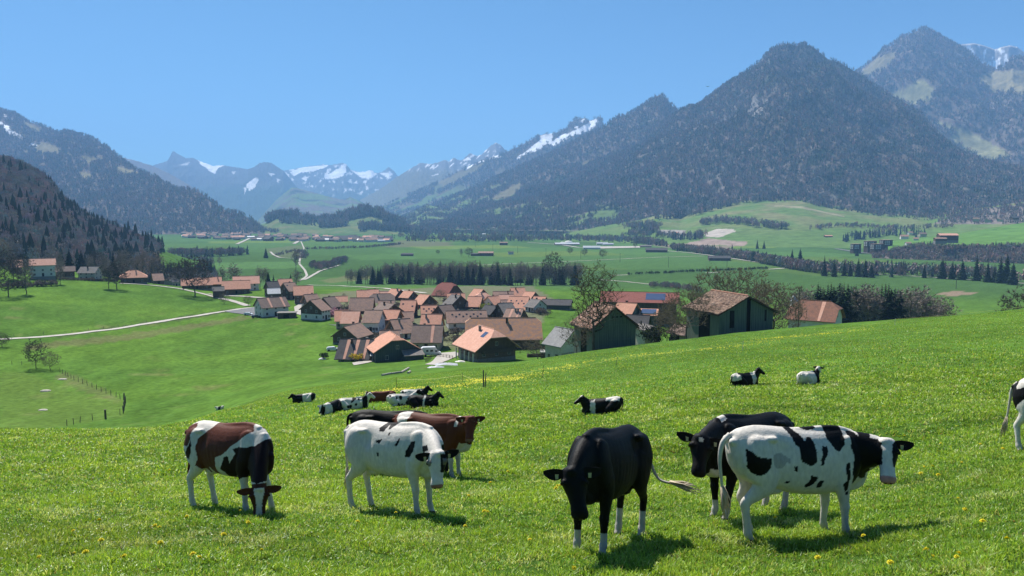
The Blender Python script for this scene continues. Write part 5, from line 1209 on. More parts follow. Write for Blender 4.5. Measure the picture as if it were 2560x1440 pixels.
# farms and halls on the plain
def F_(label, px, ybase, wpx, hpx, deg, roof, wall, name='barn', cat='barn', ratio=.45, hip=0., group=None, D=None, wins=(0, 0, 0)):
    if D is None: p = hit(px, ybase)
    else: q = pix(px, ybase, D); p = Vector((q[0], q[1], q[2]))
    m = wpx * p.y / F; hm = hpx * p.y / F; W = m * ratio
    L = max(4, (m - W * abs(math.sin(R(deg)))) / math.cos(R(deg)))
    ys = p.y + W * .5
    rise = min(W * .5 * .42, hm * .55)
    return house(name, label, (p.x * ys / p.y, ys, p.z), R(deg), L, W, max(2.5, hm - rise), rise, roof, wall, wall, hip, over=.6, base_h=.3, wins=wins, chim=0, cat=cat, group=group, detail=False)
F_('farm buildings with pale long roof in the middle of the plain', 1215, 640, 38, 11, -3, 'old', 'wood'); F_('low dark farm shed left of the pale-roofed plain farm', 1188, 640, 22, 7, -3, 'dark', 'wood')
F_('tiny barn with white wall right of the plain farm', 1277, 636, 14, 7, 5, 'dark', 'white'); F_('farmstead on the far side of the plain beside poles', 1259, 613, 20, 8, 3, 'old', 'wood')
F_('long pale hall in front of the two white domes', 1417, 613, 62, 6, 3, 'silver', 'wood'); F_('bright white hall right of the domes', 1479, 623, 44, 8, -4, 'silver', 'white'); F_('white hall group near the lorry yard', 1505, 612, 28, 6, 2, 'silver', 'white'); F_('long white hall beside the lorry yard', 1520, 613, 26, 5, 2, 'silver', 'white')
F_('dark barn by the field track, left of the two on the right plain', 1641, 631, 56, 11, -8, 'dark', 'wood'); F_('dark barn by the field track, nearer of the two on the right plain', 1798, 652, 56, 12, -8, 'dark', 'wood'); F_('low grey roof behind the left dark plain barn', 1614, 618, 28, 5, 2, 'grey', 'wood')
F_('half-sunken mound-roofed barn on the left plain', 1018, 640, 30, 7, 0, 'dark', 'wood', hip=.6)
for i, (x, y, w, h) in enumerate(((1210, 600, 8, 16), (1204, 602, 12, 9))): F_(('tall pale silo building beyond the plain', 'lower pale annex of the silo building')[i], x, y, w, h, 0, 'silver', 'cream', 'silo_building', 'industrial building', .8)
for x, w in ((1406, 15), (1421, 24)):
    p = hit(x, 609); m = w * p.y / F / 2; b = MB(); n = 16
    rings = [[(m * math.cos(TAU * j / n) * math.cos(k), m * math.sin(TAU * j / n) * math.cos(k), m * .62 * math.sin(k)) for j in range(n)] for k in (0, .35, .7, 1.05, 1.4)]
    loft_ = rings; base = 0
    for rg in rings: b.v += rg
    for i in range(4):
        for j in range(n): b.f.append((i * n + j, i * n + (j + 1) % n, (i + 1) * n + (j + 1) % n, (i + 1) * n + j)); b.m.append(0)
    b.f.append(tuple(4 * n + j for j in range(n))); b.m.append(0)
    r = empty('biogas_dome', p, 0, 'smaller white dome beyond the plain' if w == 15 else 'larger white pointed dome beyond the plain', 'dome'); b.build('dome', M['white'], r, True)
    rb_ = MB(); rb_.tube([(m * 1.01 * math.cos(TAU * j / n), m * 1.01 * math.sin(TAU * j / n), .8) for j in range(n + 1)], 1.0, 5, cap=False); rb_.build('ring_wall', M['stone'], r)
F_('barn with pale roof on the right terrace', 2368, 601, 46, 17, -6, 'pink', 'wood', D=1330); F_('low annex of the terrace barn', 2350, 603, 28, 9, -6, 'old', 'wood', D=1322)
F_('small shed with orange roof above the road bend', 2070, 598, 20, 10, 6, 'orange', 'wood', D=2050); F_('white farm with red roof on the grassy apron', 2030, 577, 22, 7, 3, 'orange', 'white', D=2350); F_('dark low farm behind the road bend', 2005, 592, 20, 6, 0, 'dark', 'wood', D=2200)
F_('white building with orange roof at the foot of the apron', 1688, 592, 16, 12, 2, 'orange', 'white', D=2300); F_('pale industrial hall at the foot of the apron', 1700, 600, 34, 9, 2, 'silver', 'cream', D=2250)
# flat-roofed apartment blocks
for i, (x, yb, w, h, lab) in enumerate(((2139, 624, 27, 14, 'leftmost and lowest dark apartment block by the valley road'), (2175, 620, 32, 17, 'rear left dark apartment block by the valley road'), (2192, 625, 34, 15, 'front middle dark apartment block by the valley road'), (2214, 624, 33, 24, 'tallest dark apartment block by the valley road'))):
    D = 1560 + (i == 1) * 30 - (i == 2) * 20; q = pix(x, yb, D); z0 = Hs(q[0], q[1]); m = w * D / F; hm = h * D / F + (q[2] - z0)
    r = empty('apartment_block', (q[0], q[1], z0), R(14), lab, 'apartment block'); L, W = m * .78, m * .5
    b = MB(); b.box(-L / 2, L / 2, -W / 2, W / 2, -2, hm); b.build('wall', M['timber'], r); b = MB(); b.box(-L / 2 - .6, L / 2 + .6, -W / 2 - .6, W / 2 + .6, hm + .003, hm + .6); b.build('roof', M['old'], r)
    for fl in range(3):
        for k in range(3):
            xx = -L * .42 + k * L * .2 + .1 * L; zz = hm - 2.9 - fl * 3.1
            if zz < 1: continue
            b = MB(); b.box(xx - L * .06, xx + L * .06, -W / 2 - 1.0, -W / 2 - .002, zz - .5, zz + 1.5); b.build('balcony', M['white'], r)
            if k < 2: b = MB(); b.box(-L / 2 - .9, -L / 2 - .002, -W * .3 + k * W * .4, -W * .1 + k * W * .4, zz - .5, zz + 1.5); b.build('balcony', M['white'], r)

# far village: rows of small houses, every one a body of its own
proto = {}
def tiny(k, roof, wall, L, W, h, rise):
    r = empty('village_house', (0, 0, 0)); b = MB(); x, y = L / 2, W / 2
    b.box(-x, x, -y, y, -1.5, h); b.add([(-x, -y, h), (-x, y, h), (-x, 0, h + rise), (x, -y, h), (x, y, h), (x, 0, h + rise)], [(0, 2, 1), (3, 4, 5)]); b.build('wall', M[wall], r)
    X, Y = x + .8, y + .8; e = h - rise / y * .8 + .1; b = MB()
    b.add([(-X, -Y, e), (X, -Y, e), (X, 0, h + rise + .2), (-X, 0, h + rise + .2), (-X, Y, e), (X, Y, e), (-X, -Y, e - .3), (X, -Y, e - .3), (-X, Y, e - .3), (X, Y, e - .3)], [(0, 1, 2, 3), (3, 2, 5, 4), (0, 6, 7, 1), (4, 5, 9, 8), (6, 0, 3), (8, 3, 4), (1, 7, 2), (5, 2, 9)]); b.build('roof', M[roof], r)
    return r
TP = [tiny(0, 'old', 'white', 13, 10, 4.5, 3), tiny(1, 'pink', 'white', 15, 10, 5, 2.8), tiny(2, 'dark', 'wood', 16, 11, 4, 3), tiny(3, 'brown', 'cream', 14, 10, 5, 3), tiny(4, 'silver', 'white', 16, 9, 4, 2)]
TPC = ['terracotta-roofed', 'pale-roofed', 'dark-roofed', 'brown-roofed', 'light-grey-roofed']; used = [False] * 5
def tinyhouse(px, py, D, grp, where, sc=1.0, pick=None):
    k = pick if pick is not None else random.choices(range(5), (4, 1.5, 4, 4, .6))[0]
    if D is None: p = hit(px, py)
    else: q = pix(px, py, D); p = Vector((q[0], q[1], q[2]))
    c = TP[k] if not used[k] else copy_tree(TP[k]); used[k] = True
    c.location = p; c.rotation_euler.z = R(random.uniform(-35, 35)); s = sc * random.uniform(.8, 1.25); c.scale = (s, s, s * random.uniform(.9, 1.1))
    tag(c, 'small %s house %s' % (TPC[k], where), 'house', 'small %s houses %s' % (TPC[k], grp))
for i in range(165):
    x = 455 + 520 * random.random() ** .95; lo = np.interp(x, [455, 560, 700, 980], [595, 600, 603, 606]); hi = np.interp(x, [455, 560, 700, 820, 980], [587, 587, 588.5, 590, 597])
    tinyhouse(x, random.uniform(hi, lo), None, 'in the far village', 'in the far village below the knolls', 1.3)
for i in range(42): tinyhouse(1300 + 110 * random.random(), random.uniform(566, 575), 3300 + random.uniform(-60, 100), 'below the foothills', 'in the hamlet below the foothills', .8)
for i in range(22): tinyhouse(1010 + 200 * random.random(), random.uniform(560, 572), 4050 + random.uniform(-40, 40), 'at the valley end', 'at the hazy valley end', .9)
for x, y, D in ((650, 575, 4000), (640, 572, 4000), (2270, 612, 1500), (2290, 600, 1560), (2305, 590, 1600), (2275, 585, 1620), (2260, 596, 1560), (2535, 548, 1900), (2500, 553, 1800), (2470, 555, 1800), (2440, 552, 1800), (1400, 470, 5200), (2437, 372, 5600), (2355, 305, 5600)): tinyhouse(x, y, D, 'scattered', 'standing alone on a slope', .9)
# ------------------------------------------------------------------ cattle
def coatmat():
    m, nt, b = newmat('coat'); b.inputs["Roughness"].default_value = 0.6; b.inputs["Specular IOR Level"].default_value = 0.14
    a = nd(nt, "ShaderNodeVertexColor"); a.layer_name = "col"
    n = nd(nt, "ShaderNodeTexNoise"); n.inputs["Scale"].default_value = 26; n.inputs["Detail"].default_value = 6
    nt.links.new(objvec(nt, (1, 1, .45)), n.inputs["Vector"])
    r = nd(nt, "ShaderNodeMapRange"); r.inputs[1].default_value = 0.3; r.inputs[2].default_value = 0.7; r.inputs[3].default_value = 0.86; r.inputs[4].default_value = 1.1
    nt.links.new(n.outputs[0], r.inputs[0])
    vm = nd(nt, "ShaderNodeVectorMath", operation='SCALE'); nt.links.new(a.outputs[0], vm.inputs[0]); nt.links.new(r.outputs[0], vm.inputs["Scale"])
    nt.links.new(vm.outputs[0], b.inputs["Base Color"])
    n2 = nd(nt, "ShaderNodeTexNoise"); n2.inputs["Scale"].default_value = 60; n2.inputs["Detail"].default_value = 5
    nt.links.new(objvec(nt, (1, 1, .3)), n2.inputs["Vector"])
    bp = nd(nt, "ShaderNodeBump"); bp.inputs["Strength"].default_value = 0.5; bp.inputs["Distance"].default_value = 0.01
    nt.links.new(n2.outputs[0], bp.inputs["Height"]); nt.links.new(bp.outputs[0], b.inputs["Normal"])
    return m
M['coat'] = coatmat()
M['eye'] = simple('eye', (0.006, 0.005, 0.004), rough=0.1, spec=0.6)
M['ear_tag'] = simple('ear_tag', (0.42, 0.42, 0.26), (0.38, 0.36, 0.18), rough=0.5)
WHT = np.array([0.66, 0.61, 0.54]); BLK = np.array([0.005, 0.005, 0.0055]); BRN = np.array([0.105, 0.030, 0.016]); PNK = np.array([0.50, 0.25, 0.23])

def loft(mb, rings):
    n = len(rings[0]); b = len(mb.v)
    for r in rings: mb.v += [tuple(map(float, p)) for p in r]
    for i in range(len(rings) - 1):
        for j in range(n):
            j2 = (j + 1) % n
            mb.f.append((b + i * n + j, b + i * n + j2, b + (i + 1) * n + j2, b + (i + 1) * n + j)); mb.m.append(0)
    mb.f.append(tuple(b + j for j in range(n))[::-1]); mb.f.append(tuple(b + (len(rings) - 1) * n + j for j in range(n))); mb.m += [0, 0]

def ell_chain(mb, pts, n=18, sub=5):
    """pts: (center, lateral half width (y), half thickness in the plane)"""
    C = [Vector(p[0]) for p in pts]; A = [p[1] for p in pts]; B = [p[2] for p in pts]
    k = len(C); rings = []
    def cr(a, b, c, d, t): return 0.5 * ((2 * b) + (c - a) * t + (2 * a - 5 * b + 4 * c - d) * t * t + (-a + 3 * b - 3 * c + d) * t ** 3)
    P = []; 
    for i in range(k - 1):
        i0, i3 = max(i - 1, 0), min(i + 2, k - 1)
        for s in range(sub):
            t = s / sub
            P.append((cr(C[i0], C[i], C[i + 1], C[i3], t), A[i] * (1 - t) + A[i + 1] * t, B[i] * (1 - t) + B[i + 1] * t))
    P.append((C[-1], A[-1], B[-1]))
    for i, (c, a, b) in enumerate(P):
        t = (P[min(i + 1, len(P) - 1)][0] - P[max(i - 1, 0)][0]).normalized()
        side = Vector((0, 1, 0)); side = (side - t * side.dot(t)).normalized()
        up = t.cross(side)
        rings.append([c + side * (a * math.cos(TAU * j / n)) + up * (b * math.sin(TAU * j / n)) for j in range(n)])
    # rounded ends
    def endcap(r, c, t, rad):
        return [[c + (Vector(p) - c) * s + t * rad * q for p in r] for s, q in ((.86, .5), (.5, .86), (.08, 1))]
    t0 = (P[0][0] - P[1][0]).normalized(); t1 = (P[-1][0] - P[-2][0]).normalized()
    e0 = endcap(rings[0], P[0][0], t0, min(P[0][1], P[0][2])); e1 = endcap(rings[-1], P[-1][0], t1, min(P[-1][1], P[-1][2]))
    loft(mb, e0[::-1] + rings + e1)

TORSO = [(-.90, 1.20, 1.02, .08), (-.85, 1.26, .86, .15), (-.78, 1.30, .76, .20), (-.66, 1.325, .69, .225), (-.50, 1.335, .645, .24), (-.36, 1.32, .61, .24), (-.18, 1.30, .56, .262), (.02, 1.285, .53, .278),
         (.20, 1.28, .52, .268), (.36, 1.288, .525, .235), (.50, 1.295, .55, .205), (.62, 1.265, .57, .185), (.72, 1.22, .62, .165), (.80, 1.14, .68, .13), (.86, 1.06, .76, .07)]
def torso(mb, dz=0, wide=1.0, roll=0.0):
    rings = []; n = 32
    for x, zt, zb, hw in TORSO:
        h = zt - zb; zc = zb + h * .46; ring = []
        for j in range(n):
            a = TAU * j / n; c, s = math.cos(a), math.sin(a)
            y = hw * .94 * wide * math.copysign(abs(c) ** .82, c)
            if s > 0:
                z = (zt - zc) * abs(s) ** 1.05
                y *= 1 - .18 * s ** 3
            else: z = -(zc - zb) * abs(s) ** .85
            ring.append((x, y + roll * z, zc + z + dz))
        rings.append(ring)
    loft(mb, rings)

def ball(mb, c, r, sc=(1, 1, 1)):
    ell_chain(mb, [((c[0] - r * sc[0] * .5, c[1], c[2]), r * sc[1] * .9, r * sc[2] * .9), ((c[0] + r * sc[0] * .5, c[1], c[2]), r * sc[1] * .9, r * sc[2] * .9)], 14, 2)

HEADS = [(-.045, -.070, .075, .050), (-.01, -.078, .108, .078), (.05, -.098, .124, .108), (.115, -.112, .130, .120), (.18, -.115, .110, .114), (.25, -.110, .089, .097), (.32, -.102, .079, .082), (.38, -.098, .084, .076), (.425, -.098, .089, .070), (.455, -.100, .080, .058), (.475, -.104, .055, .038)]
def make_cow(name, front, rear, poll, hf, hu, coat, scale=1.0, lying=False, legs=None, tail=None, label='', group=None, head_in=None, tags=(1, -1), cat='cow', dx0=0.0, girth=1.0, shade_hi=1.0, voxel=.0135, earang=0.0):
    """front/rear: world points between the front feet / hind feet. poll: head top in body frame.
       hf: muzzle direction, hu: forehead normal, both in the body frame"""
    fr = Vector(front); re = Vector(rear)
    d = (fr - re); head = math.atan2(d.y, d.x)
    ctr = (fr + re) / 2 + Vector((math.cos(head), math.sin(head), 0)) * dx0
    cz = Hs(ctr.x, ctr.y)
    ch, sh = math.cos(head), math.sin(head)
    def gl(x, y): return (Hs(ctr.x + (x * ch - y * sh) * scale, ctr.y + (x * sh + y * ch) * scale) - cz) / scale
    gx = (gl(.55, 0) - gl(-.62, 0)) / 1.17; gy = (gl(0, .18) - gl(0, -.18)) / .36
    mb = MB(); dz = -.60 if lying else 0.0; poll = (poll[0], poll[1], poll[2] - (.10 if lying else 0))
    torso(mb, dz, 1.14 if lying else girth, .12 if lying else 0)
    # hip hooks, pins, shoulder masses, brisket
    for s in (1, -1):
        ball(mb, (-.47, s * .16, 1.215 + dz), .050, (2.0, 1, .8)); ball(mb, (-.86, s * .070, 1.17 + dz), .05)
        ell_chain(mb, [((.50, s * .115, 1.17 + dz), .05, .12), ((.56, s * .145, .98 + dz), .075, .16), ((.52, s * .155, .80 + dz), .08, .14)], 16, 4)
        ell_chain(mb, [((-.60, s * .13, 1.16 + dz), .10, .16), ((-.62, s * .15, .98 + dz), .115, .20), ((-.56, s * .15, .82 + dz), .10, .17)], 16, 4)
    ell_chain(mb, [((.60, 0, .60 + dz), .10, .07), ((.78, 0, .66 + dz), .09, .09), ((.84, 0, .84 + dz), .07, .08)], 14, 4)
    ell_chain(mb, [((-.3, 0, .60 + dz), .12, .06), ((-.42, 0, .60 + dz), .10, .07), ((-.52, 0, .66 + dz), .08, .06)], 14, 3)
    # spine
    ell_chain(mb, [((-.86, 0, 1.24 + dz), .03, .03), ((-.6, 0, 1.315 + dz), .035, .025), ((-.1, 0, 1.285 + dz), .035, .022), ((.42, 0, 1.30 + dz), .04, .025), ((.66, 0, 1.235 + dz), .05, .04)], 10, 4)
    lg = legs or {}
    if not lying:
        for key, s in (('fl', 1), ('fr', -1)):
            fx, fy, kn = lg.get(key, (0, 0, 0))
            X = .53 + fx; Y = s * .145 + fy
            ell_chain(mb, [((.51, s * .155, .82), .085, .145), ((.47 + fx * .15, s * .15, .68), .078, .115), ((.485 + fx * .35, s * .148 + fy * .3, .55), .060, .080), ((.50 + fx * .55 + kn, s * .147 + fy * .5, .44), .048, .058), ((.51 + fx * .65 + kn, s * .145 + fy * .65, .385), .054, .060),
                (((.512 + fx * .75 + kn * .6), s * .145 + fy * .75, .30), .040, .045), ((X - .012, Y, .16), .036, .041), ((X - .005, Y, .115), .046, .050), ((X + .015, Y, .06), .036, .040), ((X + .03, Y, .012), .048, .058)], 14, 4)
        for key, s in (('hl', 1), ('hr', -1)):
            fx, fy, kn = lg.get(key, (0, 0, 0))
            X = -.66 + fx; Y = s * .14 + fy
            ell_chain(mb, [((-.60, s * .14, .98), .115, .23), ((-.55, s * .155, .82), .105, .205), ((-.545, s * .16, .70), .085, .155), ((-.60 + fx * .3, s * .155 + fy * .3, .61), .062, .105), ((-.68 + fx * .55, s * .145 + fy * .5, .53), .045, .072), ((-.725 + fx * .65, s * .14 + fy * .6, .475), .046, .064),
                ((-.715 + fx * .75, Y, .40), .039, .052), ((-.695 + fx * .9, Y, .27), .038, .044), ((X - .02, Y, .16), .039, .044), ((X - .01, Y, .115), .047, .051), ((X + .015, Y, .06), .037, .042), ((X + .03, Y, .012), .05, .06)], 14, 4)
    else:
        for s in (1, -1):
            ell_chain(mb, [((.50, s * .19, .38), .09, .14), ((.56, s * .20, .22), .075, .10), ((.72, s * .17, .09), .055, .06), ((.62, s * .15, .05), .045, .045), ((.48, s * .13, .04), .04, .04)], 14, 4)
            ell_chain(mb, [((-.62, s * .20, .50), .13, .19), ((-.45, s * .29, .32), .12, .19), ((-.30, s * .34, .18), .09, .14), ((-.36, s * .36, .09), .06, .07), ((-.60, s * .34, .06), .045, .05), ((-.38, s * .36, .035), .04, .04)], 14, 4)
        ell_chain(mb, [((-.5, 0, .08), .26, .10), ((0, 0, .06), .30, .10), ((.5, 0, .10), .2, .12)], 14, 4)
    # neck
    poll = Vector(poll); hf = Vector(hf).normalized(); hu = Vector(hu); hu = (hu - hf * hu.dot(hf)).normalized(); hs = hu.cross(hf)
    nb = Vector((.58, 0, .98 + dz)); ne = poll + hf * .07 - hu * .085
    m1 = nb.lerp(ne, .33) + Vector((.04, 0, .03)); m2 = nb.lerp(ne, .68) + Vector((.02, 0, .04 if hf.z < -.9 and poll.z < .8 else .015))
    secs = []
    N = 12
    for i in range(N + 1):
        t = i / N; a = (1 - t) ** 3; b_ = 3 * (1 - t) ** 2 * t; c_ = 3 * (1 - t) * t * t; d_ = t ** 3
        c = nb * a + m1 * b_ + m2 * c_ + ne * d_
        secs.append((c, (.150 + .03 * lying) * (1 - t) + (.088 + .02 * lying) * t, .290 * (1 - t) ** 1.15 + .132 * (1 - (1 - t) ** 1.15)))
    rings = []; n = 20; prevS = Vector((0, 1, 0))
    for i, (c, a, b) in enumerate(secs):
        t = (secs[min(i + 1, N)][0] - secs[max(i - 1, 0)][0]).normalized()
        w = i / N
        side = (Vector((0, 1, 0)) * (1 - w) + hs * (w if hs.dot(Vector((0, 1, 0))) > 0 or True else -w))
        if side.length < .05: side = prevS
        side = (side - t * side.dot(t)).normalized(); prevS = side
        up = t.cross(side)
        rings.append([c + side * (a * math.cos(TAU * j / n)) + up * (b * math.sin(TAU * j / n)) for j in range(n)])
    loft(mb, rings)
    # dewlap
    up_last = Vector((0, 0, -1))
    ell_chain(mb, [((.80, 0, .74 + dz), .05, .08), (tuple(nb.lerp(ne, .45) + up_last * .18 + Vector((.05, 0, 0))), .04, .09), (tuple(ne + up_last * .06), .045, .07)], 10, 5)
    # head
    rings = []
    for s, uo, hw, hh in HEADS:
        ring = []
        for j in range(20):
            a = TAU * j / 20; c, q = math.cos(a), math.sin(a)
            w = hw * (1 - (.25 * max(0, -q)))
            ring.append(poll + hf * s + hu * (uo + hh * math.copysign(abs(q) ** .9, q)) + hs * (w * math.copysign(abs(c) ** .85, c)))
        rings.append(ring)
    loft(mb, rings)
    for s in (1, -1):   # brow, jaw, nostril pads
        for (q, uo, yy, r) in ((.11, -.045, .092, .038), (.16, -.19, .055, .045), (.45, -.085, .038, .030), (.07, -.15, .07, .06)):
            p = poll + hf * q + hu * uo + hs * (s * yy); ball(mb, p, r)
    p = poll + hf * .01 - hu * .035; ball(mb, p, .06)
    me = mb.mesh('tmp'); o = link('tmp', me)
    md = o.modifiers.new('r', 'REMESH'); md.mode = 'VOXEL'; md.voxel_size = voxel; md.use_smooth_shade = True
    sm = o.modifiers.new('s', 'SMOOTH'); sm.factor = .5; sm.iterations = 5
    dg = bpy.context.evaluated_depsgraph_get(); em = bpy.data.meshes.new_from_object(o.evaluated_get(dg))
    bpy.data.objects.remove(o)
    V = np.empty(len(em.vertices) * 3, np.float32); em.vertices.foreach_get('co', V); V = V.reshape(-1, 3).astype(float)
    lp = np.empty(len(em.loops), np.int32); em.loops.foreach_get('vertex_index', lp)
    Fq = lp.reshape(-1, 4) if len(lp) == 4 * len(em.polygons) else None
    if Fq is None:
        Fl = [tuple(p.vertices) for p in em.polygons]
        faces = [np.array([f for f in Fl if len(f) == 3]).reshape(-1, 3), np.array([f for f in Fl if len(f) == 4]).reshape(-1, 4)]
    else: faces = [Fq]
    bpy.data.meshes.remove(em)
    # small muscle relief: ribs and flank hollow
    rib = smooth(-.30, -.15, V[:, 0]) * smooth(.42, .25, V[:, 0]) * smooth(.62, .8, V[:, 2] - dz) * smooth(1.24, 1.1, V[:, 2] - dz)
    V[:, 1] -= np.sign(V[:, 1]) * rib * .0030 * (.7 + .7 * np.sin((V[:, 0] + .25 * (V[:, 2] - dz)) * 68 + 2 * pnoise(V[:, 0] * 3, V[:, 2] * 3, 9))) * (.5 + pnoise(V[:, 0] * 4, V[:, 2] * 4, 10))
    fl = np.exp(-((V[:, 0] + .33) / .10) ** 2 - ((V[:, 2] - dz - 1.08) / .10) ** 2); V[:, 1] -= np.sign(V[:, 1]) * fl * .035
    body = (V[:, 0] + 0, V[:, 1] + 0, V[:, 2] - dz)
    hv = V - np.array(poll); S = hv @ np.array(hf); U = hv @ np.array(hu); Y = hv @ np.array(hs)
    inhead = (S > -.07) & (S < .52) & (np.abs(Y) < .17) & (U > -.26) & (U < .09)
    inhead &= ~((V[:, 0] < .62) & (V[:, 2] - dz > .5))
    colr = coat(body[0], body[1], body[2], inhead, S, Y, U)
    # hooves
    if not lying: colr = np.where((V[:, 2] < .045)[:, None], np.array([.10, .085, .06]), colr)
    # ears, tail, as further surface of the same body
    eb = MB(); ecol = []
    for s in (1, -1):
        base = poll + hf * .015 - hu * .045 + hs * (s * .085)
        out = (hs * s * 1.0 - hf * (.10 - earang) - hu * .12).normalized(); wd = (hf * .55 - Vector((0, 0, .85))); wd = (wd - out * wd.dot(out)).normalized()
        nn = out.cross(wd).normalized()
        if nn.dot(hf + hu) < 0: nn = -nn
        rr = []
        for i in range(9):
            t = i / 8; w = .052 * math.sin(math.pi * (t * .86 + .10)) ** .75 + .006; c = base + out * (t * .205) + wd * (.02 * math.sin(t * 3))
            ring = []
            for j in range(10):
                a = TAU * j / 10; q = math.cos(a)
                ring.append(c + wd * (w * q) + nn * (.010 * math.sin(a) - .03 * (1 - q * q) * (1 - t * .5) * math.sin(min(1, t * 2 + .3))))
            rr.append(ring)
        loft(eb, rr)
    ne_ = len(eb.v)
    tl = tail or [(-.88, 0, 1.235), (-.955, 0, 1.17), (-.975, 0, 1.0), (-.96, 0, .75), (-.955, 0, .52)]
    if lying: tl = [(-.88, 0, .62), (-.915, .03, .45), (-.90, .10, .25), (-.84, .22, .08)]
    tr = [.034, .030, .022, .017, .017] if len(tl) == 5 else list(np.linspace(.034, .016, len(tl)))
    # resample the tail smoothly
    pts = [Vector(p) for p in tl]; dense = []; rad = []
    for i in range(len(pts) - 1):
        p0, p1, p2, p3 = pts[max(i - 1, 0)], pts[i], pts[i + 1], pts[min(i + 2, len(pts) - 1)]
        for k in range(5):
            t = k / 5; dense.append(0.5 * ((2 * p1) + (p2 - p0) * t + (2 * p0 - 5 * p1 + 4 * p2 - p3) * t * t + (-p0 + 3 * p1 - 3 * p2 + p3) * t ** 3)); rad.append(tr[i] * (1 - t) + tr[i + 1] * t)
    dense.append(pts[-1]); rad.append(tr[-1]); eb.tube(dense, rad, 8)
    nt_ = len(eb.v)
    e = pts[-1]; dr = (pts[-1] - pts[-2]).normalized()
    rr = random.Random(hash(name) & 255)
    for k in range(0 if lying else 26):
        o1 = Vector((rr.gauss(0, .011), rr.gauss(0, .011), rr.gauss(0, .011))); L = rr.uniform(.16, .30)
        o2 = Vector((rr.gauss(0, .028), rr.gauss(0, .028), rr.gauss(0, .028)))
        eb.tube([e - dr * .08 + o1 * .6, e + dr * L * .45 + o1 * 1.9 + o2 * .5, e + dr * L + o2], [.010, .009, .002], 4)
    EV = np.array(eb.v)
    ecol = np.zeros((len(EV), 3))
    ecol[:ne_] = coat.ear if hasattr(coat, 'ear') else BLK
    tz = EV[ne_:nt_, 2] - dz
    ecol[ne_:nt_] = coat.tail(tz) if hasattr(coat, 'tail') else BLK
    ecol[nt_:] = getattr(coat, 'switch', WHT * np.array([.8, .72, .6]))
    nb0 = len(V); V = np.vstack([V, EV]); colr = np.vstack([colr, ecol])
    faces.append(np.array([[i + nb0 for i in f] for f in eb.f if len(f) == 4]).reshape(-1, 4))
    tri = []
    for f in eb.f:
        if len(f) > 4: tri += [(f[0] + nb0, f[k] + nb0, f[k + 1] + nb0) for k in range(1, len(f) - 1)]
    faces.insert(0, np.array(tri).reshape(-1, 3))
    # eyes and nostrils belong to the same skin
    hb = MB()
    for s in (1, -1):
        c = poll + hf * .118 - hu * .062 + hs * (s * .117); ball(hb, c, .022)
        c = poll + hf * .472 - hu * .088 + hs * (s * .030); ball(hb, c, .013)
    HV = np.array(hb.v); nb1 = len(V); V = np.vstack([V, HV]); colr = np.vstack([colr, np.tile(np.array([.008, .006, .006]), (len(HV), 1))])
    faces.append(np.array([[i + nb1 for i in f] for f in hb.f if len(f) == 4]).reshape(-1, 4))
    tri = [(f[0] + nb1, f[k] + nb1, f[k + 1] + nb1) for f in hb.f if len(f) > 4 for k in range(1, len(f) - 1)]
    faces.append(np.array(tri).reshape(-1, 3))
    # follow the slope of the ground
    def shear(P):
        P = np.array(P, float); w = np.clip(1 - P[:, 2] / .72, 0, 1) if not lying else np.ones(len(P))
        P[:, 2] += gx * P[:, 0] + gy * P[:, 1] * w
        return P
    V = shear(V)
    fl = {3: [f for f in faces if len(f) and f.shape[1] == 3], 4: [f for f in faces if len(f) and f.shape[1] == 4]}
    ff = [np.vstack(v) for v in fl.values() if v]
    root = empty(name, (ctr.x, ctr.y, cz - .012), head, label, cat, group, scale=scale)
    link('body', npmesh('body', V, ff, colr, smooth_=True), M['coat'], root)
    for s in tags:
        base = poll + hf * .03 - hu * .045 + hs * (s * .085) + (hs * s).normalized() * .075 + hf * .0 + Vector((0, 0, -.02))
        tb = MB(); w = hs * .017; h = (hf * .2 + Vector((0, 0, -1))).normalized() * .024; nn = w.cross(h).normalized() * .003
        if nn.dot(hf + hu) < 0: nn = -nn
        o_ = nn * 5
        c = [base + o_ + a * w + b * h + q * nn for q in (0, 1) for a, b in ((-1, -1), (1, -1), (.8, 1), (-.8, 1))]
        tb.add(shear(c), [(3, 2, 1, 0), (4, 5, 6, 7), (0, 1, 5, 4), (1, 2, 6, 5), (2, 3, 7, 6), (3, 0, 4, 7)])
        tb.build('ear_tag', M['ear_tag'], root)
    return root

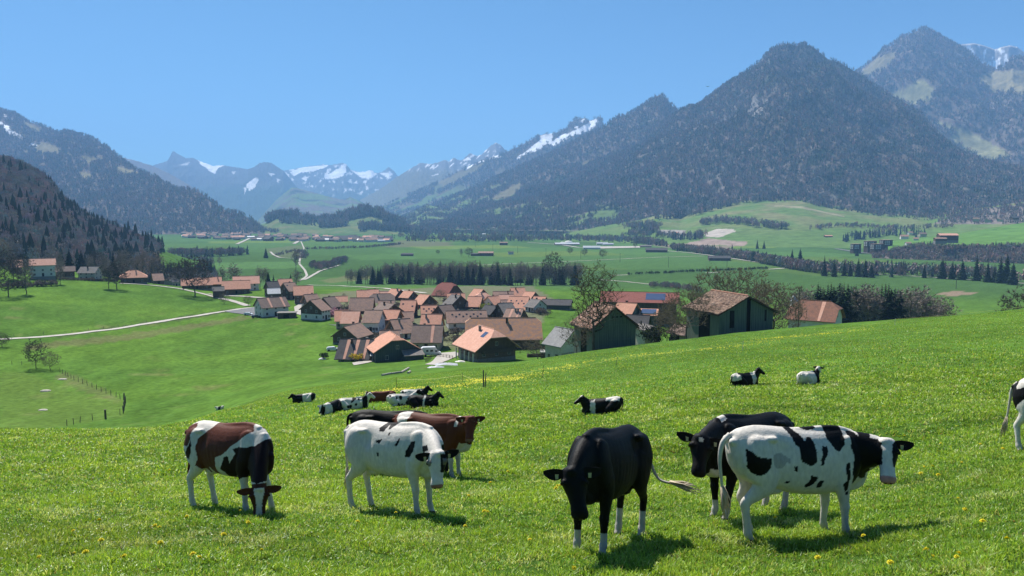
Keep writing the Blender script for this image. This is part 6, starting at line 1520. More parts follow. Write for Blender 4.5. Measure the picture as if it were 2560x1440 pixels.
def mk_coat(base, patches_, head='black', leg=None, jit=.02, seed=0, dark=BLK, tailcol=None, ear=None, muz=None):
    def f(x, y, z, inh, S, Y, U):
        n = len(x); c = np.tile(base, (n, 1)).astype(float)
        jx = jit * fbm(x * 7 + seed, z * 7, 5 + seed, 3); jz = jit * fbm(x * 7, z * 7 + 31 + seed, 8 + seed, 3)
        for side, poly, cc in patches_:
            m = inpoly(x + jx, z + jz, poly)
            if side == 'R': m &= y < .012
            elif side == 'L': m &= y > -.012
            c[m] = cc
        if leg is not None:
            zt, lc = leg; m = (z + jz * 2 < zt) & (np.abs(y) > .06) & (z < .6)
            c[m] = lc
        hd = {'black': BLK, 'white': WHT, 'brown': BRN}.get(head, BLK if head != 'brownblaze' else BRN)
        aY = np.abs(Y)
        if head == 'blaze':      # white forehead and face, black cheeks, pink nose
            hc = np.tile(WHT, (n, 1)); k = (aY > .052 + .03 * smooth(.0, .05, .05 - S) + .012 * fbm(S * 20, Y * 20, 3, 2)) & (S > -.01) & (S < .29 + .02 * fbm(Y * 20, S * 9, 4, 2)) & (U > -.2); hc[k] = BLK
            hc[(S < .02) & (U < -.08)] = BLK; hc[(S > .405)] = PNK
        elif head == 'narrow':   # dark with a white blaze
            hc = np.tile(dark, (n, 1)); k = (aY < .038 + .028 * smooth(.22, .05, S) + .008 * fbm(S * 20, Y * 20, 3, 2)) & (U > -.12) & (S > .0); hc[k] = WHT; hc[(S > .42)] = BLK * 2 if dark is BLK else PNK * .4
        elif head == 'whiteface':
            hc = np.tile(WHT, (n, 1)); k = (Y > .045) & (S > .02) & (S < .26); hc[k] = BLK; hc[(aY > .075) & (S > .08) & (S < .16)] = WHT * .25; hc[(S > .425)] = PNK * .6
        elif head == 'star':
            hc = np.tile(BLK, (n, 1)); k = (aY < .028) & (S > .03) & (S < .075) & (U > -.06); hc[k] = WHT; hc[S > .43] = BLK * 1.8
        elif head == 'brown':
            hc = np.tile(BRN * 1.15, (n, 1)); hc[S > .43] = np.array([.16, .09, .08])
        elif head == 'white': hc = np.tile(WHT, (n, 1)); hc[S > .43] = PNK * .6
        else: hc = np.tile(hd, (n, 1)); hc[S > .43] = hd * 1.8
        if muz is not None: hc[S > .40] = muz
        c[inh] = hc[inh]
        # soiled lower legs and belly
        d = smooth(.35, .05, z) * (.25 + .35 * fbm(x * 9, z * 9, 17 + seed, 3)); c = c * (1 - d[:, None] * .5) + np.array([.10, .08, .05]) * d[:, None] * .5 * (c.mean(1)[:, None] > .1)
        return c
    f.ear = BLK if ear is None else ear
    tc = tailcol if tailcol is not None else base
    f.tail = tc if callable(tc) else (lambda tz: np.tile(tc, (len(tz), 1)))
    return f

BEAR = [0.0]
def w2b(v, head):  # direction (as seen looking at the cow from the meadow's foot path) into the cow's own frame
    b = BEAR[0]; v = (v[0] * math.cos(b) + v[1] * math.sin(b), -v[0] * math.sin(b) + v[1] * math.cos(b), v[2])
    c, s = math.cos(head), math.sin(head); return (v[0] * c + v[1] * s, -v[0] * s + v[1] * c, v[2])
def hd_of(f, r): d = Vector(f) - Vector(r); BEAR[0] = math.atan2((f[0] + d.x * .45), (f[1] + d.y * .45)); return math.atan2(d.y, d.x)

def build_cows():
    G = None
    # the big black-and-white one, side-on, looking at the viewer
    cv = lambda pts: [(X / 692 - 1.747, (1180 - Y) / 704) for X, Y in pts]
    P = [('R', cv([(665, 395), (700, 410), (740, 440), (790, 450), (865, 460), (860, 520), (800, 580), (740, 585), (690, 570), (665, 520)]), BLK),
         ('R', cv([(1045, 255), (1100, 255), (1150, 290), (1180, 340), (1210, 310), (1240, 310), (1265, 370), (1260, 450), (1250, 490), (1200, 525), (1150, 505), (1115, 470), (1110, 380), (1090, 370)]), BLK),
         ('R', cv([(1320, 380), (1370, 385), (1370, 430), (1330, 480), (1315, 525), (1290, 525), (1285, 480), (1315, 440)]), BLK),
         ('B', cv([(1185, 180), (1340, 180), (1330, 265), (1250, 280), (1195, 262)]), BLK),
         ('B', cv([(1395, 180), (1545, 180), (1555, 300), (1530, 380), (1480, 425), (1440, 410), (1395, 340)]), BLK),
         ('R', cv([(1600, 285), (1660, 300), (1680, 330), (1720, 200), (1900, 200), (1830, 500), (1785, 600), (1785, 670), (1740, 680), (1680, 650), (1640, 705), (1590, 695), (1585, 600), (1600, 470), (1585, 400)]), BLK),
         ('R', cv([(1535, 520), (1560, 515), (1560, 640), (1555, 690), (1550, 740), (1520, 760), (1510, 690), (1535, 660), (1530, 590)]), BLK),
         ('R', cv([(1195, 595), (1260, 620), (1230, 680), (1170, 710), (1160, 680), (1190, 650)]), BLK), ('R', cv([(1290, 645), (1325, 655), (1300, 705), (1265, 710), (1265, 670)]), BLK),
         ('R', cv([(1058, 530), (1092, 530), (1088, 575), (1060, 560)]), BLK), ('R', cv([(1538, 757), (1565, 757), (1565, 790), (1540, 790)]), BLK), ('R', cv([(1582, 745), (1612, 745), (1610, 785), (1585, 785)]), BLK),
         ('R', cv([(1010, 650), (1038, 650), (1030, 672), (995, 668)]), BLK), ('L', cv([(700, 300), (900, 300), (1000, 600), (750, 650)]), BLK),
         ('R', cv([(890, 440), (960, 430), (1030, 470), (1040, 510), (1000, 500), (960, 540), (900, 535), (880, 490)]), WHT * .62)]
    f, r = hit(2082, 1336), hit(1872, 1347)
    h = hd_of(f, r)
    make_cow('cow', f, r, (.94, -.27, 1.21), w2b((.08, -.50, -.82), h), w2b((.06, -.86, .50), h), mk_coat(WHT, P, 'blaze', None, .018, 1, tailcol=lambda tz: np.where((tz > 1.16)[:, None], WHT * .9, WHT * .95)), scale=.985,
             legs={'fl': (-.06, 0, .0), 'fr': (.02, 0, 0), 'hl': (.14, 0, 0), 'hr': (-.04, 0, 0)}, tail=[(-.88, 0, 1.235), (-.97, 0, 1.14), (-1.0, 0, .95), (-.97, 0, .7), (-.95, 0, .56)],
             label='largest white cow with black patches standing side-on at right, pink nose, looking at the viewer', dx0=.06)
    # black cow seen from the front, head lowered, tail swinging
    f, r = hit(1462, 1387), hit(1574, 1338); h = hd_of(f, r)
    leg = [('B', [(-1.2, -.1), (-.55, -.1), (-.55, .33), (-1.2, .33)], WHT * .75), ('B', [(.3, -.1), (.8, -.1), (.8, .25), (.3, .25)], WHT * .75), ('B', [(-.35, .40), (-.05, .40), (-.05, .53), (-.35, .55)], WHT * .8)]
    def tl(tz): return np.where((tz > .88)[:, None], BLK, WHT * .6)
    make_cow('cow', f, r, (1.02, .02, .93), w2b((.16, -.38, -.9), h), w2b((-.02, -.9, .40), h), mk_coat(BLK, leg, 'black', None, .03, 2, tailcol=tl), scale=1.0, girth=.86,
             tail=[(-.88, 0, 1.235), (-1.0, -.02, 1.18), (-1.08, .18, .9), (-1.02, .38, .76), (-.9, .62, .80)][:0] or [(-.88, 0, 1.235), (-.97, .04, 1.13), (-.99, .12, .90), (-.98, .24, .70), (-.94, .46, .68)],
             label='black cow with white lower legs facing the viewer, head lowered and pale tail swung sideways')
    # black cow with a white star, behind
    f, r = hit(1768, 1300), hit(1948, 1270); h = hd_of(f, r)
    leg = [('B', [(-1.2, -.1), (-.5, -.1), (-.5, .42), (-1.2, .42)], WHT * .75), ('B', [(.3, -.1), (.8, -.1), (.8, .22), (.3, .22)], WHT * .8), ('L', [(.50, 1.27), (.62, 1.24), (.64, 1.32), (.5, 1.36)], WHT), ('B', [(.66, .55), (.84, .55), (.84, .68), (.7, .66)], WHT * .8)]
    make_cow('cow', f, r, (1.10, .14, 1.10), w2b((-.08, -.52, -.85), h), w2b((-.05, -.85, .52), h), mk_coat(BLK, leg, 'star', None, .02, 3, tailcol=BLK), scale=1.06,
             legs={'fl': (.03, -.03, 0), 'fr': (-.03, .05, 0)}, label='black cow with a small white forehead star, half behind the large black-and-white cow')
    # brown-and-white one grazing at left
    cv1 = lambda pts: [((X - 225) / 850 * 1.72 - .88, (1240 - Y) / 632) for X, Y in pts]
    cv1 = lambda pts: [((X - 225) / 780 * 1.62 - .88, (1215 - (Y + (X - 225) * -.02)) / 618) for X, Y in pts]
    BM = np.array([.125, .038, .022]); BD = BLK * 1.2 + np.array([.01, .0, .0])
    P1 = [('B', cv1([(215, 470), (280, 420), (340, 400), (370, 430), (365, 540), (345, 600), (290, 590), (260, 550), (230, 600), (210, 560)]), BRN),
          ('B', cv1([(460, 505), (540, 440), (560, 360), (900, 380), (960, 480), (900, 520), (800, 590), (740, 660), (650, 690), (640, 790), (655, 870), (600, 860), (560, 780), (545, 830), (510, 860), (470, 830), (420, 770), (445, 720), (420, 600), (430, 530)]), BRN),
          ('B', cv1([(370, 540), (390, 580), (385, 640), (360, 720), (310, 700), (320, 650), (355, 600)]), BD), ('B', cv1([(270, 625), (300, 625), (290, 690), (272, 680)]), BD),
          ('B', cv1([(810, 610), (1010, 600), (1120, 500), (1200, 900), (900, 880), (850, 900), (800, 870), (790, 900), (770, 945), (720, 900), (720, 830), (690, 800), (740, 690), (775, 680), (790, 740), (840, 650)]), BD)]
    f, r = hit(634, 1280), hit(528, 1268); h = hd_of(f, r)
    c1 = mk_coat(WHT, P1, 'narrow', None, .02, 4, dark=BRN * .6, tailcol=BRN * .8, ear=BRN * .8); c1.switch = BRN * .8
    make_cow('cow', f, r, (1.02, -.33, .47), w2b((-.02, -.22, -1), h), w2b((0, -1, .2), h), c1, scale=.965, tags=(), earang=.12,
             legs={'fl': (.10, .05, 0), 'fr': (-.03, 0, 0), 'hr': (-.06, 0, 0), 'hl': (.08, 0, 0)}, tail=[(-.88, 0, 1.235), (-.95, 0, 1.12), (-.96, 0, .95), (-.955, 0, .75), (-.95, 0, .62)], label='brown and white cow at far left, grazing with its head down')
    # white one with a lowered white head
    cv2 = lambda pts: [((X - 170) / 740 * 1.62 - .88, (1270 - Y) / 640) for X, Y in pts]
    P2 = [('B', cv2([(490, 470), (530, 420), (600, 390), (650, 400), (620, 440), (575, 480), (555, 450), (540, 500), (500, 500)]), BLK), ('R', cv2([(585, 510), (600, 490), (600, 530)]), BLK), ('R', cv2([(500, 570), (560, 550), (540, 590), (505, 590)]), BLK),
          ('R', cv2([(520, 670), (540, 665), (538, 700), (520, 705)]), BLK), ('R', cv2([(690, 545), (700, 560), (680, 620), (665, 605)]), BLK), ('R', cv2([(790, 570), (825, 570), (820, 650), (790, 710), (745, 710), (750, 660)]), BLK),
          ('B', cv2([(880, 600), (940, 590), (1000, 680), (960, 720), (900, 660)]), BLK)]
    f, r = hit(1049, 1285), hit(931, 1272); h = hd_of(f, r)
    make_cow('cow', f, r, (1.04, -.32, .99), w2b((-.01, -.36, -.93), h), w2b((0, -.93, .36), h), mk_coat(WHT, P2, 'whiteface', None, .018, 5, tailcol=WHT * .9), scale=.98,
             legs={'fl': (.0, 0, 0), 'fr': (.0, 0, 0), 'hr': (-.08, 0, 0), 'hl': (.04, 0, 0)}, label='mostly white cow with few black spots, head lowered, in front of a brown one')
    # dark brown one behind
    P3 = [('B', [(-.80, 1.45), (-.42, 1.45), (-.50, 1.12), (-.62, 1.12), (-.76, 1.22)], WHT), ('B', [(.55, .40), (.9, .40), (.9, .72), (.72, .78), (.62, .62)], WHT * .85), ('B', [(.60, 1.12), (.66, 1.5), (.72, 1.5), (.68, 1.12)], WHT)]
    f, r = hit(1140, 1194), hit(1030, 1186); h = hd_of(f, r)
    make_cow('cow', f, r, (1.00, -.22, 1.32), w2b((-.05, -.50, -.85), h), w2b((0, -.85, .5), h), mk_coat(BRN, P3, 'brown', (.50, WHT * .8), .03, 6, tailcol=BRN, ear=BRN * .7), scale=1.0,
             label='dark brown cow with white front legs and a white neck stripe, looking at the viewer', dx0=-.02)
    f, r = hit(1052, 1182), hit(924, 1181)
    make_cow('cow', f, r, (1.12, -.1, .52), (.08, 0, -1), (1, 0, .1), mk_coat(BLK, [], 'black', None, .03, 7), scale=1.02, tags=(), label='black cow mostly hidden behind the white and the brown cow')
    # at the right edge
    P7 = [('R', [(-.78, 1.26), (-.6, 1.45), (-.3, 1.45), (-.4, 1.15), (-.7, 1.12)], WHT * .9), ('B', [(-1, .0), (-.4, .0), (.9, .0), (.9, .9), (-.5, .95), (-.75, .75), (-.95, .72)], WHT)]
    f, r = hit(2730, 1122), hit(2586, 1124)
    make_cow('cow', f, r, (1.1, .1, 1.3), (.8, 0, -.6), (.6, 0, .8), mk_coat(BLK, P7, 'black', None, .03, 8, tailcol=WHT * .85), scale=1.02, tail=[(-.88, 0, 1.235), (-.97, 0, 1.14), (-1.0, 0, .95), (-1.03, 0, .7), (-1.06, 0, .55)], label='cow cut off by the right edge, black rump, white legs and pale tail')
    # ---- lying ones, further down the meadow
    HALF = lambda a, b: ('B', [(a, -.2), (b, -.2), (b, 1.7), (a, 1.7)], BLK)
    spots = lambda s, n, big=.09: [('B', [(cx + big * q * math.cos(k), cz + big * q * 1.2 * math.sin(k)) for k in np.linspace(0, 5.6, 9)], BLK) for cx, cz, q in [(random.Random(s * 50 + i).uniform(-.8, .6), random.Random(s * 90 + i).uniform(.5, 1.3), random.Random(s * 70 + i).uniform(.4, 1.1)) for i in range(n)]]
    def ly(px, py, hdeg, coat, label, poll=(1.0, 0, 1.0), hf=(.75, 0, -.65), hu=(.65, 0, .75), sc=.95):
        c = hit(px, py); a = R(hdeg); d = Vector((math.cos(a), math.sin(a), 0)) * .5 * sc
        make_cow('cow', c + d, c - d, poll, hf, hu, coat, scale=sc, lying=True, label=label, group='cows resting on the meadow', tags=(), voxel=.022)
    ly(760, 1006, 185, mk_coat(WHT, [HALF(.05, 1.5), HALF(-.95, -.62)], 'black', None, .05, 11), 'resting cow with black front half and white rear, left of the resting herd', (.94, 0, .92))
    ly(828, 1034, 250, mk_coat(BLK, [('B', [(.1, 0), (.8, 0), (.8, 1.5), (.35, 1.5)], WHT)], 'narrow', None, .05, 12, ear=WHT), 'resting cow with a broad black flank facing the viewer, nearest of the resting herd', (.98, .0, .78), (.5, 0, -.86), (.86, 0, .5))
    ly(882, 1023, 12, mk_coat(WHT, spots(3, 16) + [HALF(.55, .85)], 'white', None, .05, 13), 'resting white cow with many small black spots')
    ly(955, 1005, 205, mk_coat(BRN * 1.1, [], 'narrow', None, .05, 14, dark=BRN, ear=BRN), 'resting brown cow in the herd', (1.0, 0, .82), (.4, 0, -.9), (.9, 0, .4))
    ly(1006, 1013, 15, mk_coat(WHT, spots(5, 9, .12), 'black', None, .05, 15), 'resting white cow with black blotches beside the black one')
    ly(1036, 999, 10, mk_coat(WHT, spots(6, 5, .12) + [HALF(.45, 1.4)], 'black', None, .05, 16), 'resting cow at the back of the herd, white back and raised black head', (.90, -.05, 1.00))
    ly(1058, 1018, 350, mk_coat(BLK, [('B', [(.0, .2), (.12, .2), (.2, 1.4), (.08, 1.4)], WHT)], 'black', None, .05, 17), 'resting black cow with a thin white girth line, right end of the herd', (.92, 0, 1.0))
    ly(550, 1024, 170, mk_coat(WHT, [HALF(-.4, .3)], 'white', None, .05, 18), 'white and dark cow resting almost hidden behind the brow')
    ly(1505, 1034, 165, mk_coat(BLK, [('B', [(.28, .5), (.48, .6), (.5, 1.2), (.3, 1.3), (.25, .9)], WHT), ('B', [(-.8, 1.15), (-.2, 1.18), (-.2, 1.5), (-.8, 1.5)], WHT)], 'narrow', None, .05, 19), 'black cow with white shoulder patch resting alone in mid meadow, head up to the left', (.88, .10, 1.02), (.7, .3, -.45), (.6, 0, .8))
    ly(1862, 965, 28, mk_coat(BLK, [('B', [(.30, .75), (.5, .6), (.62, 1.5), (.3, 1.5)], WHT), ('B', [(-.95, .9), (-.6, 1.0), (-.55, 1.5), (-.95, 1.5)], WHT)], 'black', None, .05, 20), 'black cow with white shoulder band resting on the upper meadow, ears spread', (.88, -.08, 1.04), (.6, -.45, -.6), (.5, -.3, .8))
    ly(2022, 961, 40, mk_coat(WHT, [HALF(.32, .75), ('B', [(.15, .9), (.25, .9), (.25, 1.0), (.15, 1.0)], WHT)], 'white', None, .06, 21), 'white cow with black shoulder resting on the upper meadow, facing away right', (.86, -.05, 1.02), (.75, .2, -.5), (.5, 0, .8))
build_cows()
# ------------------------------------------------------------------ tracks, yards
def drape(name, pts, width, mat, kind='structure', label=None, n=None, lift=None):
    W = [hit(*p) for p in pts]; P = np.array([(w.x, w.y) for w in W]); L = np.r_[0, np.cumsum(np.linalg.norm(np.diff(P, axis=0), axis=1))]
    n = n or int(max(12, L[-1] / max(1.5, P[:, 1].mean() * .006))); s = np.linspace(0, L[-1], n)
    x = np.interp(s, L, P[:, 0]); y = np.interp(s, L, P[:, 1])
    for _ in range(3):
        x[1:-1] = (x[:-2] + x[2:] + 2 * x[1:-1]) / 4; y[1:-1] = (y[:-2] + y[2:] + 2 * y[1:-1]) / 4
    dx = np.gradient(x); dy = np.gradient(y); l = np.hypot(dx, dy); nx, ny = -dy / l, dx / l
    w = width / 2 * (1 + .10 * fbm(s / 9, s * 0, 3, 2)); V = []
    for k in (-1, -.4, .4, 1):
        X, Y = x + nx * w * k, y + ny * w * k; lf = (.03 + Y * .0005 if lift is None else lift)
        V.append(np.stack([X, Y, H(X, Y) + lf], -1))
    V = np.stack(V, 1).reshape(-1, 3); i = np.arange(n - 1)[:, None] * 4 + np.arange(3)[None]; q = np.stack([i, i + 4, i + 5, i + 1], -1).reshape(-1, 4)
    me = npmesh(name, V, q, smooth_=True); o = link(name, me, mat); tag(o, kind=kind, label=label); return o
def yard(name, poly, mat, D=None):
    P = [hit(*p) for p in poly]; c = sum(P, Vector()) / len(P); V = []; n = len(P)
    ring = [P[i].lerp(P[(i + 1) % n], t / 6) for i in range(n) for t in range(6)]
    for k in (1, .75, .5, .25): V += [(c.x + (q.x - c.x) * k, c.y + (q.y - c.y) * k) for q in ring]
    V.append((c.x, c.y)); A = np.array(V); Z = H(A[:, 0], A[:, 1]) + .05 + A[:, 1] * .0005; m = len(ring)
    q = np.array([(r * m + i, r * m + (i + 1) % m, (r + 1) * m + (i + 1) % m, (r + 1) * m + i) for r in range(3) for i in range(m)]); t = np.array([(3 * m + i, 3 * m + (i + 1) % m, 4 * m) for i in range(m)])
    me = npmesh(name, np.column_stack([A, Z]), [t, q], smooth_=True); o = link(name, me, mat); tag(o, kind='structure')
GV = M['gravel']; M['track'] = simple('pale_track', (.50, .47, .42), (.40, .37, .32), .4, .95, .05)
drape('farm_track', [(0, 849), (90, 844), (200, 834), (330, 816), (450, 796), (560, 779), (610, 771), (660, 768)], 3.0, M['track'])
drape('village_lane', [(300, 709), (345, 711), (400, 716), (450, 722), (500, 733), (540, 744), (580, 752), (620, 765)], 3.4, GV)
drape('village_lane', [(520, 735), (580, 740), (640, 744), (690, 748)], 3.0, GV)
drape('plain_road', [(770, 713), (850, 715), (960, 721), (1060, 733)], 5.0, M['track'])
drape('plain_road', [(1190, 664), (1300, 659), (1450, 653), (1640, 644), (1760, 641)], 4.5, GV)
drape('plain_road', [(1655, 627), (1720, 632), (1800, 642), (1880, 654), (1960, 665)], 6, GV)
drape('plain_road', [(1525, 689), (1570, 688)], 4, M['track']); drape('plain_road', [(1500, 700), (1560, 704), (1640, 713)], 4, GV); drape('plain_road', [(1765, 683), (1800, 681)], 4, M['track']); drape('plain_road', [(1920, 674), (1965, 671)], 5, M['track'])
drape('plain_road', [(2175, 685), (2260, 689), (2350, 695), (2450, 702), (2640, 714)], 5, GV)
drape('valley_road', [(2090, 622.5), (2150, 632), (2220, 638), (2300, 645), (2430, 654), (2520, 658)], 11, M['asphalt'])
drape('valley_road', [(2190, 656), (2230, 662), (2300, 666)], 6, GV)
drape('field_path', [(676, 630), (684, 638), (700, 645), (760, 648)], 4, GV); drape('field_path', [(752, 604), (756, 612), (760, 622), (752, 634), (748, 660), (762, 676), (768, 690), (748, 702)], 3, GV); drape('field_path', [(592, 611), (610, 603), (625, 596)], 9, GV); drape('field_path', [(735, 610), (750, 601)], 10, GV)
drape('field_path', [(1320, 607), (1400, 612), (1450, 620), (1500, 619)], 9, GV); drape('field_path', [(850, 663), (800, 678), (760, 700)], 4, GV)
yard('village_yard', [(1062, 912), (1098, 884), (1140, 880), (1150, 888), (1110, 905), (1090, 914)], GV); yard('village_yard', [(560, 779), (640, 768), (700, 780), (700, 795), (640, 793)], M['asphalt']); yard('village_yard', [(735, 768), (768, 752), (775, 770), (760, 790), (738, 785)], GV)
yard('village_yard', [(905, 835), (960, 828), (1000, 838), (960, 850), (920, 848)], GV); yard('village_yard', [(880, 908), (930, 898), (940, 903), (885, 914)], GV); yard('village_yard', [(820, 812), (900, 818), (1000, 822), (1000, 832), (900, 828)], M['asphalt'])
yard('lorry_yard', [(1480, 617), (1600, 616), (1600, 620), (1500, 622)], GV)

# ------------------------------------------------------------------ fences
fp_first = {}
def post(p, h, rad, mat, label, group=None, name='fence_post', lean=0.0):
    key = (round(h, 2), round(rad, 3), mat)
    if key not in fp_first:
        b = MB(); b.tube([(0, 0, -.3), (0, 0, h * .55), (.01, 0, h)], [rad, rad * .95, rad * .85], 6); fp_first[key] = b.mesh(name); fp_first[key].materials.append(M[mat])
    o = bpy.data.objects.new(name, fp_first[key]); COL.objects.link(o); o.location = p; o.rotation_euler = (random.gauss(0, .05) + lean, random.gauss(0, .05) + lean, random.uniform(0, 6))
    return tag(o, label, 'fence post', group)
M['post'] = simple('fence_wood', (.14, .115, .09), (.09, .075, .06), 5, .9); M['tape'] = simple('fence_tape', (.55, .58, .12), (.5, .55, .15), 3, .6); M['pole'] = simple('pole_wood', (.05, .045, .04), (.08, .07, .06), 2, .9)
def along(pts, step):
    W = [hit(*p) for p in pts]; out = []
    for a, b in zip(W[:-1], W[1:]):
        n = max(1, int((b - a).length / step))
        for i in range(n): q = a.lerp(b, i / n); out.append((q.x, q.y, Hs(q.x, q.y)))
    return out
for q in along([(-40, 908), (30, 911), (80, 914)], 3.0): post(q, 1.25, .07, 'post', 'post of the old fence by the lower left tree pair', 'posts of the lower left fence, upper run')
for q in along([(150, 930), (185, 950), (230, 968), (290, 992), (311, 1002)], 3.6): post(q, 1.3, .07, 'post', 'thin post of the lower left pasture fence, long run', 'posts of the lower left fence, long run')
for q in along([(314, 1005), (308, 1036)], 1.6): post(q, 1.4, .10, 'post', 'close-set post at the corner of the lower left pasture', 'posts of the lower left fence, corner run')
for q in along([(300, 1036), (262, 1043), (200, 1056), (150, 1067)], 2.2): post(q, 1.25, .07, 'post', 'thin post of the lower left pasture fence nearest the brow', 'posts of the lower left fence, near run')
post(hit(264, 1046), 1.9, .22, 'post', 'thick dark corner post of the lower left pasture'); post(hit(310, 1000), 1.7, .18, 'post', 'thick post at the upper corner of the lower left pasture')
for q in along([(35, 841), (180, 831), (330, 812), (400, 800)], 7): post(q, 1.1, .08, 'post', 'small post along the pale farm track', 'posts along the farm track')
for x, y, h, r_, m_, l in ((1209, 968, 1.45, .06, 'post', 'dark wooden post, left of a close pair in mid meadow'), (1213, 969, 1.25, .05, 'post', 'dark wooden post, right of a close pair in mid meadow'), (1357, 944, 1.2, .03, 'post', 'thin dark fence stake right of the post pair'), (1155, 962, 1.1, .025, 'post', 'thin stake left of the post pair, near the yellow flowers'),
                        (1857, 876, 1.05, .035, 'white', 'white plastic fence stake below the right barn'), (2237, 812, 1.0, .035, 'white', 'white plastic fence stake near the crest at right'), (992, 972, 1.1, .025, 'post', 'thin stake at the left end of the tape fence'), (1540, 915, 1.0, .025, 'post', 'thin stake below the left barn')): post(hit(x, y), h, r_, m_, l)
wp = [hit(x, y) + Vector((0, 0, .9)) for x, y in ((992, 972), (1155, 962), (1209, 968), (1357, 944), (1540, 915), (1857, 876), (2237, 812), (2600, 775))]
b = MB()
for a, c in zip(wp[:-1], wp[1:]):
    b.tube([a.lerp(c, t) + Vector((0, 0, (Hs(*a.lerp(c, t).xy) + .9 - a.lerp(c, t).z) * .8 - .25 * math.sin(math.pi * t))) for t in np.linspace(0, 1, 9)], .012, 3, cap=False)
tag(b.build('fence_tape', M['tape']), 'thin yellowish electric fence tape strung across the meadow', 'fence tape')
def rails(name, pts, label, h=1.1, step=2.0):
    Q = along(pts, step); Q.append(tuple(hit(*pts[-1]))); r = empty(name, Q[0], 0, label, 'fence'); o = Vector(Q[0])
    for q in Q: b = MB(); v = Vector(q) - o; b.box(v.x - .07, v.x + .07, v.y - .07, v.y + .07, v.z - .3, v.z + h); b.build('post', M['timber'], r)
    for z in (.35, .7, 1.0): b = MB(); b.tube([Vector(q) - o + Vector((0, -.09, z * h)) for q in Q], .04, 4); b.build('rail', M['timber'], r)
rails('rail_fence', [(1064, 905), (1078, 895), (1100, 893), (1132, 898)], 'dark wooden rail fence left of the front chalet'); rails('rail_fence', [(1300, 884), (1340, 881), (1385, 876)], 'dark wooden rail fence right of the front chalet')
# troughs, boards, tarpaulin
b = MB(); b.box(-4, 4, -.6, .6, -.5, .9); b.box(-3.8, 3.8, -.45, .45, .902, .95, 1); o = b.build('feed_trough', [M['timber'], M['hole']]); o.location = hit(1350, 892); o.rotation_euler.z = R(6); tag(o, 'long dark trough on the slope edge right of the front chalet', 'trough')
for i, (x0, y0, x1, y1) in enumerate(((955, 940, 978, 936), (978, 936, 1002, 933), (1003, 933, 1022, 922), (1020, 934, 1026, 931))):
    a, c = hit(x0, y0), hit(x1, y1); b = MB(); b.tube([a + Vector((0, 0, .2)), c + Vector((0, 0, .25))], .22, 6); tag(b.build('log', M['cream']), ('leftmost grey log lying in the grass below the village', 'second grey log in the grass below the village', 'tilted grey log in the grass below the village', 'short grey log at the right end of the row')[i], 'log')
for i, (x, y, c, s, l) in enumerate(((1115, 912, 'silver', 3.0, 'pale crumpled tarpaulin at the foot of the front chalet'), (1090, 919, 'silver', 2.0, 'bluish tarpaulin strip in the grass before the front chalet'), (1150, 905, 'white', 1.6, 'white heap of sacks beside the front chalet'), (806, 898, 'silver', 1.3, 'light boat-like tub at the left lawn edge'))):
    p = hit(x, y); b = MB(); rr = random.Random(i); n = 9
    for a in range(n):
        for c2 in range(n): b.v.append(((a / (n - 1) - .5) * 2 * s, (c2 / (n - 1) - .5) * 1.1 * s, .12 + rr.uniform(0, .5) * math.sin(math.pi * a / (n - 1)) * math.sin(math.pi * c2 / (n - 1)) - .2 * (a in (0, n - 1) or c2 in (0, n - 1))))
    for a in range(n - 1):
        for c2 in range(n - 1): k = a * n + c2; b.f.append((k, k + n, k + n + 1, k + 1)); b.m.append(0)
    o = b.build('tarpaulin' if i < 2 else ('sack_heap' if i == 2 else 'tub'), M[c], sm=True); o.location = p; o.rotation_euler.z = R(8); tag(o, l, ('tarpaulin', 'tarpaulin', 'heap', 'tub')[i])
# stones in the lower left pasture
for x, y, s, l in ((113, 978, .9, 'pale boulder in the lower left pasture'), (107, 1026, .7, 'flat boulder low in the left pasture'), (156, 949, .8, 'flat stone by the left fence run')):
    b = MB(); rr = random.Random(x); n = 8
    for z, k in ((-.2, 1), (.15, 1.05), (.35, .7), (.42, .25)):
        b.v += [(math.cos(TAU * j / n) * s * k * rr.uniform(.85, 1.15) * 1.5, math.sin(TAU * j / n) * s * k * rr.uniform(.85, 1.15), z * s) for j in range(n)]
    for i in range(3):
        for j in range(n): b.f.append((i * n + j, i * n + (j + 1) % n, (i + 1) * n + (j + 1) % n, (i + 1) * n + j)); b.m.append(0)
    b.f.append(tuple(3 * n + j for j in range(n))); b.m.append(0); o = b.build('boulder', M['cream']); o.location = hit(x, y); tag(o, l, 'boulder')
# poles on the plain
for x, y, h, l in ((1188, 618, 13, 'first'), (1232, 627, 14, 'second'), (1294, 633, 14, 'third'), (1365, 639, 14, 'fourth'), (1452, 647, 13, 'fifth'), (1550, 656, 15, 'sixth'), (1671, 669, 16, 'seventh'), (1817, 683, 17, 'eighth'), (2390, 722, 16, 'ninth')):
    p = hit(x, y); r = empty('utility_pole', p, 0, '%s utility pole of the line crossing the plain, counted from the left' % l, 'utility pole', 'utility poles across the plain')
    b = MB(); b.tube([(0, 0, -.5), (0, 0, h)], [.28, .2], 6); b.build('pole', M['pole'], r); b = MB(); b.box(-1.2, 1.2, -.08, .08, h - 1.2, h - 1.0); b.build('crossarm', M['pole'], r)
p = pix(1900, 815, 170); z = Hs(p[0], p[1]); p = pix(1996, 800, 205); zt = zp(720, 205); z = Hs(p[0], p[1]); r = empty('utility_pole', (p[0], p[1], z), 0, 'bare wooden pole beside the white house at right', 'utility pole')
b = MB(); b.tube([(0, 0, -.5), (0, 0, zt - z)], [.16, .12], 7); b.build('pole', M['pole'], r); b = MB(); b.box(-.6, .6, -.05, .05, zt - z - .8, zt - z - .68); b.build('crossarm', M['pole'], r)

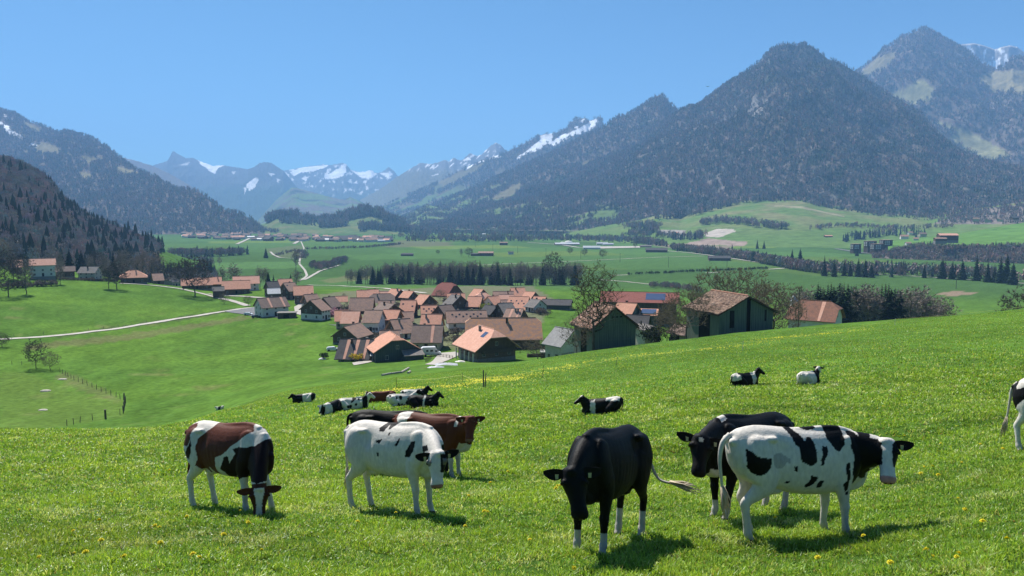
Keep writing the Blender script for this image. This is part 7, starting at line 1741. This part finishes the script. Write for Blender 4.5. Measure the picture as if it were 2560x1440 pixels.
# ------------------------------------------------------------------ vehicles
M['paintw'] = simple('white_paint', (.72, .73, .74), (.68, .69, .70), 1, .25, .5); M['paintd'] = simple('dark_paint', (.03, .035, .045), (.04, .045, .05), 1, .25, .5); M['tyre'] = simple('rubber', (.015, .015, .015), (.02, .02, .02), 3, .9)
def car(p, deg, paint, label, van=False, group=None):
    r = empty('camper_van' if van else 'parked_car', p, R(deg), label, 'camper van' if van else 'car', group)
    if van: prof = [(-3.1, .45), (-3.15, 2.6), (-2.6, 2.95), (1.3, 2.95), (1.7, 2.3), (2.4, 1.35), (3.1, 1.1), (3.2, .45)]; W = 1.05; wz = [(-1.7, -1.0, 1.5, 2.1), (-.4, .5, 1.5, 2.1), (1.15, 1.9, 1.35, 1.95)]
    else: prof = [(-2.1, .35), (-2.15, .95), (-1.7, 1.40), (.5, 1.45), (1.1, .98), (2.05, .82), (2.15, .35)]; W = .86; wz = [(-1.45, -.6, .98, 1.32), (-.5, .45, .98, 1.32)]
    b = MB(); n = len(prof); k = .86
    for s in (-1, 1): b.v += [(x, s * W * (1 if z < 1.1 or van else k), z) for x, z in prof]
    b.f += [tuple(range(n)), tuple(range(2 * n - 1, n - 1, -1))] + [(i, i + n, (i + 1) % n + n, (i + 1) % n) for i in range(n)]; b.m += [0] * (n + 2); b.build('body', M[paint], r)
    for x0, x1, z0, z1 in wz:
        g = MB()
        for s in (-1, 1): w = W * (1 if van else .93) + .012; g.box(x0, x1, min(s * w, s * (w - .05)), max(s * w, s * (w - .05)), z0, z1)
        g.build('window', M['glass'], r)
    g = MB(); a, c = (prof[4], prof[5]) if van else (prof[3], prof[4]); w = W * .8; g.add([(a[0] + .03, -w, a[1] - .05), (a[0] + .03, w, a[1] - .05), (c[0] + .03, w, c[1] + .06), (c[0] + .03, -w, c[1] + .06)], [(0, 3, 2, 1)]); g.build('windscreen', M['glass'], r)
    for x in ((-1.9, 2.1) if van else (-1.35, 1.35)):
        for s in (-1, 1): t = MB(); t.tube([(x, s * (W - .2), .36), (x, s * (W + .02), .36)], .36, 12); t.build('wheel', M['tyre'], r)
    return r
car(put(1078, 884, 243), 12, 'paintw', 'white camper van parked below the cream house in the front row', True); car(put(832, 864, 262), 14, 'paintw', 'white car on the grass behind the striped dark roof')
car(put(621, 777, 378), -8, 'paintw', 'white car in the yard of the white house at the left village end'); car(put(922, 818, 298), 3, 'paintd', 'dark car before the white house with mottled roof, left one'); car(put(948, 820, 296), 3, 'paintd', 'dark car before the white house with mottled roof, right one')
car(put(640, 781, 366), 20, 'paintd', 'dark car beside the wall of the white house at the left village end'); car(put(706, 745, 425), 30, 'paintw', 'light car parked among the houses at the left village end')
for x, y, l in ((2193, 639, 'leftmost white car on the valley road'), (2282, 644, 'middle white car on the valley road'), (2432, 655, 'right white car on the valley road')): car(hit(x, y) + Vector((0, 0, 1.0)), -20, 'paintw', l)
# a bird far up
b = MB(); b.add([(0, 0, 0), (.9, .25, .25), (.35, -.25, .02), (-.9, .25, .25), (-.35, -.25, .02), (0, -.5, -.05), (0, .45, -.05), (0, 0, -.14)], [(0, 1, 2), (0, 4, 3), (0, 2, 5), (0, 5, 4), (6, 1, 0), (6, 0, 3), (7, 2, 1), (7, 3, 4), (7, 5, 2), (7, 4, 5)]); o = b.build('bird', M['paintd']); o.location = pix(1770, 216, 260); tag(o, 'tiny dark bird gliding in the sky left of the big peak', 'bird')

# ------------------------------------------------------------------ grass and flowers
def grassmat():
    m, nt, b = newmat('grass_blades'); b.inputs["Roughness"].default_value = .42; b.inputs["Specular IOR Level"].default_value = .35
    a = nd(nt, "ShaderNodeVertexColor"); a.layer_name = "col"; nt.links.new(a.outputs[0], b.inputs["Base Color"])
    t = nd(nt, "ShaderNodeBsdfTranslucent"); sc = nd(nt, "ShaderNodeVectorMath", operation='MULTIPLY'); sc.inputs[1].default_value = (1.25, 1.15, .55); nt.links.new(a.outputs[0], sc.inputs[0]); nt.links.new(sc.outputs[0], t.inputs[0])
    mx = nd(nt, "ShaderNodeMixShader"); mx.inputs[0].default_value = .45; nt.links.new(b.outputs[0], mx.inputs[1]); nt.links.new(t.outputs[0], mx.inputs[2]); nt.links.new(mx.outputs[0], nt.nodes["Material Output"].inputs[0])
    return m
M['grass'] = grassmat()
def blades(n, d0, d1, name, label, hs, wid, broad=.25):
    # density falls with distance
    e = -.35; u = rng.random(n); D = (d0 ** (e + 1) + u * (d1 ** (e + 1) - d0 ** (e + 1))) ** (1 / (e + 1))
    px = np.where(rng.random(n) < .78, rng.uniform(-90, 2650, n), rng.choice([-1, 1], n) * rng.uniform(1370, 2500, n) + 1280); x = (px - 1280) / F * D * 1.03; y = D
    cl = fbm(x / .35, y / .35, 101, 3); big = fbm(x / 2.2, y / 2.2, 105, 3); keep = rng.random(n) < np.clip(.62 + 1.3 * cl + .35 * big, .08, 1); x, y, D, cl, big = x[keep], y[keep], D[keep], cl[keep], big[keep]; n = len(x)
    z = H(x, y); lod = np.clip(D / 8.5, .9, 4.5)
    br = rng.random(n) < broad
    h = rng.uniform(*hs, n) * (1 + .8 * np.clip(cl, -.5, .6) + .45 * np.clip(big, -.5, .6)) * np.where(br, .6, 1.0) * (1 + .12 * (lod - 1)); w = wid * rng.uniform(.6, 1.5, n) * lod * np.where(br, 2.6, 1.0)
    a = rng.uniform(0, TAU, n); le = np.abs(rng.normal(0, .55, n)) + .15 + br * .6
    dx, dy = np.cos(a), np.sin(a); b_ = rng.uniform(0, TAU, n); sx, sy = np.cos(b_) * w, np.sin(b_) * w
    tx = x + dx * le * h; ty = y + dy * le * h; tz = z + h * np.where(br, .75, 1)
    mx_, my_ = x + dx * le * h * .35, y + dy * le * h * .35; mz = z + h * .6
    V = np.stack([np.stack([x - sx * .7, y - sy * .7, z - .01], -1), np.stack([x + sx * .7, y + sy * .7, z - .01], -1), np.stack([mx_ + sx, my_ + sy, mz], -1), np.stack([tx, ty, tz], -1), np.stack([mx_ - sx, my_ - sy, mz], -1)], 1).reshape(-1, 3)
    i = np.arange(n) * 5; Fc = np.stack([i, i + 1, i + 2, i + 3, i + 4], -1)
    q = np.stack([i, i + 1, i + 2, i + 4], -1); t = np.stack([i + 4, i + 2, i + 3], -1)
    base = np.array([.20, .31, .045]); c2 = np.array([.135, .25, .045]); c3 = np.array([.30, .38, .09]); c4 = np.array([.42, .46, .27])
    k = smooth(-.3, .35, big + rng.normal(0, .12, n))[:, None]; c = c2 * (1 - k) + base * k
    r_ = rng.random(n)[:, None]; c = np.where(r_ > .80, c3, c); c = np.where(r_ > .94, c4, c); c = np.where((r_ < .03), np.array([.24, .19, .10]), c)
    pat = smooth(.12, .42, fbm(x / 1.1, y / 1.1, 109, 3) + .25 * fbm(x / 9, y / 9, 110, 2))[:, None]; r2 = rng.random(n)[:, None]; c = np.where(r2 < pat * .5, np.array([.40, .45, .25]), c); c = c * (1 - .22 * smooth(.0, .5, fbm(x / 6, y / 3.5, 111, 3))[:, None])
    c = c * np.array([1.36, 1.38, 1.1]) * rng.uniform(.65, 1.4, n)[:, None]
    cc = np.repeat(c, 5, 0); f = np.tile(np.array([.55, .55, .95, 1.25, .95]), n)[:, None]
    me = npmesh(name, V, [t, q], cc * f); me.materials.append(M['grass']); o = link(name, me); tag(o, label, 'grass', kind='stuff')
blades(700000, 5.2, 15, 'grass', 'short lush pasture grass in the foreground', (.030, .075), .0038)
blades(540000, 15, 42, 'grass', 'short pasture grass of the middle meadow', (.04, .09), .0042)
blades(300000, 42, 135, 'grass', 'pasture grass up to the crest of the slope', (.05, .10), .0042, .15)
# single dandelions
M['petal'] = simple('petal', (.80, .72, .03), (.78, .66, .03), 60, .7); M['stem'] = simple('stem', (.12, .20, .05), (.16, .20, .08), 20, .7)
def dandelion():
    r = empty('dandelion', (0, 0, 0)); b = MB(); b.tube([(0, 0, -.01), (.004, 0, .05), (0, .004, .092)], .0022, 5); b.build('stem', M['stem'], r)
    b = MB(); rr = random.Random(4)
    for ring, (rad, z, n) in enumerate(((.024, .092, 16), (.019, .098, 14), (.012, .103, 10), (.006, .106, 6))):
        for j in range(n):
            a = TAU * (j + rr.random() * .6) / n; c, s = math.cos(a), math.sin(a); w = .0042; k = len(b.v)
            b.v += [(0, 0, .094), (c * rad * .6 - s * w, s * rad * .6 + c * w, z + .002), (c * rad, s * rad, z), (c * rad * .6 + s * w, s * rad * .6 - c * w, z + .002)]; b.f.append((k, k + 1, k + 2, k + 3)); b.m.append(0)
    b.build('flower_head', M['petal'], r); return r
dd = None
for x, y in ((115, 1412), (175, 1410), (220, 1405), (248, 1330), (250, 1376), (396, 1333), (402, 1330), (478, 1305), (485, 1420), (490, 1418), (552, 1360), (602, 1295), (612, 1325), (650, 1405), (192, 1344), (280, 1248), (252, 1118), (252, 1070), (395, 1380), (325, 1407), (430, 1187), (1060, 1300), (993, 1300), (873, 1218), (885, 1330), (1160, 1330), (1218, 1300), (1225, 1302), (1160, 1258), (1265, 1195), (1238, 1227),
             (1390, 1230), (1396, 1243), (1400, 1228), (1425, 1432), (1655, 1165), (1608, 1205), (1640, 1208), (1530, 1235), (1600, 1240), (1944, 1315), (2200, 1027), (2207, 1024), (2278, 1005), (2306, 1180), (2332, 1183), (2347, 1205), (2395, 1176), (2308, 1203), (2170, 1365), (2310, 1410), (2326, 1412), (2385, 1415), (2392, 1412), (2400, 1265), (2260, 1100), (2355, 1126), (2460, 970), (2444, 1128), (2502, 1140), (2232, 1437), (2400, 1295), (1745, 1065), (1890, 1060), (2460, 1335), (2520, 1380), (2050, 1420), (700, 1120), (120, 1190), (60, 1290), (1330, 1370), (1280, 1100)):
    d = dandelion() if dd is None else copy_tree(dd); dd = dd or d
    d.location = hit(x, y); s = random.uniform(.85, 1.3) * (1.35 if y < 1250 else 1.15); d.scale = (s, s, s); d.rotation_euler = (random.gauss(0, .25) - .25, random.gauss(0, .25), random.uniform(0, 6)); tag(d, 'yellow dandelion in the pasture grass', 'flower', 'dandelions scattered in the pasture')
def flower_band(n, line, spread, name, label, size):
    W = [hit(*p) for p in line]; P = np.array([(w.x, w.y) for w in W]); L = np.r_[0, np.cumsum(np.linalg.norm(np.diff(P, axis=0), axis=1))]
    s = rng.uniform(0, L[-1], n); x = np.interp(s, L, P[:, 0]) + rng.normal(0, 1.5, n); y = np.interp(s, L, P[:, 1]) + rng.normal(0, 1, n) * spread
    m = rng.random(n) < smooth(-.2, .35, fbm(x / 5, y / 5, 131, 3)); x, y = x[m], y[m]; n = len(x); z = H(x, y) + rng.uniform(.05, .13, n); r_ = size * rng.uniform(.6, 1.3, n)
    V = np.stack([np.stack([x + r_ * c, y + r_ * s_, z + d], -1) for c, s_, d in ((1, 0, 0), (.3, .95, .02), (-.8, .6, 0), (-.8, -.6, .0), (.3, -.95, -.01))], 1).reshape(-1, 3)
    i = np.arange(n) * 5; me = npmesh(name, V, [np.stack([i, i + 1, i + 2], -1), np.stack([i, i + 2, i + 3, i + 4], -1)]); me.materials.append(M['petal']); o = link(name, me); tag(o, label, 'flowers', kind='stuff')
flower_band(3600, [(940, 985), (1060, 970), (1210, 955), (1290, 945)], 4.5, 'flower_band', 'dense band of small yellow flowers along the tape fence', .038)
flower_band(2600, [(1290, 940), (1400, 920), (1560, 892), (1800, 870), (2150, 822)], 3.5, 'flower_band', 'thin strip of small yellow flowers below the crest', .05)

# ------------------------------------------------------------------ where look-alikes stand, in words
def order_labels():
    groups = {}
    for o in scene.objects:
        if o.parent is None and o.get('group') and o.get('label'): groups.setdefault((o['group'], o['label']), []).append(o)
    for (g, l), os_ in groups.items():
        if len(os_) < 2 or len(os_) > 80 or len(l.split()) > 12: continue
        os_.sort(key=lambda o: proj(*o.location)[0])
        for i, o in enumerate(os_):
            k = i + 1; sfx = 'th' if 10 <= k % 100 <= 20 else {1: 'st', 2: 'nd', 3: 'rd'}.get(k % 10, 'th')
            o['label'] = '%s, %d%s from the left' % (l, k, sfx)
order_labels()
# ------------------------------------------------------------------ air
def build_haze():
    mb = MB(); mb.box(-30000, 30000, -400, 16600, -77.5, 1870)
    m = bpy.data.materials.new("haze"); m.use_nodes = True; nt = m.node_tree
    nt.nodes.remove(nt.nodes["Principled BSDF"])
    v = nt.nodes.new("ShaderNodeVolumePrincipled")
    v.inputs["Color"].default_value = (0.31, 0.58, 1.0, 1)
    v.inputs["Density"].default_value = 0.000090
    v.inputs["Anisotropy"].default_value = 0.0
    nt.links.new(v.outputs[0], nt.nodes["Material Output"].inputs["Volume"])
    o = mb.build("haze", m); tag(o, kind='stuff', label='thin blue haze filling the valley air')
build_haze()
